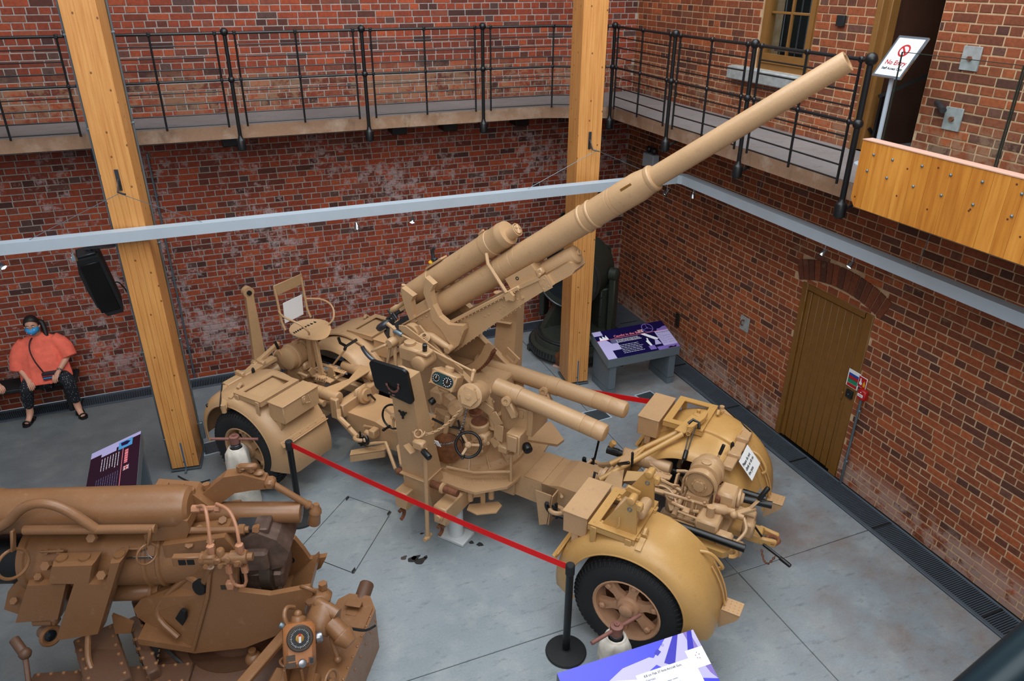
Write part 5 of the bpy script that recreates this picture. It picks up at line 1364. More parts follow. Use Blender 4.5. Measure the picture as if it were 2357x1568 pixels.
MB().prism([(-.075, 0), (.075, 0), (.045, .86), (-.045, .86)], (.74, .14, .90), (.3, .95, 0), (0, 0, 1), (.06, -.02, 0)).lathe((.77, .13, 1.80), (1, -.3, 0), [(-.02, .065), (.05, .065)], 18).build('raised_drawbar', T, bL)
MB().lathe((.79, .125, 1.80), (1, -.3, 0), [(-.06, .028), (.045, .028)], 14).build('drawbar_eye', M['dark'], bL)
rivets([(.80, .11, 1.45 + .07 * k) for k in range(4)], (1, -.3, 0), bL, T, .014, True, 'bolts')
MB().box((.74, .14, .80), (.16, .2, .3), .02).box((.62, .12, .7), (.4, .14, .1), .01).build('drawbar_base', T, bL)
MB().beam((.43, 1.0, .97), (.40, .12, 1.24), .05, .045, .006).box((.42, .8, 1.04), (.03, .03, .06), .004).box((.41, .5, 1.13), (.03, .03, .06), .004).build('flat_bar', T, bL)
MB().cyl((.56, .80, .86), (.36, .22, .97), .024, n=12).lathe((.40, .33, .955), (-.2, -.58, .11), [(0, .03), (.02, .05), (.06, .05), (.08, .06), (.12, .06)], 16).build('drive_shaft', T, bL)
MB().box((.46, .98, .93), (.12, .08, .05), .01).beam((.42, .98, .95), (.40, .99, .80), .05, .012, .003).build('bar_foot', T, bL)
MB().rcyl((.42, 1.02, .94), (.44, 1.18, .93), .02, .006).build('bar_grip', BL, bL, label='black grip')
MB().box((.42, .62, .95), (.06, .05, .05), .01).cyl((.38, .60, .97), (.40, .52, 1.0), .014).build('shaft_support', T, bL)
MB().beam((-.10, -.16, .92), (-.32, -.20, 1.20), .05, .02, .004).build('brake_handle', T, bL)
MB().beam((-.31, -.19, 1.19), (-.33, -.21, 1.25), .05, .03, .01).tube([(-.33, -.21, 1.24), (-.30, -.15, 1.30), (-.29, -.14, 1.37)], .017, 8).tube([(-.33, -.21, 1.24), (-.38, -.26, 1.28), (-.42, -.3, 1.31)], .017, 8).build('handle_grips', BL, bL, label='black forked grips')
MB().tube([(-.66, .36, .8), (-.7, .40, .72), (-.85, .42, .66)], .03, 8).build('tow_arm', T, bL)
# the do-not-climb board hung on the right bogie
bd = thing('notice_board', 'white notice board asking people not to climb, hung on the right bogie', 'sign', bR.matrix_basis @ Vector((.415, .55, 1.135)), GR)
ey = Vector((-.66, 0, .75)); ez = Vector((.75, 0, .66))
MB().box(-ey * .11 + ez * .004, (.31, .215, .005), .001, (0, 1, 0), ey, ez).build('board', M['white'], bd, smooth=0)
for k, tx in enumerate(('Please do not', 'climb or sit on', 'the guns')):
    text(tx, .042, M['blackp'], -ey * (.075 + .048 * k) + ez * .0072 + Vector((0, -.14, 0)), (0, 1, 0), ey, bd)
MB().cyl((0, 0, .02), (0, 0, -.03), .004, n=6).build('tie', M['blackmat'], bd)
# ================================================================== the brown howitzer in the foreground
HZ = math.atan2(-.327, .945)
how = thing('howitzer', 'brown-painted howitzer in the left foreground, breech and dial sight towards the right', 'howitzer', (-.55, 4.98, 0), HZ)
B, BD2 = M['brown'], M['brown_dk']
X3, Y3, Z3 = (1, 0, 0), (0, 1, 0), (0, 0, 1)
# recoil cylinder on top, its rod and the barrel below
MB().lathe((-3.0, .0, 1.5), X3, [(0, .10), (.02, .165), (1.52, .165), (1.53, .172), (1.6, .172), (1.61, .165), (2.90, .165), (2.97, .150), (2.995, .12), (3.0, .02)], 36).build('recoil_cylinder', B, how, smooth=30)
MB().prism([(-.34, 1.36), (-.34, 1.30), (-.04, 1.31), (.0, 1.40), (.0, 1.48), (-.06, 1.5)], (0, -.15, 0), X3, Z3, (0, .2, 0)).build('cylinder_foot', B, how, smooth=0)
MB().rcyl((-.1, .10, 1.36), (.76, .10, 1.33), .082, .008, 28).build('piston_rod', B, how)
MB().cyl((-.05, -.12, 1.37), (.42, -.12, 1.36), .026, n=14).lathe((.34, -.12, 1.36), X3, [(0, .026), (.005, .042), (.05, .042), (.055, .03)], 6).lathe((.45, -.12, 1.36), X3, [(0, .03), (.04, .042), (.05, .03)], 6).build('run_out_rod', B, how)
MB().lathe((-1.28, .0, 1.06), X3, [(0, .215), (.0, .245), (.05, .25), (.06, .235), (.90, .235), (.91, .252), (.93, .252), (.94, .24), (1.0, .24), (1.01, .252), (1.03, .252), (1.04, .235), (1.5, .235), (1.52, .2)], 40).build('cradle_tube', B, how, smooth=30)
MB().lathe((-3.2, .0, 1.06), X3, [(0, .17), (1.94, .2)], 32).build('barrel', M['black'], how)
MB().lathe((-1.29, .0, 1.06), X3, [(0, .205), (0, .222), (.015, .222), (.015, .205)], 32, closed=True).build('barrel_seal', M['gunmetal'], how)
for x in (-1.0, -.42):
    MB().box((x, -.17, 1.25), (.17, .02, .09), .006, X3, (0, .7, .7)).build('lug_plate', B, how)
    rivets([(x + dx, -.185, 1.262) for dx in (-.045, .045)], (0, -.7, .7), how, B, .022, True, 'bolts')
MB().box((-.36, -.206, 1.20), (.2, .008, .075), .002, X3, (0, .55, .83), (0, -.83, .55)).build('maker_plate', M['plate'], how)
for k in range(2):
    MB().box((-.36, -.2115, 1.212 - .018 * k), (.13 + .02 * k, .001, .006), 0, X3, (0, .55, .83), (0, -.83, .55)).build('worn_line', M['oldwhite'], how, smooth=0)
# sight-bar with two ring sights
MB().cyl((-1.09, -.26, 1.535), (-.18, -.26, 1.51), .034, n=16).tube([(-1.45, -.24, 1.48), (-1.2, -.25, 1.58), (-1.05, -.26, 1.74), (-.9, -.26, 1.78), (-.76, -.26, 1.72), (-.6, -.26, 1.53)], .036, 10, sub=2).build('sight_tube', B, how)
for x, z, L in ((-1.15, 1.53, .14), (-.20, 1.51, .10)):
    MB().beam((x, -.28, z + .03), (x - .03, -.31, z - L), .05, .022, .008, up=X3).build('ring_arm', B, how)
MB().torus((-1.20, -.33, 1.29), (.86, -.5, .12), .108, .012, 30, 8).build('ring_sight', B, how)
MB().torus((-.25, -.33, 1.34), (.8, -.6, .1), .076, .008, 26, 8).build('ring_sight', B, how)
MB().cyl((-.25, -.33, 1.27), (-.25, -.33, 1.41), .002, n=5).beam((-.29, -.31, 1.36), (-.21, -.35, 1.32), .003, .003).build('cross_wire', M['steel'], how)
# counterweight plates bolted on the near side
w1 = [(-.93, 1.28), (-.63, 1.28), (-.70, 1.10), (-.60, 1.09), (-.52, 1.29), (-.43, 1.30), (-.76, .58), (-1.11, .52), (-.83, 1.09), (-1.01, 1.10)]
def bevel_plate(poly, o, th, inset, name, mat, parent):
    """a cast plate with chamfered front edges"""
    n = len(poly); A = []
    for i in range(n):
        p0, p1, p2 = Vector(poly[i - 1]), Vector(poly[i]), Vector(poly[(i + 1) % n])
        e1, e2 = (p1 - p0).normalized(), (p2 - p1).normalized()
        n1, n2 = Vector((-e1.y, e1.x)), Vector((-e2.y, e2.x))
        m_ = (n1 + n2); m_ = m_ / max(.4, m_.length_squared) * 2 * inset * .5
        A.append(p1 + m_ * 1.0)
    ar = sum(poly[i][0] * poly[(i + 1) % n][1] - poly[(i + 1) % n][0] * poly[i][1] for i in range(n))
    if ar < 0: A = [Vector(p) * 2 - a for p, a in zip(poly, A)]
    vs = [(o[0] + p[0], o[1], o[2] + p[1]) for p in poly] + [(o[0] + p[0], o[1] - th * .7, o[2] + p[1]) for p in poly] + [(o[0] + p[0], o[1] - th, o[2] + p[1]) for p in A]
    fs = [tuple(range(n)), tuple(range(3 * n - 1, 2 * n - 1, -1))]
    for k in (0, 1):
        fs += [(k * n + i, k * n + (i + 1) % n, (k + 1) * n + (i + 1) % n, (k + 1) * n + i) for i in range(n)]
    return MB().add(vs, fs).build(name, mat, parent, smooth=0)
k1 = bevel_plate(w1, (0, -.22, 0), .13, .02, 'counterweight_plate', B, how)
for x, z in ((-.88, 1.285), (-.72, 1.285), (-.47, 1.30)):
    MB().cyl((x, -.285, z - .01), (x, -.285, z + .012), .038, n=14).build('plate_boss', B, k1)
for x, y, z in ((-.60, -.33, 1.16), (-.70, -.16, 1.36), (-1.02, -.26, 1.2)):
    MB().hexb((x, y, z), (0, -.8, .6), .036, .035).build('bolt', B, k1)
bevel_plate([(-1.20, 1.05), (-.90, 1.05), (-1.06, .68), (-1.40, .66)], (0, -.14, 0), .15, .02, 'counterweight_plate', B, how)
MB().prism([(-1.32, 1.0), (-1.2, 1.06), (-1.18, .8), (-1.4, .66), (-1.5, .72), (-1.42, .9)], (0, -.2, 0), X3, Z3, (0, .35, 0)).build('plate_bracket', B, how, smooth=0)
for x, z in ((-1.12, 1.07), (-1.36, .84)): MB().hexb((x, -.24, z), (0, -.6, .8), .03, .03).build('bolt', B, how)
MB().rcyl((-1.1, -.05, .72), (-.36, -.05, .72), .075, .02).lathe((-.45, -.05, .72), X3, [(0, .075), (.005, .095), (.03, .095), (.035, .085), (.06, .1), (.08, .1)], 22).build('lower_cylinder', B, how)
MB().torus((-1.20, -.24, .47), (.8, -.55, .2), .068, .018, 24, 8).build('lamp_ring', B, how)
MB().lathe((-1.2, -.24, .47), (-.8, .55, -.2), [(0, .065), (.03, .06), (.12, .05), (.16, .03)], 22).build('lamp_body', B, how)
MB().lathe((-1.2, -.24, .47), (.8, -.55, .2), [(-.01, .06), (.004, .04), (.008, .002)], 22).build('lamp_lens', M['lens'], how)
MB().box((-1.22, -.2, .6), (.2, .08, .08), .02).cyl((-1.3, -.22, .6), (-1.16, -.22, .6), .03).build('lamp_clamp', B, how)
# saddle casting
rt = [(.18, -.33, 1.22), (.37, -.33, 1.22), (.33, -.33, .95), (.56, -.33, .90), (.86, -.33, .96), (.88, -.33, .90), (.80, -.33, .76), (.57, -.33, .54), (.29, -.33, .42), (-.10, -.33, .38), (.10, -.33, .93)]
lf = [(-.10, -.33, .38), (.10, -.33, .93), (.18, -.33, 1.22), (-.06, -.20, 1.0), (-.2, -.17, .87), (-.36, -.15, .79), (-.5, -.14, .72), (-.58, -.14, .62), (-.56, -.15, .54), (-.48, -.18, .48), (-.36, -.22, .43), (-.24, -.27, .40)]
mb = MB()
vs = rt + [(p[0], p[1] + .05, p[2]) for p in rt]; n = len(rt)
mb.add(vs, [tuple(range(n)), tuple(range(2 * n - 1, n - 1, -1))] + [(i, (i + 1) % n, n + (i + 1) % n, n + i) for i in range(n)])
vs = lf + [(p[0] + .02, p[1] + .06, p[2]) for p in lf]; n = len(lf)
mb.add(vs, [tuple(range(n)), tuple(range(2 * n - 1, n - 1, -1))] + [(i, (i + 1) % n, n + (i + 1) % n, n + i) for i in range(n)])
mb.prism([(-.5, .5), (-.10, .38), (.29, .42), (.57, .54), (.8, .76), (.8, .70), (.55, .48), (.29, .36), (-.10, .32), (-.5, .44)], (0, -.33, 0), X3, Z3, (0, .62, 0))
sd = mb.build('saddle', B, how, smooth=0)
MB().tube([(-.06, -.205, 1.0), (.08, -.29, .98), (.18, -.345, 1.22)], .03, 8, sub=2).tube([(-.06, -.2, 1.0), (-.30, -.18, .78), (-.40, -.2, .60), (-.2, -.31, .48)], .022, 8, sub=2).tube([(.18, -.34, 1.22), (.11, -.345, .93), (-.10, -.34, .37)], .016, 8).build('casting_rib', B, sd)
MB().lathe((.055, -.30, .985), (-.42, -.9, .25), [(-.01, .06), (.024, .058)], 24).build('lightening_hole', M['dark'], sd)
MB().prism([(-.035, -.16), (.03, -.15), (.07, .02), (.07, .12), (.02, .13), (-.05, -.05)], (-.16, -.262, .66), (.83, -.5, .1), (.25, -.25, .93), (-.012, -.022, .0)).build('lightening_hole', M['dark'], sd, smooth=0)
MB().box((.25, -.332, 1.0), (.07, .006, .04)).build('slot', M['plate'], sd)
fp_ = [(.0, .95), (.30, 1.0), (.36, .86), (.46, .86), (.60, .72), (.66, .55), (.80, .60), (.88, .90), (.80, .60), (.60, .42), (.0, .36)]
MB().prism([(.0, .95), (.40, 1.0), (.50, .95), (.62, .92), (.68, .80), (.72, .70), (.86, .72), (.80, .60), (.55, .45), (.0, .36)], (0, .26, 0), X3, Z3, (0, .05, 0)).build('saddle_far', B, sd, smooth=0)
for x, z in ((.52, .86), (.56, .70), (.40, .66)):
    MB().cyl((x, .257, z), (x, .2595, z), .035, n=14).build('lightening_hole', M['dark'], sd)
# shafts, shields and lines in the well below the saddle
MB().cyl((-.5, .15, .45), (.5, .15, .45), .09, n=16).lathe((.1, .15, .45), X3, [(-.2, .14), (-.15, .18), (.15, .18), (.2, .14)], 22).build('elevating_shaft', BD2, how)
MB().prism([(0, 0), (.5, .0), (.44, .42), (.06, .42)], (-.05, .34, .12), X3, Z3, (0, .05, 0)).build('well_plate', BD2, how, smooth=0)
MB().tube([(-.55, -.1, .34), (-.3, -.28, .24), (.0, -.5, .2), (.3, -.62, .22)], .014, 6, sub=2).build('speed_cable', M['steel'], how)
MB().sph((.33, -.30, .2), .07, 12, 8).cyl((.33, -.30, .1), (.33, -.30, .3), .03).build('ball_joint', B, how)
# breech
bm = MB().prism([(.30, 1.26), (.48, 1.36), (.62, 1.28), (.70, 1.16), (.64, 1.02), (.36, .94), (.28, .95)], (0, -.16, 0), X3, Z3, (0, .36, 0))
bm.box((.5, -.02, 1.30), (.12, .22, .14), .01).box((.42, -.18, 1.12), (.26, .08, .18), .02).box((.45, .0, .87), (.34, .3, .16), .02)
bz = bm.build('breech_block', M['breech'] if 'breech' in M else M['gunmetal'], how, smooth=0)
MB().prism([(-.12, 0), (.12, 0), (.10, -.14), (-.02, -.12)], (.43, -.12, 1.36), X3, Z3, (0, .16, 0)).build('breech_guide', M['gunmetal'], how, smooth=0)
MB().lathe((.46, -.02, .92), X3, [(0, .2), (.08, .2), (.09, .12)], 28).build('breech_ring', M['plate'], how)
MB().prism([(-.2, 1.30), (.26, 1.36), (.34, 1.20), (.30, 1.08), (-.2, 1.08)], (0, -.20, 0), X3, Z3, (0, .44, 0)).build('breech_housing', B, how, smooth=0)
rivets([(.0, -.2, 1.3), (.16, -.2, 1.33), (.05, -.1, 1.36), (.2, -.02, 1.37)], (0, -.4, .9), how, B, .034, True, 'bolts')
# loading arm above
arm_ = [(-.10, 1.46), (.0, 1.50), (.22, 1.68), (.36, 1.70), (.52, 1.64), (.54, 1.56), (.40, 1.55), (.28, 1.53), (.14, 1.42), (.02, 1.40)]
MB().prism(arm_, (0, .10, 0), X3, Z3, (0, .10, 0)).build('loading_arm', B, how, smooth=0)
MB().prism([(-.30, 1.62), (-.30, 1.56), (.06, 1.38), (.12, 1.44), (.0, 1.58)], (0, .03, 0), X3, Z3, (0, .16, 0)).build('arm_base', B, how, smooth=0)
for x, y, z in ((-.10, .08, 1.60), (-.02, .06, 1.57), (.06, .15, 1.55), (-.22, .10, 1.60), (.34, .15, 1.71), (.42, .15, 1.70)):
    MB().hexb((x, y, z), (0, 0, 1), .03, .04).build('bolt', B, how)
MB().sph((.36, .15, 1.73), .03, 10, 6, (1.2, 1, .6)).sph((.47, .15, 1.68), .035, 10, 6, (1.3, 1, .6)).box((.40, .15, 1.74), (.14, .05, .05), .015).build('arm_clamp', B, how)
MB().box((.55, .13, 1.60), (.08, .1, .08), .02).cyl((.55, .13, 1.60), (.83, .12, 1.37), .026, n=14).lathe((.80, .12, 1.395), (.77, 0, -.63), [(0, .026), (.005, .034), (.03, .034), (.035, .02), (.06, .02)], 12).build('lanyard_rod', B, how)
MB().lathe((.87, .12, 1.36), (-.2, -.05, -1), [(-.03, .022), (0, .03), (.02, .045), (.05, .05), (.055, .042), (.15, .05), (.16, .045), (.155, .03), (.06, .025)], 18).build('lanyard_cup', B, how)
# hydraulic valve group on the near side
vm = MB().box((.06, -.40, 1.34), (.2, .05, .085), .006).box((.22, -.40, 1.35), (.1, .09, .1), .015)
vm.lathe((.16, -.40, 1.35), X3, [(0, .05), (.1, .05), (.105, .035), (.2, .035), (.205, .05), (.32, .05), (.325, .03), (.36, .03)], 18)
vm.lathe((.30, -.40, 1.40), Z3, [(-.05, .03), (.02, .03), (.03, .022)], 12).lathe((.45, -.40, 1.40), Z3, [(-.05, .03), (.0, .03)], 12)
vm.box((.42, -.43, 1.33), (.07, .05, .07), .012).box((.28, -.43, 1.35), (.05, .04, .05), .008)
v_ = vm.build('valve_block', B, how)
for x in (.03, .09): MB().box((x, -.427, 1.34), (.05, .004, .045)).build('valve_slot', M['dark'], v_)
rivets([(.17, -.44, 1.37), (.2, -.45, 1.32), (.3, -.45, 1.32), (.42, -.455, 1.34), (.36, -.45, 1.37)], (0, -1, .2), v_, B, .02, True, 'bolts')
for x, top in ((.24, ((.22, -.3, 1.66), (.18, -.22, 1.68), (.10, -.16, 1.62))), (.44, ((.42, -.33, 1.58), (.36, -.25, 1.66), (.24, -.16, 1.64)))):
    p = MB().tube([(x, -.40, 1.40), (x, -.39, 1.48), *top], .013, 8, sub=2)
    p.lathe((x, -.40, 1.385), Z3, [(0, .022), (.03, .03), (.08, .03), (.085, .018)], 6).build('pipe', M['brownlight'], how)
MB().tube([(.34, -.41, 1.30), (.34, -.41, 1.12), (.38, -.41, 1.08), (.44, -.41, 1.09), (.45, -.41, 1.26)], .012, 8, sub=1).lathe((.34, -.41, 1.22), Z3, [(0, .026), (.06, .026)], 6).lathe((.45, -.41, 1.22), Z3, [(0, .026), (.06, .026)], 6).box((.32, -.4, 1.09), (.06, .05, .07), .01).build('return_pipe', M['brownlight'], how)
MB().lathe((.10, -.16, 1.60), X3, [(-.04, .03), (.02, .03), (.025, .02), (.12, .02), (.125, .032), (.16, .032)], 6).build('pipe_union', M['brownlight'], how)
# traverse ring and lower carriage
rg_ = MB().lathe((.15, -.05, .12), Z3, [(0, .55), (.03, .62), (.05, .62), (.10, .52), (.11, .40), (.08, .36)], 48).build('traverse_ring', BD2, how)
te = MB()
for k in range(80):
    a = 2 * PI * k / 80; te.box((.15 + .625 * math.cos(a), -.05 + .625 * math.sin(a), .145), (.025, .024, .03), 0, (math.cos(a), math.sin(a), 0), (-math.sin(a), math.cos(a), 0))
stuff(te.build('ring_teeth', B, rg_, fix=False, smooth=0))
MB().lathe((.15, .0, .0), Z3, [(.0, .30), (.12, .30), (.3, .24), (.36, .24)], 28).build('turntable', BD2, how)
def girder(p0, p1, w, h, name, rv=True):
    g = MB().beam(p0, p1, w, h, .012).build(name, BD2, how)
    p0, p1 = Vector(p0), Vector(p1); d = (p1 - p0); n = max(3, int(d.length / .09))
    sd_ = Vector((0, 0, 1)).cross(d).normalized()
    if rv:
        rivets([p0 + d * (k + .5) / n + Vector((0, 0, h / 2)) + sd_ * (w * .38) * q for k in range(n) for q in (-1, 1)], Z3, g, B, .017)
        rivets([p0 + d * (k + .5) / n - sd_ * (w / 2) * q + Vector((0, 0, h * .2 * r_)) for k in range(n) for q in (-1, 1) for r_ in (-1, 1)], sd_ * -1, g, B, .017)
    return g
girder((-.95, -.12, .24), (-.62, -.62, .20), .30, .30, 'trail_girder')
girder((-.70, .02, .22), (-.35, -.50, .18), .09, .34, 'trail_girder')
girder((-.1, -.45, .16), (-1.3, -.5, .16), .2, .2, 'cross_girder')
girder((-.75, .2, .3), (.15, .35, .3), .2, .3, 'cross_girder')
MB().tube([(-.86, -.3, .58), (-.86, -.42, .4), (-.78, -.5, .3), (-.72, -.62, .2)], .022, 8, sub=2).build('cable', B, how)
MB().prism([(0, 0), (.12, .0), (.16, .10), (.02, .2)], (-.74, -.2, .42), (1, 0, 0), (0, 0, 1), (0, .03, 0)).build('stop_plate', B, how)
MB().beam((-1.12, -.72, .42), (-1.19, -.55, .62), .035, .03, .008).sph((-1.19, -.545, .63), .045, 10, 8).rcyl((-1.19, -.55, .63), (-1.29, -.47, .70), .035, .008).box((-1.08, -.76, .36), (.18, .14, .12), .03).build('crank_handle', BD2, how)
MB().box((-1.08, -.78, .16), (.2, .2, .34), .03).build('crank_box', BD2, how)
# arm brace, trail box and the dial sight on it
br3 = MB().beam((.30, -.95, .46), (.68, -.28, .54), .09, .05, .01).build('brace_bar', B, how)
MB().beam((.36, -.84, .489), (.6, -.42, .545), .012, .006).build('brace_groove', M['plate'], br3)
tl, tr2 = Vector((.90, -1.0, 0)), Vector((1.13, .05, 0))
ex = (tr2 - tl).normalized(); ey = Vector((-ex.y, ex.x, 0))
tb = MB().prism([(-.05, -.17), (1.0, -.17), (1.13, -.08), (1.13, .10), (1.05, .17), (-.05, .17)], tl, ex, ey, (0, 0, .44)).build('trail_box', M['brown'], how, smooth=0)
MB().prism([(.78, -.15), (1.0, -.15), (1.08, -.06), (1.08, .09), (1.02, .15), (.78, .15)], tl + Vector((0, 0, .441)), ex, ey, (0, 0, .014)).build('lid', B, tb, smooth=0)
lq = tl + ex * .97 + Vector((0, 0, .455))
MB().box(lq + Vector((0, 0, .045)), (.06, .13, .012), .003, ex, ey).box(lq + ex * .03 + Vector((0, 0, .02)), (.012, .13, .05), .003, ex, ey).box(lq - ex * .05, (.06, .09, .01), .003, ex, ey).build('lid_handle', B, tb)
rv = [tl + ex * (.02 + .1 * k) + ey * q + Vector((0, 0, .441)) for k in range(10) for q in (-.155, .155)]
rivets(rv, Z3, tb, B, .013)
rivets([tl + ex * (.02 + .12 * k) - ey * .171 + Vector((0, 0, .33)) for k in range(9)], -ey, tb, B, .012)
MB().rcyl(tl + ex * 1.02 + Vector((0, 0, .36)), tl + ex * 1.28 + Vector((0, 0, .42)), .062, .012, 20).build('spade_stub', BD2, tb)
MB().box(tl + ex * .10 - ey * -.18 + Vector((0, 0, .44)), (.42, .36, .12), .02, ex, ey).build('sight_table', B, tb)
MB().box(tl + ex * .10 + ey * .18 + Vector((0, 0, .22)), (.40, .34, .36), .02, ex, ey).build('sight_pedestal', B, tb)
for q in (-.06, .06): MB().box(Vector((.80, -.72, .57)) + Vector((q, 0, 0)), (.02, .18, .18), .004).build('sight_leg', B, how)
MB().box((.80, -.72, .50), (.24, .24, .02), .004).build('sight_foot', B, how)
fx, fn = Vector((.93, .25, -.12)).normalized(), Vector((.30, -.74, .60)).normalized(); fy = fn.cross(fx).normalized()
if fy.z < 0: fy = -fy
sc = Vector((.84, -.70, .80))
hd = MB().box(sc, (.22, .30, .17), .03, fx, fy, fn).box(sc + fy * .05 - fn * .05, (.17, .18, .2), .03, fx, fy, fn).build('dial_sight', M['brown_gl'], how)
dc2 = sc + fn * .086 + fy * .05
MB().lathe(dc2, fn, [(-.01, .09), (.012, .092), (.018, .085), (.018, .07), (.0, .068)], 32).build('dial_bezel', M['plate'], hd)
dd = MB().lathe(dc2, fn, [(-.005, .002), (.002, .072)], 32).build('dial_face', M['dialblack'], hd)
tk = MB()
for k in range(36):
    a = 2 * PI * k / 36; u = fx * math.cos(a) + fy * math.sin(a)
    tk.box(dc2 + u * .06 + fn * .004, (.009 if k % 3 else .014, .003, .001), 0, u, fn.cross(u), fn)
stuff(tk.build('dial_marks', M['oldwhite'], dd, fix=False, smooth=0))
MB().lathe(dc2 + fn * .001, fn, [(0, .03), (.006, .03), (.007, .02)], 8).build('dial_hub', M['yellow_dk'], dd)
MB().beam(dc2 + fn * .012 - fy * .03, dc2 + fn * .012 + fy * .012, .016, .003, 0, up=fn).build('pointer', M['oldwhite'], dd)
MB().beam(dc2 + fn * .012 + fy * .013, dc2 + fn * .012 + fy * .032, .016, .003, 0, up=fn).build('red_pointer_tip', M['red'], dd)
for dx_, dy_, w_, h_ in ((-.065, -.075, .06, .04), (-.065, -.122, .07, .035)):
    MB().box(sc + fn * .086 + fx * dx_ + fy * dy_, (w_, h_, .003), .001, fx, fy, fn).build('data_plate', M['plate'], hd)
MB().box(sc + fn * .086 + fx * .075 + fy * -.11, (.04, .05, .006), .001, fx, fy, fn).build('counter_frame', M['brown_dk'], hd)
MB().box(sc + fn * .089 + fx * .075 + fy * -.11, (.024, .034, .004), 0, fx, fy, fn).build('counter_window', M['dialblack'], hd)
MB().rcyl(sc + fn * .085 + fx * .01 + fy * -.115, sc + fn * .13 + fx * .01 + fy * -.115, .028, .006).build('steel_knob', M['steel'], hd, label='steel knob under the dial')
MB().rcyl(sc + fx * .11 + fy * .02, sc + fx * .165 + fy * .03, .04, .012).build('steel_knob', M['steel'], hd, label='steel knob at the side of the sight')
MB().rcyl(sc + fx * -.1 + fy * .13, sc + fx * -.13 + fy * .15, .02, .006).build('side_nut', M['galv'], hd)
rivets([dc2 + fn * .012 + (fx * math.cos(R(30 + 60 * k)) + fy * math.sin(R(30 + 60 * k))) * .082 for k in range(6)], fn, hd, M['steel'], .005)
MB().lathe(sc + fy * .13 - fn * .03, (fy * 1 + fx * .1), [(0, .05), (.03, .055), (.05, .05), (.06, .03)], 18).tube([sc + fx * -.07 + fy * .12 - fn * .02, sc + fx * -.1 + fy * .2, sc + fx * -.08 + fy * .26 - fn * .03, sc + fx * -.02 + fy * .24 - fn * .1], .016, 8, sub=2).sph(sc + fy * .2 - fn * .02, .03, 10, 8).build('sight_head', B, hd)
MB().lathe((.93, -.45, .72), (.3, .5, .35), [(-.06, .10), (-.02, .11), (.1, .12), (.14, .1), (.15, .06)], 24).build('sight_drum', B, how)
MB().lathe((.90, -.36, .86), (.8, -.4, -.3), [(0, .03), (.02, .045), (.1, .045), (.102, .052), (.2, .052), (.205, .03)], 18).lathe((1.03, -.48, .74), (.75, -.5, -.5), [(-.02, .07), (.1, .07), (.105, .085), (.12, .085), (.2, .05)], 22).build('drum_sleeve', B, how)
MB().torus((.84, -.30, .92), (.35, .8, .5), .055, .014, 22, 8).hexb((.94, -.25, .88), Z3, .035, .05).box((.90, -.28, .82), (.2, .16, .1), .04).build('drum_top', B, how)
handwheel((1.07, -.86, .58), (.95, -.3, .2), .085, how, B, B, .011, knob=False, spokes=3, name='small_handwheel')
MB().rcyl((1.1, -.90, .49), (1.14, -.92, .49), .014, .004).build('wheel_knob', M['yellow_dk'], how)
MB().tube([(1.06, -.5, .73), (1.12, -.44, .66), (1.24, -.34, .5), (1.3, -.24, .45)], .01, 6, sub=2).build('black_lead', M['blackmat'], how)
MB().beam((1.02, -.52, .66), (1.07, -.60, .52), .03, .02, .006).sph((1.07, -.6, .51), .03, 8, 6).build('lock_lever', B, how)
MB().torus((.70, -.62, .52), (.4, .3, 1), .05, .010, 18, 6).build('grab_ring', B, how)
# ================================================================== barriers, lecterns and the rest of the court
def bollard(x, y, lab):
    t = thing('barrier_post', lab, 'barrier post', (x, y, 0), 0, 'belt barrier posts')
    MB().lathe((0, 0, 0), Z3, [(0, .168), (.012, .172), (.022, .165), (.032, .10), (.038, .04), (.045, .036)], 40).build('base', M['blackmat'], t)
    MB().lathe((0, 0, .03), Z3, [(0, .031), (.86, .031)], 20).build('pole', M['black'], t)
    MB().lathe((0, 0, .87), Z3, [(0, .034), (.004, .0375), (.085, .0375), (.095, .034), (.1, .028)], 20).build('belt_head', M['blackmat'], t)
    return t
bollard(2.08, 3.88, 'black belt barrier post beside the near right wheel')
bollard(.25, 6.43, 'black belt barrier post behind the brown howitzer breech')
bollard(2.62, 7.13, 'black belt barrier post hidden behind the gun platform')
bollard(4.13, 5.70, 'black belt barrier post behind the far right tool box')
def belt(a, b, lab):
    a, b = Vector(a), Vector(b); d = (b - a).normalized()
    a2, b2 = a + d * .04, b - d * .04
    n = 16; mb = MB(); side = Vector((0, 0, 1)).cross(d) * .0012
    vs = []; fs = []
    for k in range(n + 1):
        p = a2 + (b2 - a2) * (k / n) - Vector((0, 0, .03 * 4 * (k / n) * (1 - k / n)))
        for h in (-.03, .03):
            for s in (-1, 1): vs.append(p + Vector((0, 0, h)) + side * s)
    for k in range(n):
        q = k * 4
        for i, j in ((0, 1), (1, 3), (3, 2), (2, 0)): fs.append((q + i, q + j, q + 4 + j, q + 4 + i))
    fs += [(0, 1, 3, 2), (n * 4, n * 4 + 2, n * 4 + 3, n * 4 + 1)]
    o = mb.add(vs, fs).build('barrier_belt', M['belt'], smooth=0)
    return tag(o, lab, 'belt', 'red barrier belts')
belt((.25, 6.43, .93), (2.08, 3.88, .93), 'red barrier belt stretched along the near side of the gun')
belt((2.62, 7.13, .93), (4.13, 5.70, .93), 'short visible red barrier belt behind the gun on its far side')

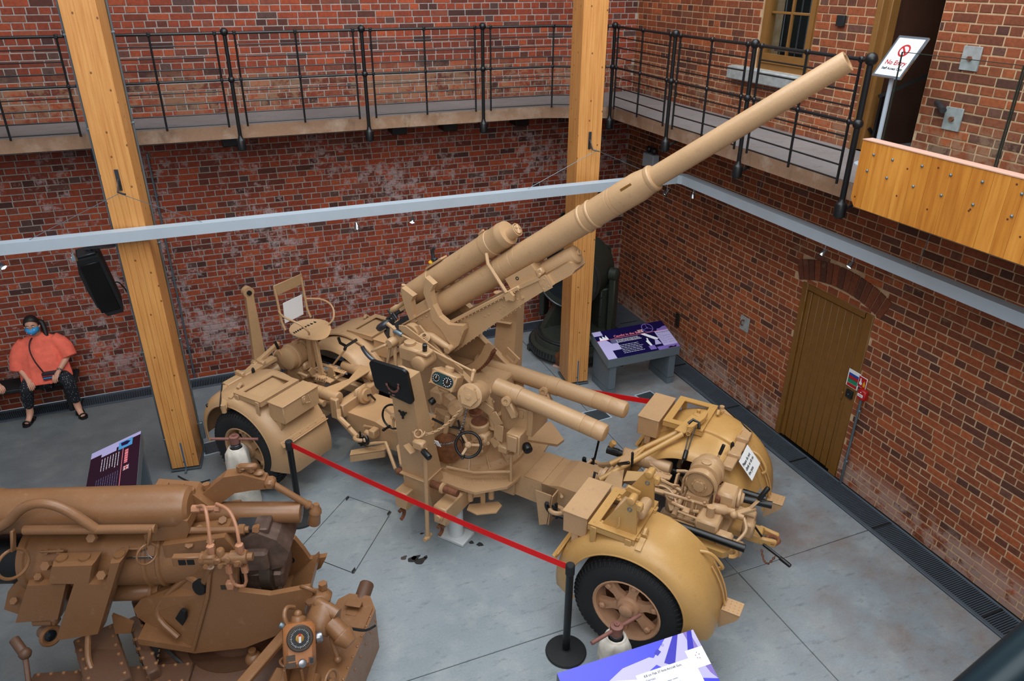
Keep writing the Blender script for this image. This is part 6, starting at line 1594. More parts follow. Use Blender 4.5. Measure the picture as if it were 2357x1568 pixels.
def lectern(name, loc, rz, lab, art):
    """sloping reading desk: local x across the panel, y from the low front lip to the high back"""
    t = thing(name, lab, 'information panel', loc, rz, 'reading desks')
    W, Dp = 1.10, .50
    MB().prism([(0, .45), (0, .57), (Dp, .735), (Dp, .60)], (0, 0, 0), Y3, Z3, (W, 0, 0)).build('desk_top', M['grey'], t, smooth=0)
    for x in (.04, W - .14):
        MB().prism([(.02, 0), (.02, .46), (Dp - .02, .60), (Dp - .02, 0)], (x, 0, 0), Y3, Z3, (.10, 0, 0)).build('leg', M['grey'], t, smooth=0)
        MB().box((x + .05, Dp / 2, .10), (.102, Dp - .036, .003)).build('plinth_joint', M['gunmetal'], t, smooth=0)
    ex, ey = Vector((1, 0, 0)), Vector((0, Dp, .165)).normalized(); ez = ex.cross(ey)
    L = math.hypot(Dp, .165); o = Vector((0, 0, .57))
    MB().box(o + ex * W / 2 + ey * L / 2 + ez * .002, (W - .004, L - .004, .004), 0, ex, ey).build('panel_edge', M['trackgrey'], t, smooth=0)
    face = [None]
    lv = [.0045]
    def P(x, y, h=0): return o + ex * (x * W) + ey * (y * L) + ez * (lv[0] + h)
    def quad(pts, mat, nm='print_area', h=0.0):
        q = MB().prism([(0, 0)] * 0 + [(x * W, y * L) for x, y in pts], P(0, 0, h), ex, ey, ez * .0006)
        return q.build(nm, M[mat], t, smooth=0)
    def txt(s, size, mat, x, y, h=.002, **kw): return text(s, size, M[mat], P(x, y, h), kw.pop('ex', ex), kw.pop('ey', ey), t, ext=.0002, **kw)
    art(quad, txt, P, t, ex, ey, ez)
    return t
def rect(x0, y0, x1, y1): return [(x0, y0), (x1, y0), (x1, y1), (x0, y1)]
def lines(P, t, ex, ey, ez, x, y, w, n, dy, mat, h=.0022, seed=1, hh=.006, vert=False):
    """rows of body type too small to read in the photograph"""
    rg = random.Random(seed); mb = MB(); W, L = 1.1, .5265
    for k in range(n):
        u = x; end = x + w * rg.uniform(.78, 1.0)
        while u < end:
            q = min(rg.uniform(.012, .05), end - u)
            mb.box(P(u + q / 2, y - k * dy, h), (q * W, hh, .0003), 0, ex, ey, ez); u += q + .007
    return stuff(mb.build('small_print', M[mat], t, smooth=0, fix=False))
def flag(quad, x, y, w, h, z=.002):
    quad(rect(x, y, x + w, y + h), 'navy', 'flag', z)
    def band(pts, m, zz): quad([(x + w * a, y + h * b) for a, b in pts], m, 'flag_band', zz)
    band([(0, 0), (.12, 0), (1, .88), (1, 1), (.88, 1), (0, .12)], 'whitep', z + .0006)
    band([(1, 0), (.88, 0), (0, .88), (0, 1), (.12, 1), (1, .12)], 'whitep', z + .0007)
    band([(0, 0), (.05, 0), (1, .95), (1, 1), (.95, 1), (0, .05)], 'red', z + .0009)
    band([(1, 0), (.95, 0), (0, .95), (0, 1), (.05, 1), (1, .05)], 'red', z + .001)
    band([(.36, 0), (.64, 0), (.64, 1), (.36, 1)], 'whitep', z + .0014); band([(0, .32), (1, .32), (1, .68), (0, .68)], 'whitep', z + .0015)
    band([(.42, 0), (.58, 0), (.58, 1), (.42, 1)], 'red', z + .002); band([(0, .4), (1, .4), (1, .6), (0, .6)], 'red', z + .0021)
def wheel_print(P, t, ex, ey, ez, x, y, r, m, h=.0016):
    c_ = P(x, y, h)
    f = MB().lathe(c_, ez, [(0, r), (.0004, r), (.0004, r * .88), (0, r * .88)], 36, closed=True)
    f.lathe(c_, ez, [(0, r * .14), (.0004, r * .14)], 16)
    for a in (90, 200, 330):
        d = ex * math.cos(R(a)) + ey * math.sin(R(a)); f.beam(c_ + d * r * .1, c_ + d * r * .9, r * .07, .0004, 0, up=ez)
    return f.build('wheel_picture', M[m], t, smooth=0)
def art1(quad, txt, P, t, ex, ey, ez):
    quad(rect(.0, .0, 1, 1), 'navy', 'printed_sheet')
    quad([(0, 0), (.12, 0), (.12, .27), (.245, .27), (.245, .50), (.17, .50), (.12, .66), (0, .66)], 'lilac', h=.001)
    quad(rect(0, .84, .12, 1), 'lilac', h=.001)
    quad(rect(.17, .50, .26, .64), 'greyp', 'small_picture', .0012)
    quad([(.16, .66), (.04, .66), (.06, .80), (.09, .72), (.10, .82), (.13, .74), (.15, .84), (.165, .70)], 'whitep', 'figures_picture', .0014)
    quad(rect(.0, .655, 1, .667), 'salmon', 'red_rule', .002)
    txt('Caught in the Beam', .058, 'salmon', .245, .70)
    flag(quad, .59, .70, .075, .11)
    wheel_print(P, t, ex, ey, ez, .745, .83, .085, 'lav')
    quad([(.84, .67), (1, .67), (1, .80), (.95, .79), (.9, .74), (.86, .74)], 'lav', 'gun_picture', .0012)
    txt('Anti-aircraft gunners had to be able\nto see their targets at night to enemy\nbombers had to be brightly illuminated.', .0235, 'whitep', .245, .59, space=.95)
    lines(P, t, ex, ey, ez, .245, .40, .31, 6, .055, 'whitep', seed=3)
    quad([(.60, .66), (.66, .66), (.80, .40), (.75, .36)], 'whitep', 'beam_picture', .0014)
    quad(rect(.60, .06, .685, .2), 'lav', 'picture', .0012); quad([(.63, .2), (.66, .2), (.65, .40), (.66, .47), (.64, .48), (.63, .40), (.61, .38)], 'whitep', 'figure_picture', .0016)
    quad([(.70, .2), (.79, .2), (.77, .38), (.74, .40), (.72, .3)], 'lilac', 'figure_picture', .0016)
    quad(rect(.80, .10, 1, .66), 'lilac', 'data_area', .001); quad(rect(.70, 0, 1, .12), 'lav', 'data_area', .0012)
    txt('90 cm Projector Anti-Aircraft', .021, 'blackp', .82, .585)
    lines(P, t, ex, ey, ez, .82, .52, .08, 6, .06, 'greyp', seed=5, hh=.004); lines(P, t, ex, ey, ez, .90, .46, .09, 4, .08, 'greyp', seed=6, hh=.004)
    quad([(.83, .03), (.88, .07), (.92, .04), (.96, .08), (.95, .01), (.85, .01)], 'plum', 'gun_picture', .002)
lectern('information_desk', (4.38, 7.42, 0), 0, 'low grey reading desk with navy panel headed Caught in the Beam', art1)
def art2(quad, txt, P, t, ex, ey, ez):
    quad(rect(0, 0, 1, 1), 'plum', 'printed_sheet')
    quad([(0, 0), (.10, 0), (.10, .22), (.155, .22), (.155, .52), (.10, .52), (.10, .84), (.055, .84), (.055, 1), (0, 1)], 'lilac', h=.001)
    quad(rect(.04, .56, .17, .84), 'cyan', 'picture', .0014); quad([(.06, .6), (.12, .62), (.13, .74), (.09, .8), (.06, .72)], 'navy', 'gun_picture', .002)
    quad(rect(.17, .655, 1, .667), 'salmon', 'red_rule', .002)
    lines(P, t, ex, ey, ez, .22, .74, .26, 1, .1, 'salmon', seed=11, hh=.035)
    flag(quad, .50, .705, .07, .11)
    lines(P, t, ex, ey, ez, .20, .58, .26, 7, .055, 'whitep', seed=12)
    lines(P, t, ex, ey, ez, .52, .60, .34, 10, .045, 'greyp', seed=13)
lectern('information_desk', (-1.66, 7.55, 0), -PI / 2, 'grey reading desk with plum panel beside the left timber column', art2)
def art3(quad, txt, P, t, ex, ey, ez):
    quad(rect(0, 0, 1, 1), 'blue', 'printed_sheet')
    quad([(.0, .60), (.55, .74), (.55, .0), (0, 0)], 'whitep', 'pale_area', .0008)
    quad([(.30, .70), (.42, .80), (.62, .83), (.70, .75), (.5, .6)], 'lilac', 'pale_area', .0012)
    quad([(.62, .76), (.78, 1), (1, 1), (1, .3), (.78, .45)], 'lilac', 'gun_picture', .001)
    quad([(.70, .70), (.84, 1), (.88, 1), (.76, .62)], 'deepblue', 'gun_picture', .0016); quad([(.86, .62), (.95, 1), (.985, 1), (.91, .6)], 'deepblue', 'gun_picture', .0018)
    quad([(.92, 1), (.93, .72), (.97, .4), (1, .3), (1, .5), (.975, .7), (.965, 1)], 'lav', 'gun_picture', .0014)
    quad([(.665, .86), (.70, .90), (.715, .85), (.68, .81)], 'deepblue', 'gun_picture', .002)
    MB().torus(P(.745, .93, .002), ez, .008, .0015, 14, 5).build('emblem_ring', M['deepblue'], t)
    quad([(.48, .0), (.48, .66), (.90, .66), (.90, .0)], 'whitep', 'text_area', .0024)
    quad(rect(.87, .50, 1.0, .76), 'whitep', 'text_area', .0030)
    for k, (x, y) in enumerate([(.925, .66), (.94, .69), (.952, .66), (.93, .62), (.945, .61)]):
        quad(rect(x, y, x + .005, y + .014), ('red', 'greyp', 'navy', 'greyp', 'red')[k], 'logo_mark', .0036)
    txt('8.8 cm Flak 37 Anti-Aircraft Gun,', .0225, 'blackp', .53, .60, .0032)
    txt('German.', .0225, 'greyp', .53, .54, .0032)
    lines(P, t, ex, ey, ez, .66, .47, .10, 5, .05, 'greyp', .0032, 21, .004)
lectern('information_desk', (1.63, 2.68, 0), R(-1.5), 'grey reading desk with bright blue panel at the bottom edge of the picture', art3)

# canvas-hooded floor jacks with tee handles
def jack(x, y, h, ang, lab, mt):
    t = thing('hooded_jack', lab, 'jack', (x, y, 0), 0, 'canvas hooded jacks')
    rg = random.Random(int(x * 100)); mb = MB(); n = 26; vs = []; fs = []
    prof = [(0, .15), (.02, .155), (h * .3, .135), (h * .5, .125), (h * .68, .12), (h * .78, .11), (h * .86, .09), (h * .88, .065)]
    ph = [rg.uniform(0, 6) for _ in range(4)]
    for z, r in prof:
        for i in range(n):
            a = 2 * PI * i / n
            f = 1 + .10 * math.sin(3 * a + ph[0] + z * 5) + .07 * math.sin(7 * a + ph[1] - z * 9) + .04 * math.sin(11 * a + ph[2])
            if z > h * .84: f = 1 + .03 * math.sin(8 * a)
            vs.append((r * f * math.cos(a), r * f * math.sin(a), z))
    for k in range(len(prof) - 1):
        for i in range(n):
            fs.append((k * n + i, k * n + (i + 1) % n, (k + 1) * n + (i + 1) % n, (k + 1) * n + i))
    fs.append(tuple(range(n)))
    mb.add(vs, fs).build('canvas_hood', M['canvas'], t, smooth=70)
    MB().torus((0, 0, h * .865), Z3, .072, .012, 22, 6).build('hood_cord', M['canvas'], t)
    MB().lathe((0, 0, h * .84), Z3, [(0, .05), (h * .08, .05), (h * .085, .045), (h * .2, .045)], 20).build('spindle', M['gunmetal'], t)
    d = Vector((math.cos(ang), math.sin(ang), 0)); zt_ = h
    MB().lathe((0, 0, zt_ - .045), Z3, [(0, .05), (.08, .05), (.085, .04)], 20).cyl(-d * .245 + Vector((0, 0, zt_)), d * .245 + Vector((0, 0, zt_)), .0155, n=12).hexb((0, 0, zt_ + .04), Z3, .022, .015).sph((0, 0, zt_ + .055), .009, 8, 6).build('tee_handle', mt, t)
jack(2.28, 3.46, .62, R(12), 'canvas hooded floor jack with tee handle at the near right wheel', M['rusty'])
jack(-.25, 6.93, .80, R(-22), 'canvas hooded floor jack with tee handle at the near left wheel', M['rusty'])

# things set in or lying on the floor
cv = thing('floor_cover', 'square concrete floor cover let into the floor beside the gun', 'cover', (.67, 6.04, 0))
cc = [Vector((x - .67, y - 6.04, 0)) for x, y in COVER]
MB().add([(*p.xy, .0005) for p in cc] + [(*p.xy, .0025) for p in cc], [(0, 1, 2, 3), (4, 5, 6, 7)] + [(i, (i + 1) % 4, 4 + (i + 1) % 4, 4 + i) for i in range(4)]).build('cover_slab', M['concrete'], cv, smooth=0)
mb = MB()
for i in range(4): mb.beam(cc[i] + Vector((0, 0, .0015)), cc[(i + 1) % 4] + Vector((0, 0, .0015)), .007, .003)
mb.build('joint', M['gunmetal'], cv, smooth=0)
for p in cc: MB().box(p * .94 + Vector((0, 0, .0028)), (.06, .04, .002), 0, cc[1] - cc[0]).build('lifting_slot', M['blackmat'], cv, smooth=0)
def floor_grate(pts, lab):
    c_ = sum((Vector((*p, 0)) for p in pts), Vector()) / 4
    t = thing('floor_grating', lab, 'grating', c_, 0, 'small floor gratings')
    q = [Vector((*p, 0)) - c_ for p in pts]
    MB().ring([(p.x, p.y) for p in q], [(p.x * .88, p.y * .88) for p in q], (0, 0, .0005), X3, Y3, (0, 0, .006)).build('frame', M['trackgrey'], t, smooth=0)
    MB().add([(p.x * .89, p.y * .89, .001) for p in q] + [(p.x * .89, p.y * .89, .003) for p in q], [(0, 1, 2, 3), (4, 5, 6, 7)] + [(i, (i + 1) % 4, 4 + (i + 1) % 4, 4 + i) for i in range(4)]).build('pit', M['blackmat'], t, smooth=0)
    mb = MB()
    for k in range(1, 22):
        f = k / 22
        a, b = q[0].lerp(q[1], f) * .89, q[3].lerp(q[2], f) * .89
        mb.beam(a + Vector((0, 0, .004)), b + Vector((0, 0, .004)), .005, .003)
        a, b = q[0].lerp(q[3], f) * .89, q[1].lerp(q[2], f) * .89
        mb.beam(a + Vector((0, 0, .004)), b + Vector((0, 0, .004)), .005, .003)
    stuff(mb.build('mesh_bars', M['galv'], t, fix=False, smooth=0))
floor_grate([(4.76, 7.33), (5.03, 7.36), (5.06, 7.04), (4.83, 7.0)], 'small square floor grating in front of the Caught in the Beam desk')
floor_grate([(3.90, 7.2), (4.2, 7.2), (4.22, 6.95), (3.96, 6.93)], 'small square floor grating showing between the two long cylinders')
floor_grate([(-.68, 8.25), (-.38, 8.29), (-.36, 8.0), (-.65, 7.97)], 'small framed floor grating beside the base of the left column')
rgo = random.Random(2)
def stain(pts, lab):
    t = MB()
    for x, y, r in pts:
        n = 14; ph = rgo.uniform(0, 6)
        pl = [(x + r * (1 + .3 * math.sin(2 * a + ph) + .15 * math.sin(5 * a)) * math.cos(a), y + r * .75 * (1 + .25 * math.sin(3 * a + ph)) * math.sin(a)) for a in [2 * PI * k / n for k in range(n)]]
        t.prism(pl, (0, 0, .0004), X3, Y3, (0, 0, .0008))
    o = t.build('oil_stain', M['oil'], smooth=0); tag(o, lab, 'stain'); o['kind'] = 'stuff'; return o
M['oil'] = plain('oil', (52, 50, 50), .3)
stain([(1.10, 5.47, .035), (1.17, 5.42, .05), (1.24, 5.37, .055), (1.21, 5.43, .04), (1.30, 5.40, .025), (1.78, 5.43, .03), (1.85, 5.37, .038), (1.36, 5.74, .018)], 'dark oil drips on the pale floor below the gun')
tag(MB().tube([(-.93, 7.66, .012), (-.86, 7.56, .01), (-.78, 7.47, .01), (-.70, 7.44, .01), (-.60, 7.46, .01)], .008, 6, sub=2).build('floor_cable', M['blackmat']), 'black cable on the floor at the foot of the left column', 'cable')
MB_ = MB().prism([(5.50, 8.62), (5.96, 8.62), (5.96, 9.97), (5.42, 9.97), (5.42, 9.5)], (0, 0, .002), X3, Y3, (0, 0, .13))
dk = tag(MB_.build('duct_cover', M['gdark'], smooth=0), 'low dark grey duct cover in the corner behind the reading desk', 'cover')
MB().box((5.72, 9.15, .1335), (.3, .014, .003)).build('cover_slot', M['dark'], dk, smooth=0)

# searchlight behind the right column
sl = thing('searchlight', 'dark green drum searchlight on turntable behind the right timber column', 'searchlight', (4.75, 9.08, 0))
G_ = M['green']; ax = Vector((-.78, -.62, 0)).normalized(); cz = Vector((0, 0, 1.22)); px_ = Vector((ax.y, -ax.x, 0))
MB().lathe(cz - ax * .38, ax, [(0, .05), (.05, .30), (.12, .42), (.2, .485), (.72, .485), (.73, .51), (.78, .51), (.79, .47)], 40).build('lamp_drum', G_, sl)
MB().lathe(cz + ax * .39, ax, [(0, .47), (.012, .46), (.03, .30), (.04, .01)], 40).build('front_lens', M['lens'], sl)
MB().torus(cz + ax * .41, ax, .485, .014, 36, 6).build('lens_rim', M['gunmetal'], sl)
MB().lathe(Vector((-.28, -.16, 2.02)), (-.9, -.35, -.05), [(-.30, .10), (-.05, .12), (.0, .125), (.02, .135), (.05, .135), (.05, .115), (.0, .11)], 26).build('vent_cowl', G_, sl)
f = MB().lathe(Vector((-.30, -.168, 2.02)), (-.9, -.35, -.05), [(.01, .02), (.04, .02)], 12)
for k in range(4):
    a = R(45 + 90 * k); d = Vector((.36, -.92, 0)) * math.cos(a) + Vector((0, 0, 1)) * math.sin(a)
    f.beam(Vector((-.315, -.173, 2.02)), Vector((-.315, -.173, 2.02)) + d * .11, .012, .012)
f.build('vent_fan', M['gunmetal'], sl)
MB().box((-.22, -.12, 1.78), (.2, .24, .26), .04).box((-.05, .0, 1.74), (.5, .3, .08), .02, tuple(ax), tuple(px_)).build('vent_base', G_, sl)
for sgn in (-1, 1):
    p = px_ * sgn * .56
    MB().beam(p + Vector((0, 0, .35)), p + Vector((0, 0, 1.2)), .1, .16, .015, up=tuple(ax)).build('yoke_arm', G_, sl)
    MB().lathe(p + cz - px_ * sgn * .06, px_ * sgn, [(0, .1), (.1, .1), (.12, .07)], 18).build('trunnion', G_, sl)
hb = Vector((.50, .12, 1.25))
MB().tube([hb + Vector((-.08, -.02, .22)), hb + Vector((.06, -.02, .2)), hb + Vector((.08, -.02, .0)), hb + Vector((.05, -.02, -.2)), hb + Vector((-.08, -.02, -.2))], .016, 8, sub=2).build('side_handle', G_, sl)
for k in range(3): MB().cyl((.18, -.26, 1.16 - .06 * k), (.50, .0, 1.16 - .06 * k), .012, n=8).build('side_rod', M['gunmetal'], sl)
MB().lathe((-.15, -.2, 0), Z3, [(.06, .62), (.08, .66), (.18, .64), (.2, .58), (.28, .56), (.30, .5), (.34, .48), (.36, .3)], 44).build('turntable', G_, sl)
MB().torus((-.15, -.2, .31), Z3, .53, .02, 40, 6).build('turntable_rim', M['gunmetal'], sl)
te = MB()
for k in range(72):
    a = 2 * PI * k / 72; te.box((-.15 + .655 * math.cos(a), -.2 + .655 * math.sin(a), .13), (.02, .025, .08), 0, (math.cos(a), math.sin(a), 0), (-math.sin(a), math.cos(a), 0))
stuff(te.build('ring_studs', M['gunmetal'], sl, fix=False, smooth=0))
MB().box((.34, -.18, .52), (.30, .36, .92), .02).box((.36, -.16, .98), (.26, .3, .1), .02).build('generator_box', G_, sl)
rivets([(.20 + .08 * k, -.362, z) for k in range(4) for z in (.18, .55, .85)], (0, -1, 0), sl, M['gunmetal'], .012)
MB().lathe((.36, -.362, .75), (0, -1, 0), [(0, .04), (.03, .03), (.06, .02)], 12).box((.42, -.365, .95), (.07, .01, .1), .003).build('socket', M['gunmetal'], sl)
MB().cyl((-.35, -.55, .95), (-.02, -.80, .12), .014, n=8).build('green_strut', M['strutg'], sl)
MB().prism([(-.6, .3), (-.25, .9), (.1, .95), (.1, .3)], (0, -.05, 0), X3, Z3, (0, .12, 0)).build('pedestal', G_, sl, smooth=0)
MB().lathe((-.50, -.66, .15), (.75, .6, 0), [(-.11, .10), (-.09, .13), (.09, .13), (.11, .10)], 22).build('ground_roller', M['wooddisc'], sl)
MB().box((-.50, -.66, .012), (.3, .2, .024), .004, (.6, -.75, 0), (.75, .6, 0)).build('roller_chock', M['pinepink'], sl)
MB().box((.1, -.8, .05), (.5, .08, .09), .01, (.8, -.6, 0), (.6, .8, 0)).box((-.6, .0, .05), (.4, .08, .09), .01).build('outrigger_foot', G_, sl)

# loudspeaker on the left column
sp = thing('loudspeaker', 'black loudspeaker hung from a bracket on the left timber column', 'loudspeaker', (-1.26, 8.1, 2.25))
tl_ = R(-9)
X_, Zt = Vector((math.cos(tl_), 0, math.sin(tl_))), Vector((-math.sin(tl_) * -1, 0, math.cos(tl_)))
X_ = Vector((.97, .1, .12)).normalized(); Zt = Vector((-.14, -.12, .98)).normalized(); Yt = Zt.cross(X_).normalized()
MB().prism([(-.1, .33), (.10, .33), (.11, .28), (.11, -.28), (.09, -.33), (-.06, -.33), (-.115, -.2), (-.13, 0), (-.13, .2)], -Yt * .15, X_, Zt, Yt * .30).build('cabinet', M['blackmat'], sp, smooth=0)
MB().box(-Yt * .155 + X_ * -.01, (.18, .01, .56), .006, X_, Yt, Zt).build('front_grille', M['black'], sp)
MB().box(Zt * .345, (.16, .2, .02), .004, X_, Yt, Zt).box(Zt * .38 + Vector((.04, .0, .02)), (.03, .03, .1), .004).beam(Zt * .38, Vector((.3, -.2, .42)), .03, .02).build('hanging_bracket', M['gunmetal'], sp)
MB().tube([X_ * .11 + Zt * -.05, X_ * .16 + Zt * -.06, X_ * .19 + Zt * -.2, X_ * .24 + Zt * -.35 + Vector((0, -.1, 0))], .007, 6, sub=2).build('lead', M['blackmat'], sp)

# sign stand on the gallery
ss = thing('sign_stand', 'silver floor stand with white No Entry board in front of the gallery doorway', 'sign', (5.62, 5.05, 3.53))
MB().lathe((0, 0, 0), Z3, [(0, .16), (.01, .16), (.02, .03)], 28).cyl((0, 0, .015), (.0, .0, .80), .02, n=14).build('stand_pole', M['trackgrey'], ss)
ex, ey = Vector((0, -1, 0)), Vector((.2, -.02, .315)).normalized(); ez = ex.cross(ey)
o = Vector((-.07, .15, .77)); W_, H_ = .30, .375
MB().box(o + ex * W_ / 2 + ey * H_ / 2, (W_, H_, .012), .003, ex, ey).build('board', M['whitep'], ss, smooth=0)
MB().ring([(-.004, -.004), (W_ + .004, -.004), (W_ + .004, H_ + .004), (-.004, H_ + .004)], [(.014, .014), (W_ - .014, .014), (W_ - .014, H_ - .014), (.014, H_ - .014)], o - ez * .008, ex, ey, ez * .018).build('snap_frame', M['chrome'], ss)
cc_ = o + ex * W_ * .5 + ey * H_ * .66 + ez * .007
MB().lathe(cc_, ez, [(0, .056), (.002, .056), (.002, .041), (0, .041)], 40, closed=True).beam(cc_ + (ex - ey) * -.034, cc_ + (ex - ey) * .034, .017, .003, 0, up=ez).build('no_entry_symbol', M['red'], ss)
text('No Entry', .058, M['red'], o + ex * W_ * .5 + ey * .115 + ez * .0075, ex, ey, ss, align='CENTER')
text('Staff Access Only', .031, M['blackp'], o + ex * W_ * .5 + ey * .068 + ez * .0075, ex, ey, ss, align='CENTER')

# near handrail just in front of the camera at the lower right
hr = thing('viewing_handrail', 'dark out-of-focus handrail crossing the lower right corner', 'handrail', (0, 0, 0))
MB().cyl((.86, .28, 4.19), (.63, .62, 4.12), .02) if False else None
a_, b_ = Vector((.98, .48, 4.25)), Vector((.80, .43, 4.25))
hp0, hp1 = Vector((.66, .321, -.678)) , Vector((.715, .316, -.624))
A_, B_ = CAM + hp0 * 1.0, CAM + hp1 * 1.0
dd = (B_ - A_).normalized(); nrm = Vector((0, 0, 1)) - dd * dd.z
MB().cyl(A_ - dd * .6 - Vector((0, 0, .052)), B_ + dd * .6 - Vector((0, 0, .052)), .024, n=18).build('rail_tube', M['railteal'], hr)

# black wall bench
bn = thing('wall_bench', 'plain black bench along the back wall under the seated woman', 'bench', (-3.2, 9.78, 0))
MB().box((0, .0, .43), (2.3, .34, .05), .01).build('seat_board', M['blackmat'], bn)
for x in (-1.0, 0, 1.0): MB().box((x, .02, .205), (.05, .28, .41), .006).build('bench_leg', M['blackmat'], bn)
# ================================================================== people
def skin_mesh(name, verts, edges, mat, parent, root=0, sub=2, label=None, smooth=True):
    me = bpy.data.meshes.new(name)
    me.from_pydata([v[:3] for v in verts], edges, []); me.materials.append(mat)
    o = bpy.data.objects.new(name, me); C.objects.link(o); o.parent = parent
    sk = o.modifiers.new('skin', 'SKIN'); sk.use_smooth_shade = True
    lay = me.skin_vertices[0] if me.skin_vertices else None
    if lay is None:
        bm = bmesh.new(); bm.from_mesh(me); bm.verts.layers.skin.verify(); bm.to_mesh(me); bm.free(); lay = me.skin_vertices[0]
    for i, v in enumerate(verts):
        r = v[3]; lay.data[i].radius = r if isinstance(r, tuple) else (r, r)
        lay.data[i].use_root = (i == root)
    if sub:
        s = o.modifiers.new('sub', 'SUBSURF'); s.levels = sub; s.render_levels = sub
    return o
M['flesh'] = plain('skin', (206, 152, 126), .5, 0, .06)
M['coral'] = plain('coral_cloth', (238, 108, 86), .85, 0, .12, .4, 60, 14)
M['hair'] = plain('dark_hair', (26, 20, 20), .5, 0, .3, .6, 120)
M['maskblue'] = plain('blue_mask', (52, 150, 206), .7, 0, .1)
M['sandal'] = plain('black_leather', (20, 18, 20), .5)
def dots_mat(name, c, d):
    m, t, b = nt(name)
    v = N(t, 'ShaderNodeTexVoronoi'); v.inputs['Scale'].default_value = 46; v.inputs['Randomness'].default_value = .3
    t.links.new(objc(t), v.inputs['Vector'])
    t.links.new(ramp(t, v.outputs['Distance'], [(.16, lin(d)), (.2, lin(c))]), b.inputs['Base Color']); b.inputs['Roughness'].default_value = .85
    return m
M['dots'] = dots_mat('dotted_cloth', (24, 26, 34), (190, 190, 190))
M['denim'] = plain('blue_denim', (64, 88, 116), .85, 0, .15)
M['teal_cloth'] = plain('teal_cloth', (60, 120, 140), .85, 0, .12)
def seated(name, label, loc, top, legs, mask, bag, reach=None):
    t = thing(name, label, 'person', loc)
    v = []; e = []
    def V(x, y, z, r, p=None):
        v.append((x, y, z, r)); i = len(v) - 1
        if p is not None: e.append((p, i))
        return i
    pel = V(0, 0, .55, (.15, .11)); bel = V(.01, -.02, .70, (.15, .11), pel); che = V(.02, .02, .90, (.15, .10), bel)
    nkb = V(.02, .04, 1.03, .065, che); nk = V(.02, .02, 1.09, .05, nkb)
    jw = V(.01, -.025, 1.135, (.062, .065), nk); fc = V(.005, -.025, 1.21, (.074, .088), jw); br = V(.008, -.012, 1.27, (.075, .088), fc); tp = V(.01, 0, 1.325, (.05, .06), br)
    J = {}
    for s, hip, knee, ank, toe in ((-1, -.09, (-.20, -.24, .50), (-.27, -.14, .10), (-.31, -.28, .032)), (1, .09, (.27, -.27, .55), (.27, -.20, .10), (.33, -.34, .032))):
        h = V(hip, -.02, .52, .095, pel); m_ = V((hip + knee[0]) / 2, -.14, .545, .085, h); k = V(*knee, .065, m_)
        c_ = V((knee[0] + ank[0]) / 2, (knee[1] + ank[1]) / 2 + .02, .34, .056, k); a = V(*ank, .036, c_)
        hl = V(ank[0], ank[1] + .03, .04, .034, a); q = V((ank[0] + toe[0]) / 2, (ank[1] + toe[1]) / 2 - .01, .045, (.036, .028), a); V(*toe, (.036, .02), q)
        J[s] = (k, a, ank, toe)
    for s, sh, el_, wr in ((-1, (-.17, .04, .985), (-.27, -.02, .74), (-.17, -.20, .595)), (1, (.20, .04, 1.0), *(reach or ((.30, -.04, .78), (.19, -.23, .655))))):
        c_ = V(sh[0] * .6, .04, 1.0, .06, che); a = V(*sh, .056, c_); m_ = V((sh[0] + el_[0]) / 2, (sh[1] + el_[1]) / 2, (sh[2] + el_[2]) / 2, .05, a); b = V(*el_, .042, m_)
        f = V((el_[0] * .5 + wr[0] * .5), (el_[1] + wr[1]) / 2, (el_[2] + wr[2]) / 2, .038, b); w = V(*wr, (.028, .024), f)
        pd = Vector((wr[0] - el_[0], wr[1] - el_[1], (wr[2] - el_[2]) * .9)).normalized()
        sd = Vector((0, 0, 1)).cross(pd).normalized(); dn = sd.cross(pd)
        if dn.z > 0: dn = -dn
        P0 = Vector(wr) + pd * .045 ; pm = V(*P0, (.032, .018), w)
        for k in range(4):
            off = (k - 1.5) * .0185; L = (.066, .076, .072, .056)[k]
            r0 = P0 + pd * .032 + sd * off; p1 = r0 + pd * L * .5 + dn * .006; p2 = p1 + pd * L * .28 + dn * L * .35; p3 = p2 + pd * L * .1 + dn * L * .3
            i0 = V(*r0, .0105, pm); i1 = V(*p1, .0095, i0); i2 = V(*p2, .009, i1); V(*p3, .0075, i2)
        th = P0 - pd * .02 - sd * s * .03
        i0 = V(*th, .0125, pm); i1 = V(*(th + pd * .035 - sd * s * .018 + dn * .008), .0115, i0); V(*(th + pd * .066 - sd * s * .016 + dn * .018), .0095, i1)
        if s == 1: wrist = (Vector(wr), pd)
    skin_mesh('body', v, e, M['flesh'], t, 0, 2)
    # face details
    nose = MB().add([(.005, -.122, 1.232), (-.012, -.112, 1.19), (.022, -.112, 1.19), (.005, -.138, 1.192), (.005, -.10, 1.235)], [(0, 1, 3), (0, 3, 2), (1, 2, 3), (0, 4, 1), (0, 2, 4)])
    nose.build('nose', M['flesh'], t)
    for s in (-1, 1):
        MB().sph((.005 + s * .030, -.103, 1.233), .009, 10, 6, (1.2, .6, .55)).build('eye', M['whitep'], t)
        MB().sph((.005 + s * .030 - .003, -.1075, 1.233), .0048, 8, 6, (1, .6, 1)).build('iris', M['hair'], t)
        MB().tube([(.005 + s * .015, -.108, 1.250), (.005 + s * .032, -.108, 1.256), (.005 + s * .047, -.098, 1.25)], .004, 5).build('eyebrow', M['hair'], t)
        MB().sph((.006 + s * .078, -.01, 1.205), .024, 10, 8, (.4, .7, 1.1)).build('ear', M['flesh'], t)
    MB().sph((.006, -.10, 1.155), .02, 10, 6, (1.2, .5, .35)).build('mouth', M['lips'], t)
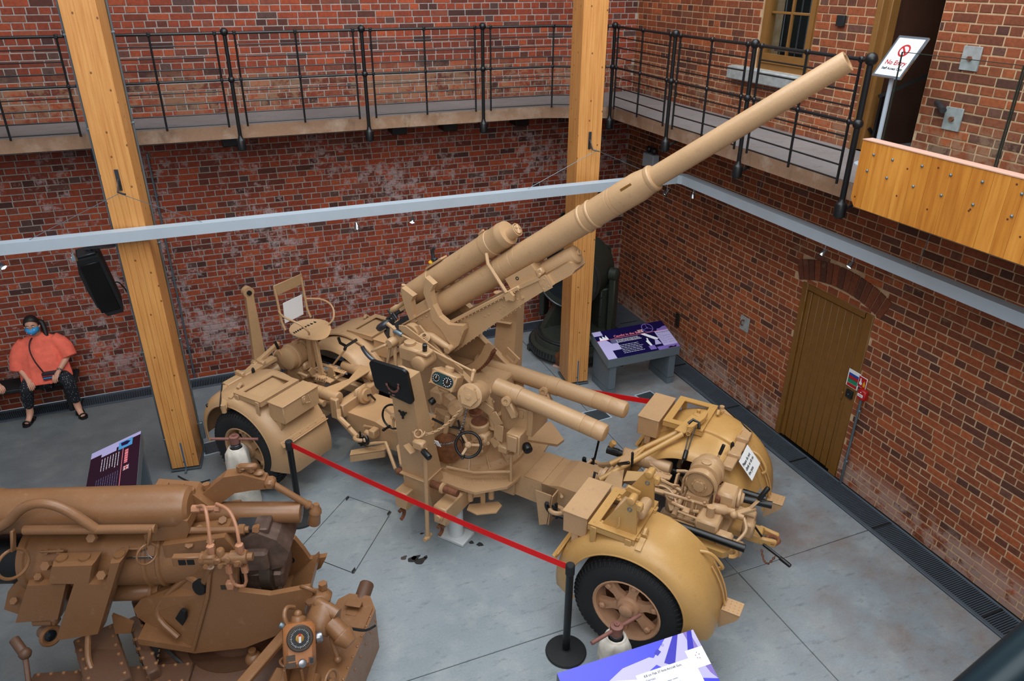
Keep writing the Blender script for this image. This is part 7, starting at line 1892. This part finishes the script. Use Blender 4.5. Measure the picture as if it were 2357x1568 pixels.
    if mask:
        mk = MB(); vs = []; fs = []
        rows = [(1.215, .062, -.118), (1.19, .078, -.142), (1.165, .078, -.142), (1.14, .070, -.128), (1.118, .05, -.098)]
        for z, w_, yy in rows:
            for k in range(9):
                u = k / 4 - 1
                vs.append((.004 + u * w_, yy + (abs(u) ** 2) * .085, z + .006 * abs(u)))
        for r_ in range(4):
            for k in range(8): fs.append((r_ * 9 + k, r_ * 9 + k + 1, r_ * 9 + 10 + k, r_ * 9 + 9 + k))
        mo = mk.add(vs, fs).build('face_mask', M['maskblue'], t, smooth=80)
        sd_ = mo.modifiers.new('thick', 'SOLIDIFY'); sd_.thickness = .003
        for k, (x, z) in enumerate([(-.03, 1.19), (.02, 1.175), (.0, 1.15), (.04, 1.195), (-.045, 1.165)]):
            MB().sph((x, -.138 + abs(x) * .55, z), .008, 8, 5, (1, .5, .8)).build('mask_flower', M['whitep' if k % 2 else 'salmon'], mo)
        for s in (-1, 1): MB().tube([(.004 + s * .07, -.05, 1.19), (.006 + s * .082, -.01, 1.215)], .002, 5).build('mask_loop', M['whitep'], mo)
    # hair: a cap over crown and back with a tied tail
    vs = []; fs = []; nr, na = 7, 20
    for j in range(nr + 1):
        for i in range(na):
            a = 2 * PI * i / na
            front = max(0, -math.sin(a))
            th = (.02 + j / nr * (1.95 - 1.05 * front ** .6))
            r_ = 1.06
            vs.append((.008 + .083 * r_ * math.sin(th) * math.cos(a), -.012 + .098 * r_ * math.sin(th) * math.sin(a), 1.238 + .108 * r_ * math.cos(th)))
    for j in range(nr):
        for i in range(na): fs.append((j * na + i, j * na + (i + 1) % na, (j + 1) * na + (i + 1) % na, (j + 1) * na + i))
    fs.append(tuple(range(na)))
    h = MB().add(vs, fs).build('hair', M['hair'], t, smooth=80)
    so = h.modifiers.new('thick', 'SOLIDIFY'); so.thickness = .012
    MB().tube([(.03, .09, 1.24), (.09, .09, 1.20), (.11, .05, 1.13), (.12, .01, 1.05), (.11, -.02, 1.0)], [.035, .036, .03, .024, .01], 10, sub=0).build('hair_tail', M['hair'], h)
    # loose top with wide sleeves: stacked ovals and sleeve tubes fused by a voxel remesh
    mb = MB(); n = 28; vs = []; fs = []
    rg = [(1.085, .075, .068, .03), (1.06, .12, .08, .035), (1.02, .19, .10, .033), (.985, .205, .105, .03), (.94, .225, .115, .02), (.86, .245, .145, .0), (.76, .26, .165, -.02), (.66, .272, .18, -.035), (.57, .28, .20, -.05), (.515, .285, .21, -.055)]
    for k, (z, rx, ry, oy) in enumerate(rg):
        for i in range(n):
            a = 2 * PI * i / n
            f = 1 + (.035 * math.sin(7 * a + k * .4) + .025 * math.sin(11 * a - k * .3)) * min(1, k / 5)
            vs.append((.015 + rx * f * math.cos(a), oy + ry * f * math.sin(a), z))
    for k in range(len(rg) - 1):
        for i in range(n): fs.append((k * n + i, k * n + (i + 1) % n, (k + 1) * n + (i + 1) % n, (k + 1) * n + i))
    fs += [tuple(range(n)), tuple((len(rg) - 1) * n + i for i in range(n))]
    mb.add(vs, fs)
    e1 = reach[0] if reach else (.30, -.04, .78)
    for pth in (((-.13, .035, .99), (-.20, .02, .90), (-.24, .0, .80), (-.27, -.05, .66)), ((.16, .035, 1.0), ((e1[0] + .2) / 2 - .02, .02, .93), ((e1[0] + .2) / 2 + .02, .0, (e1[2] + .96) / 2), (e1[0] + .01, e1[1] - .02, e1[2] - .03))):
        mb.tube(list(pth), [.085, .10, .105, .095], 14)
    tp_ = mb.build('tunic', top, t, smooth=70)
    rm = tp_.modifiers.new('fuse', 'REMESH'); rm.mode = 'VOXEL'; rm.voxel_size = .012; rm.use_smooth_shade = True
    sm = tp_.modifiers.new('soften', 'SMOOTH'); sm.factor = .5; sm.iterations = 4
    # trousers to the calf
    v3 = []; e3 = []
    def V3(x, y, z, r, p=None):
        v3.append((x, y, z, r)); i = len(v3) - 1
        if p is not None: e3.append((p, i))
        return i
    pl_ = V3(0, 0, .545, (.17, .12))
    for s, hip, knee, ank in ((-1, -.09, (-.20, -.245, .50), (-.262, -.15, .17)), (1, .09, (.27, -.275, .55), (.27, -.21, .17))):
        h_ = V3(hip, -.03, .525, .112, pl_); m_ = V3((hip + knee[0]) / 2, -.145, .545, .102, h_); k = V3(*knee, .082, m_); c_ = V3((knee[0] + ank[0]) / 2, (knee[1] + ank[1]) / 2 + .015, .35, .072, k); V3(*ank, .056, c_)
    skin_mesh('trousers', v3, e3, legs, t, 0, 2)
    for s, (k, a, ank, toe) in J.items():
        A_, T_ = Vector(ank), Vector(toe); d = (T_ - A_); d.z = 0; d.normalize(); n_ = Vector((-d.y, d.x, 0))
        sl_ = MB().prism([(-.045, -.03), (-.05, 0), (-.045, .03), (.08, .046), (.17, .044), (.195, .015), (.19, -.025), (.16, -.044), (.08, -.042)], A_.xy.to_3d() + Vector((0, 0, .001)), d, n_, (0, 0, .014)).build('sandal', M['sandal'], t)
        for off, zz, r_ in ((.135, .047, .046), (.03, .088, .044)):
            c_ = A_.xy.to_3d() + d * off
            MB().tube([c_ + n_ * (r_ * math.cos(q)) + Vector((0, 0, .012 + zz * math.sin(q))) for q in [PI * i / 10 for i in range(11)]], .011, 6).build('sandal_strap', M['sandal'], sl_)
        MB().tube([A_ + d * (.042 * math.cos(q)) + n_ * (.042 * math.sin(q)) + Vector((0, 0, -.01)) for q in [2 * PI * i / 14 for i in range(14)]], .009, 6, closed=True).build('ankle_strap', M['sandal'], sl_)
    p, d = wrist
    MB().torus(p - d * .02, d, .03, .008, 16, 6).box(p - d * .02 + Vector((0, -.02, .026)), (.03, .03, .01), .003).build('wrist_watch', M['steel'], t)
    return t
M['lips'] = plain('lips', (168, 84, 80), .5)
wm = seated('person', 'seated woman in coral top, blue mask and dark dotted trousers by the back wall', (-2.37, 9.75, 0), M['coral'], M['dots'], True, True)
seated('person', 'person mostly beyond the left edge, one hand showing beside the woman', (-3.42, 9.77, 0), M['teal_cloth'], M['denim'], False, False, ((.42, -.06, .80), (.56, -.22, .615)))
bg_ = thing('shoulder_bag', 'small dark striped bag on a long strap across the seated woman', 'bag', (-2.27, 9.52, .545))
MB().box((0, 0, .065), (.2, .05, .13), .02).build('bag_body', M['bagdark'], bg_)
for z, mt in ((.03, 'belt_red'), (.055, 'maskblue'), (.08, 'belt_red')): MB().box((0, -.0262, z), (.185, .002, .014)).build('stripe', M[mt], bg_)
MB().tube([(-.08, .02, .12), (-.13, -.01, .3), (-.165, .07, .44), (-.14, .17, .52), (-.10, .24, .515)], .008, 6, sub=2).build('strap', M['bagdark'], bg_)
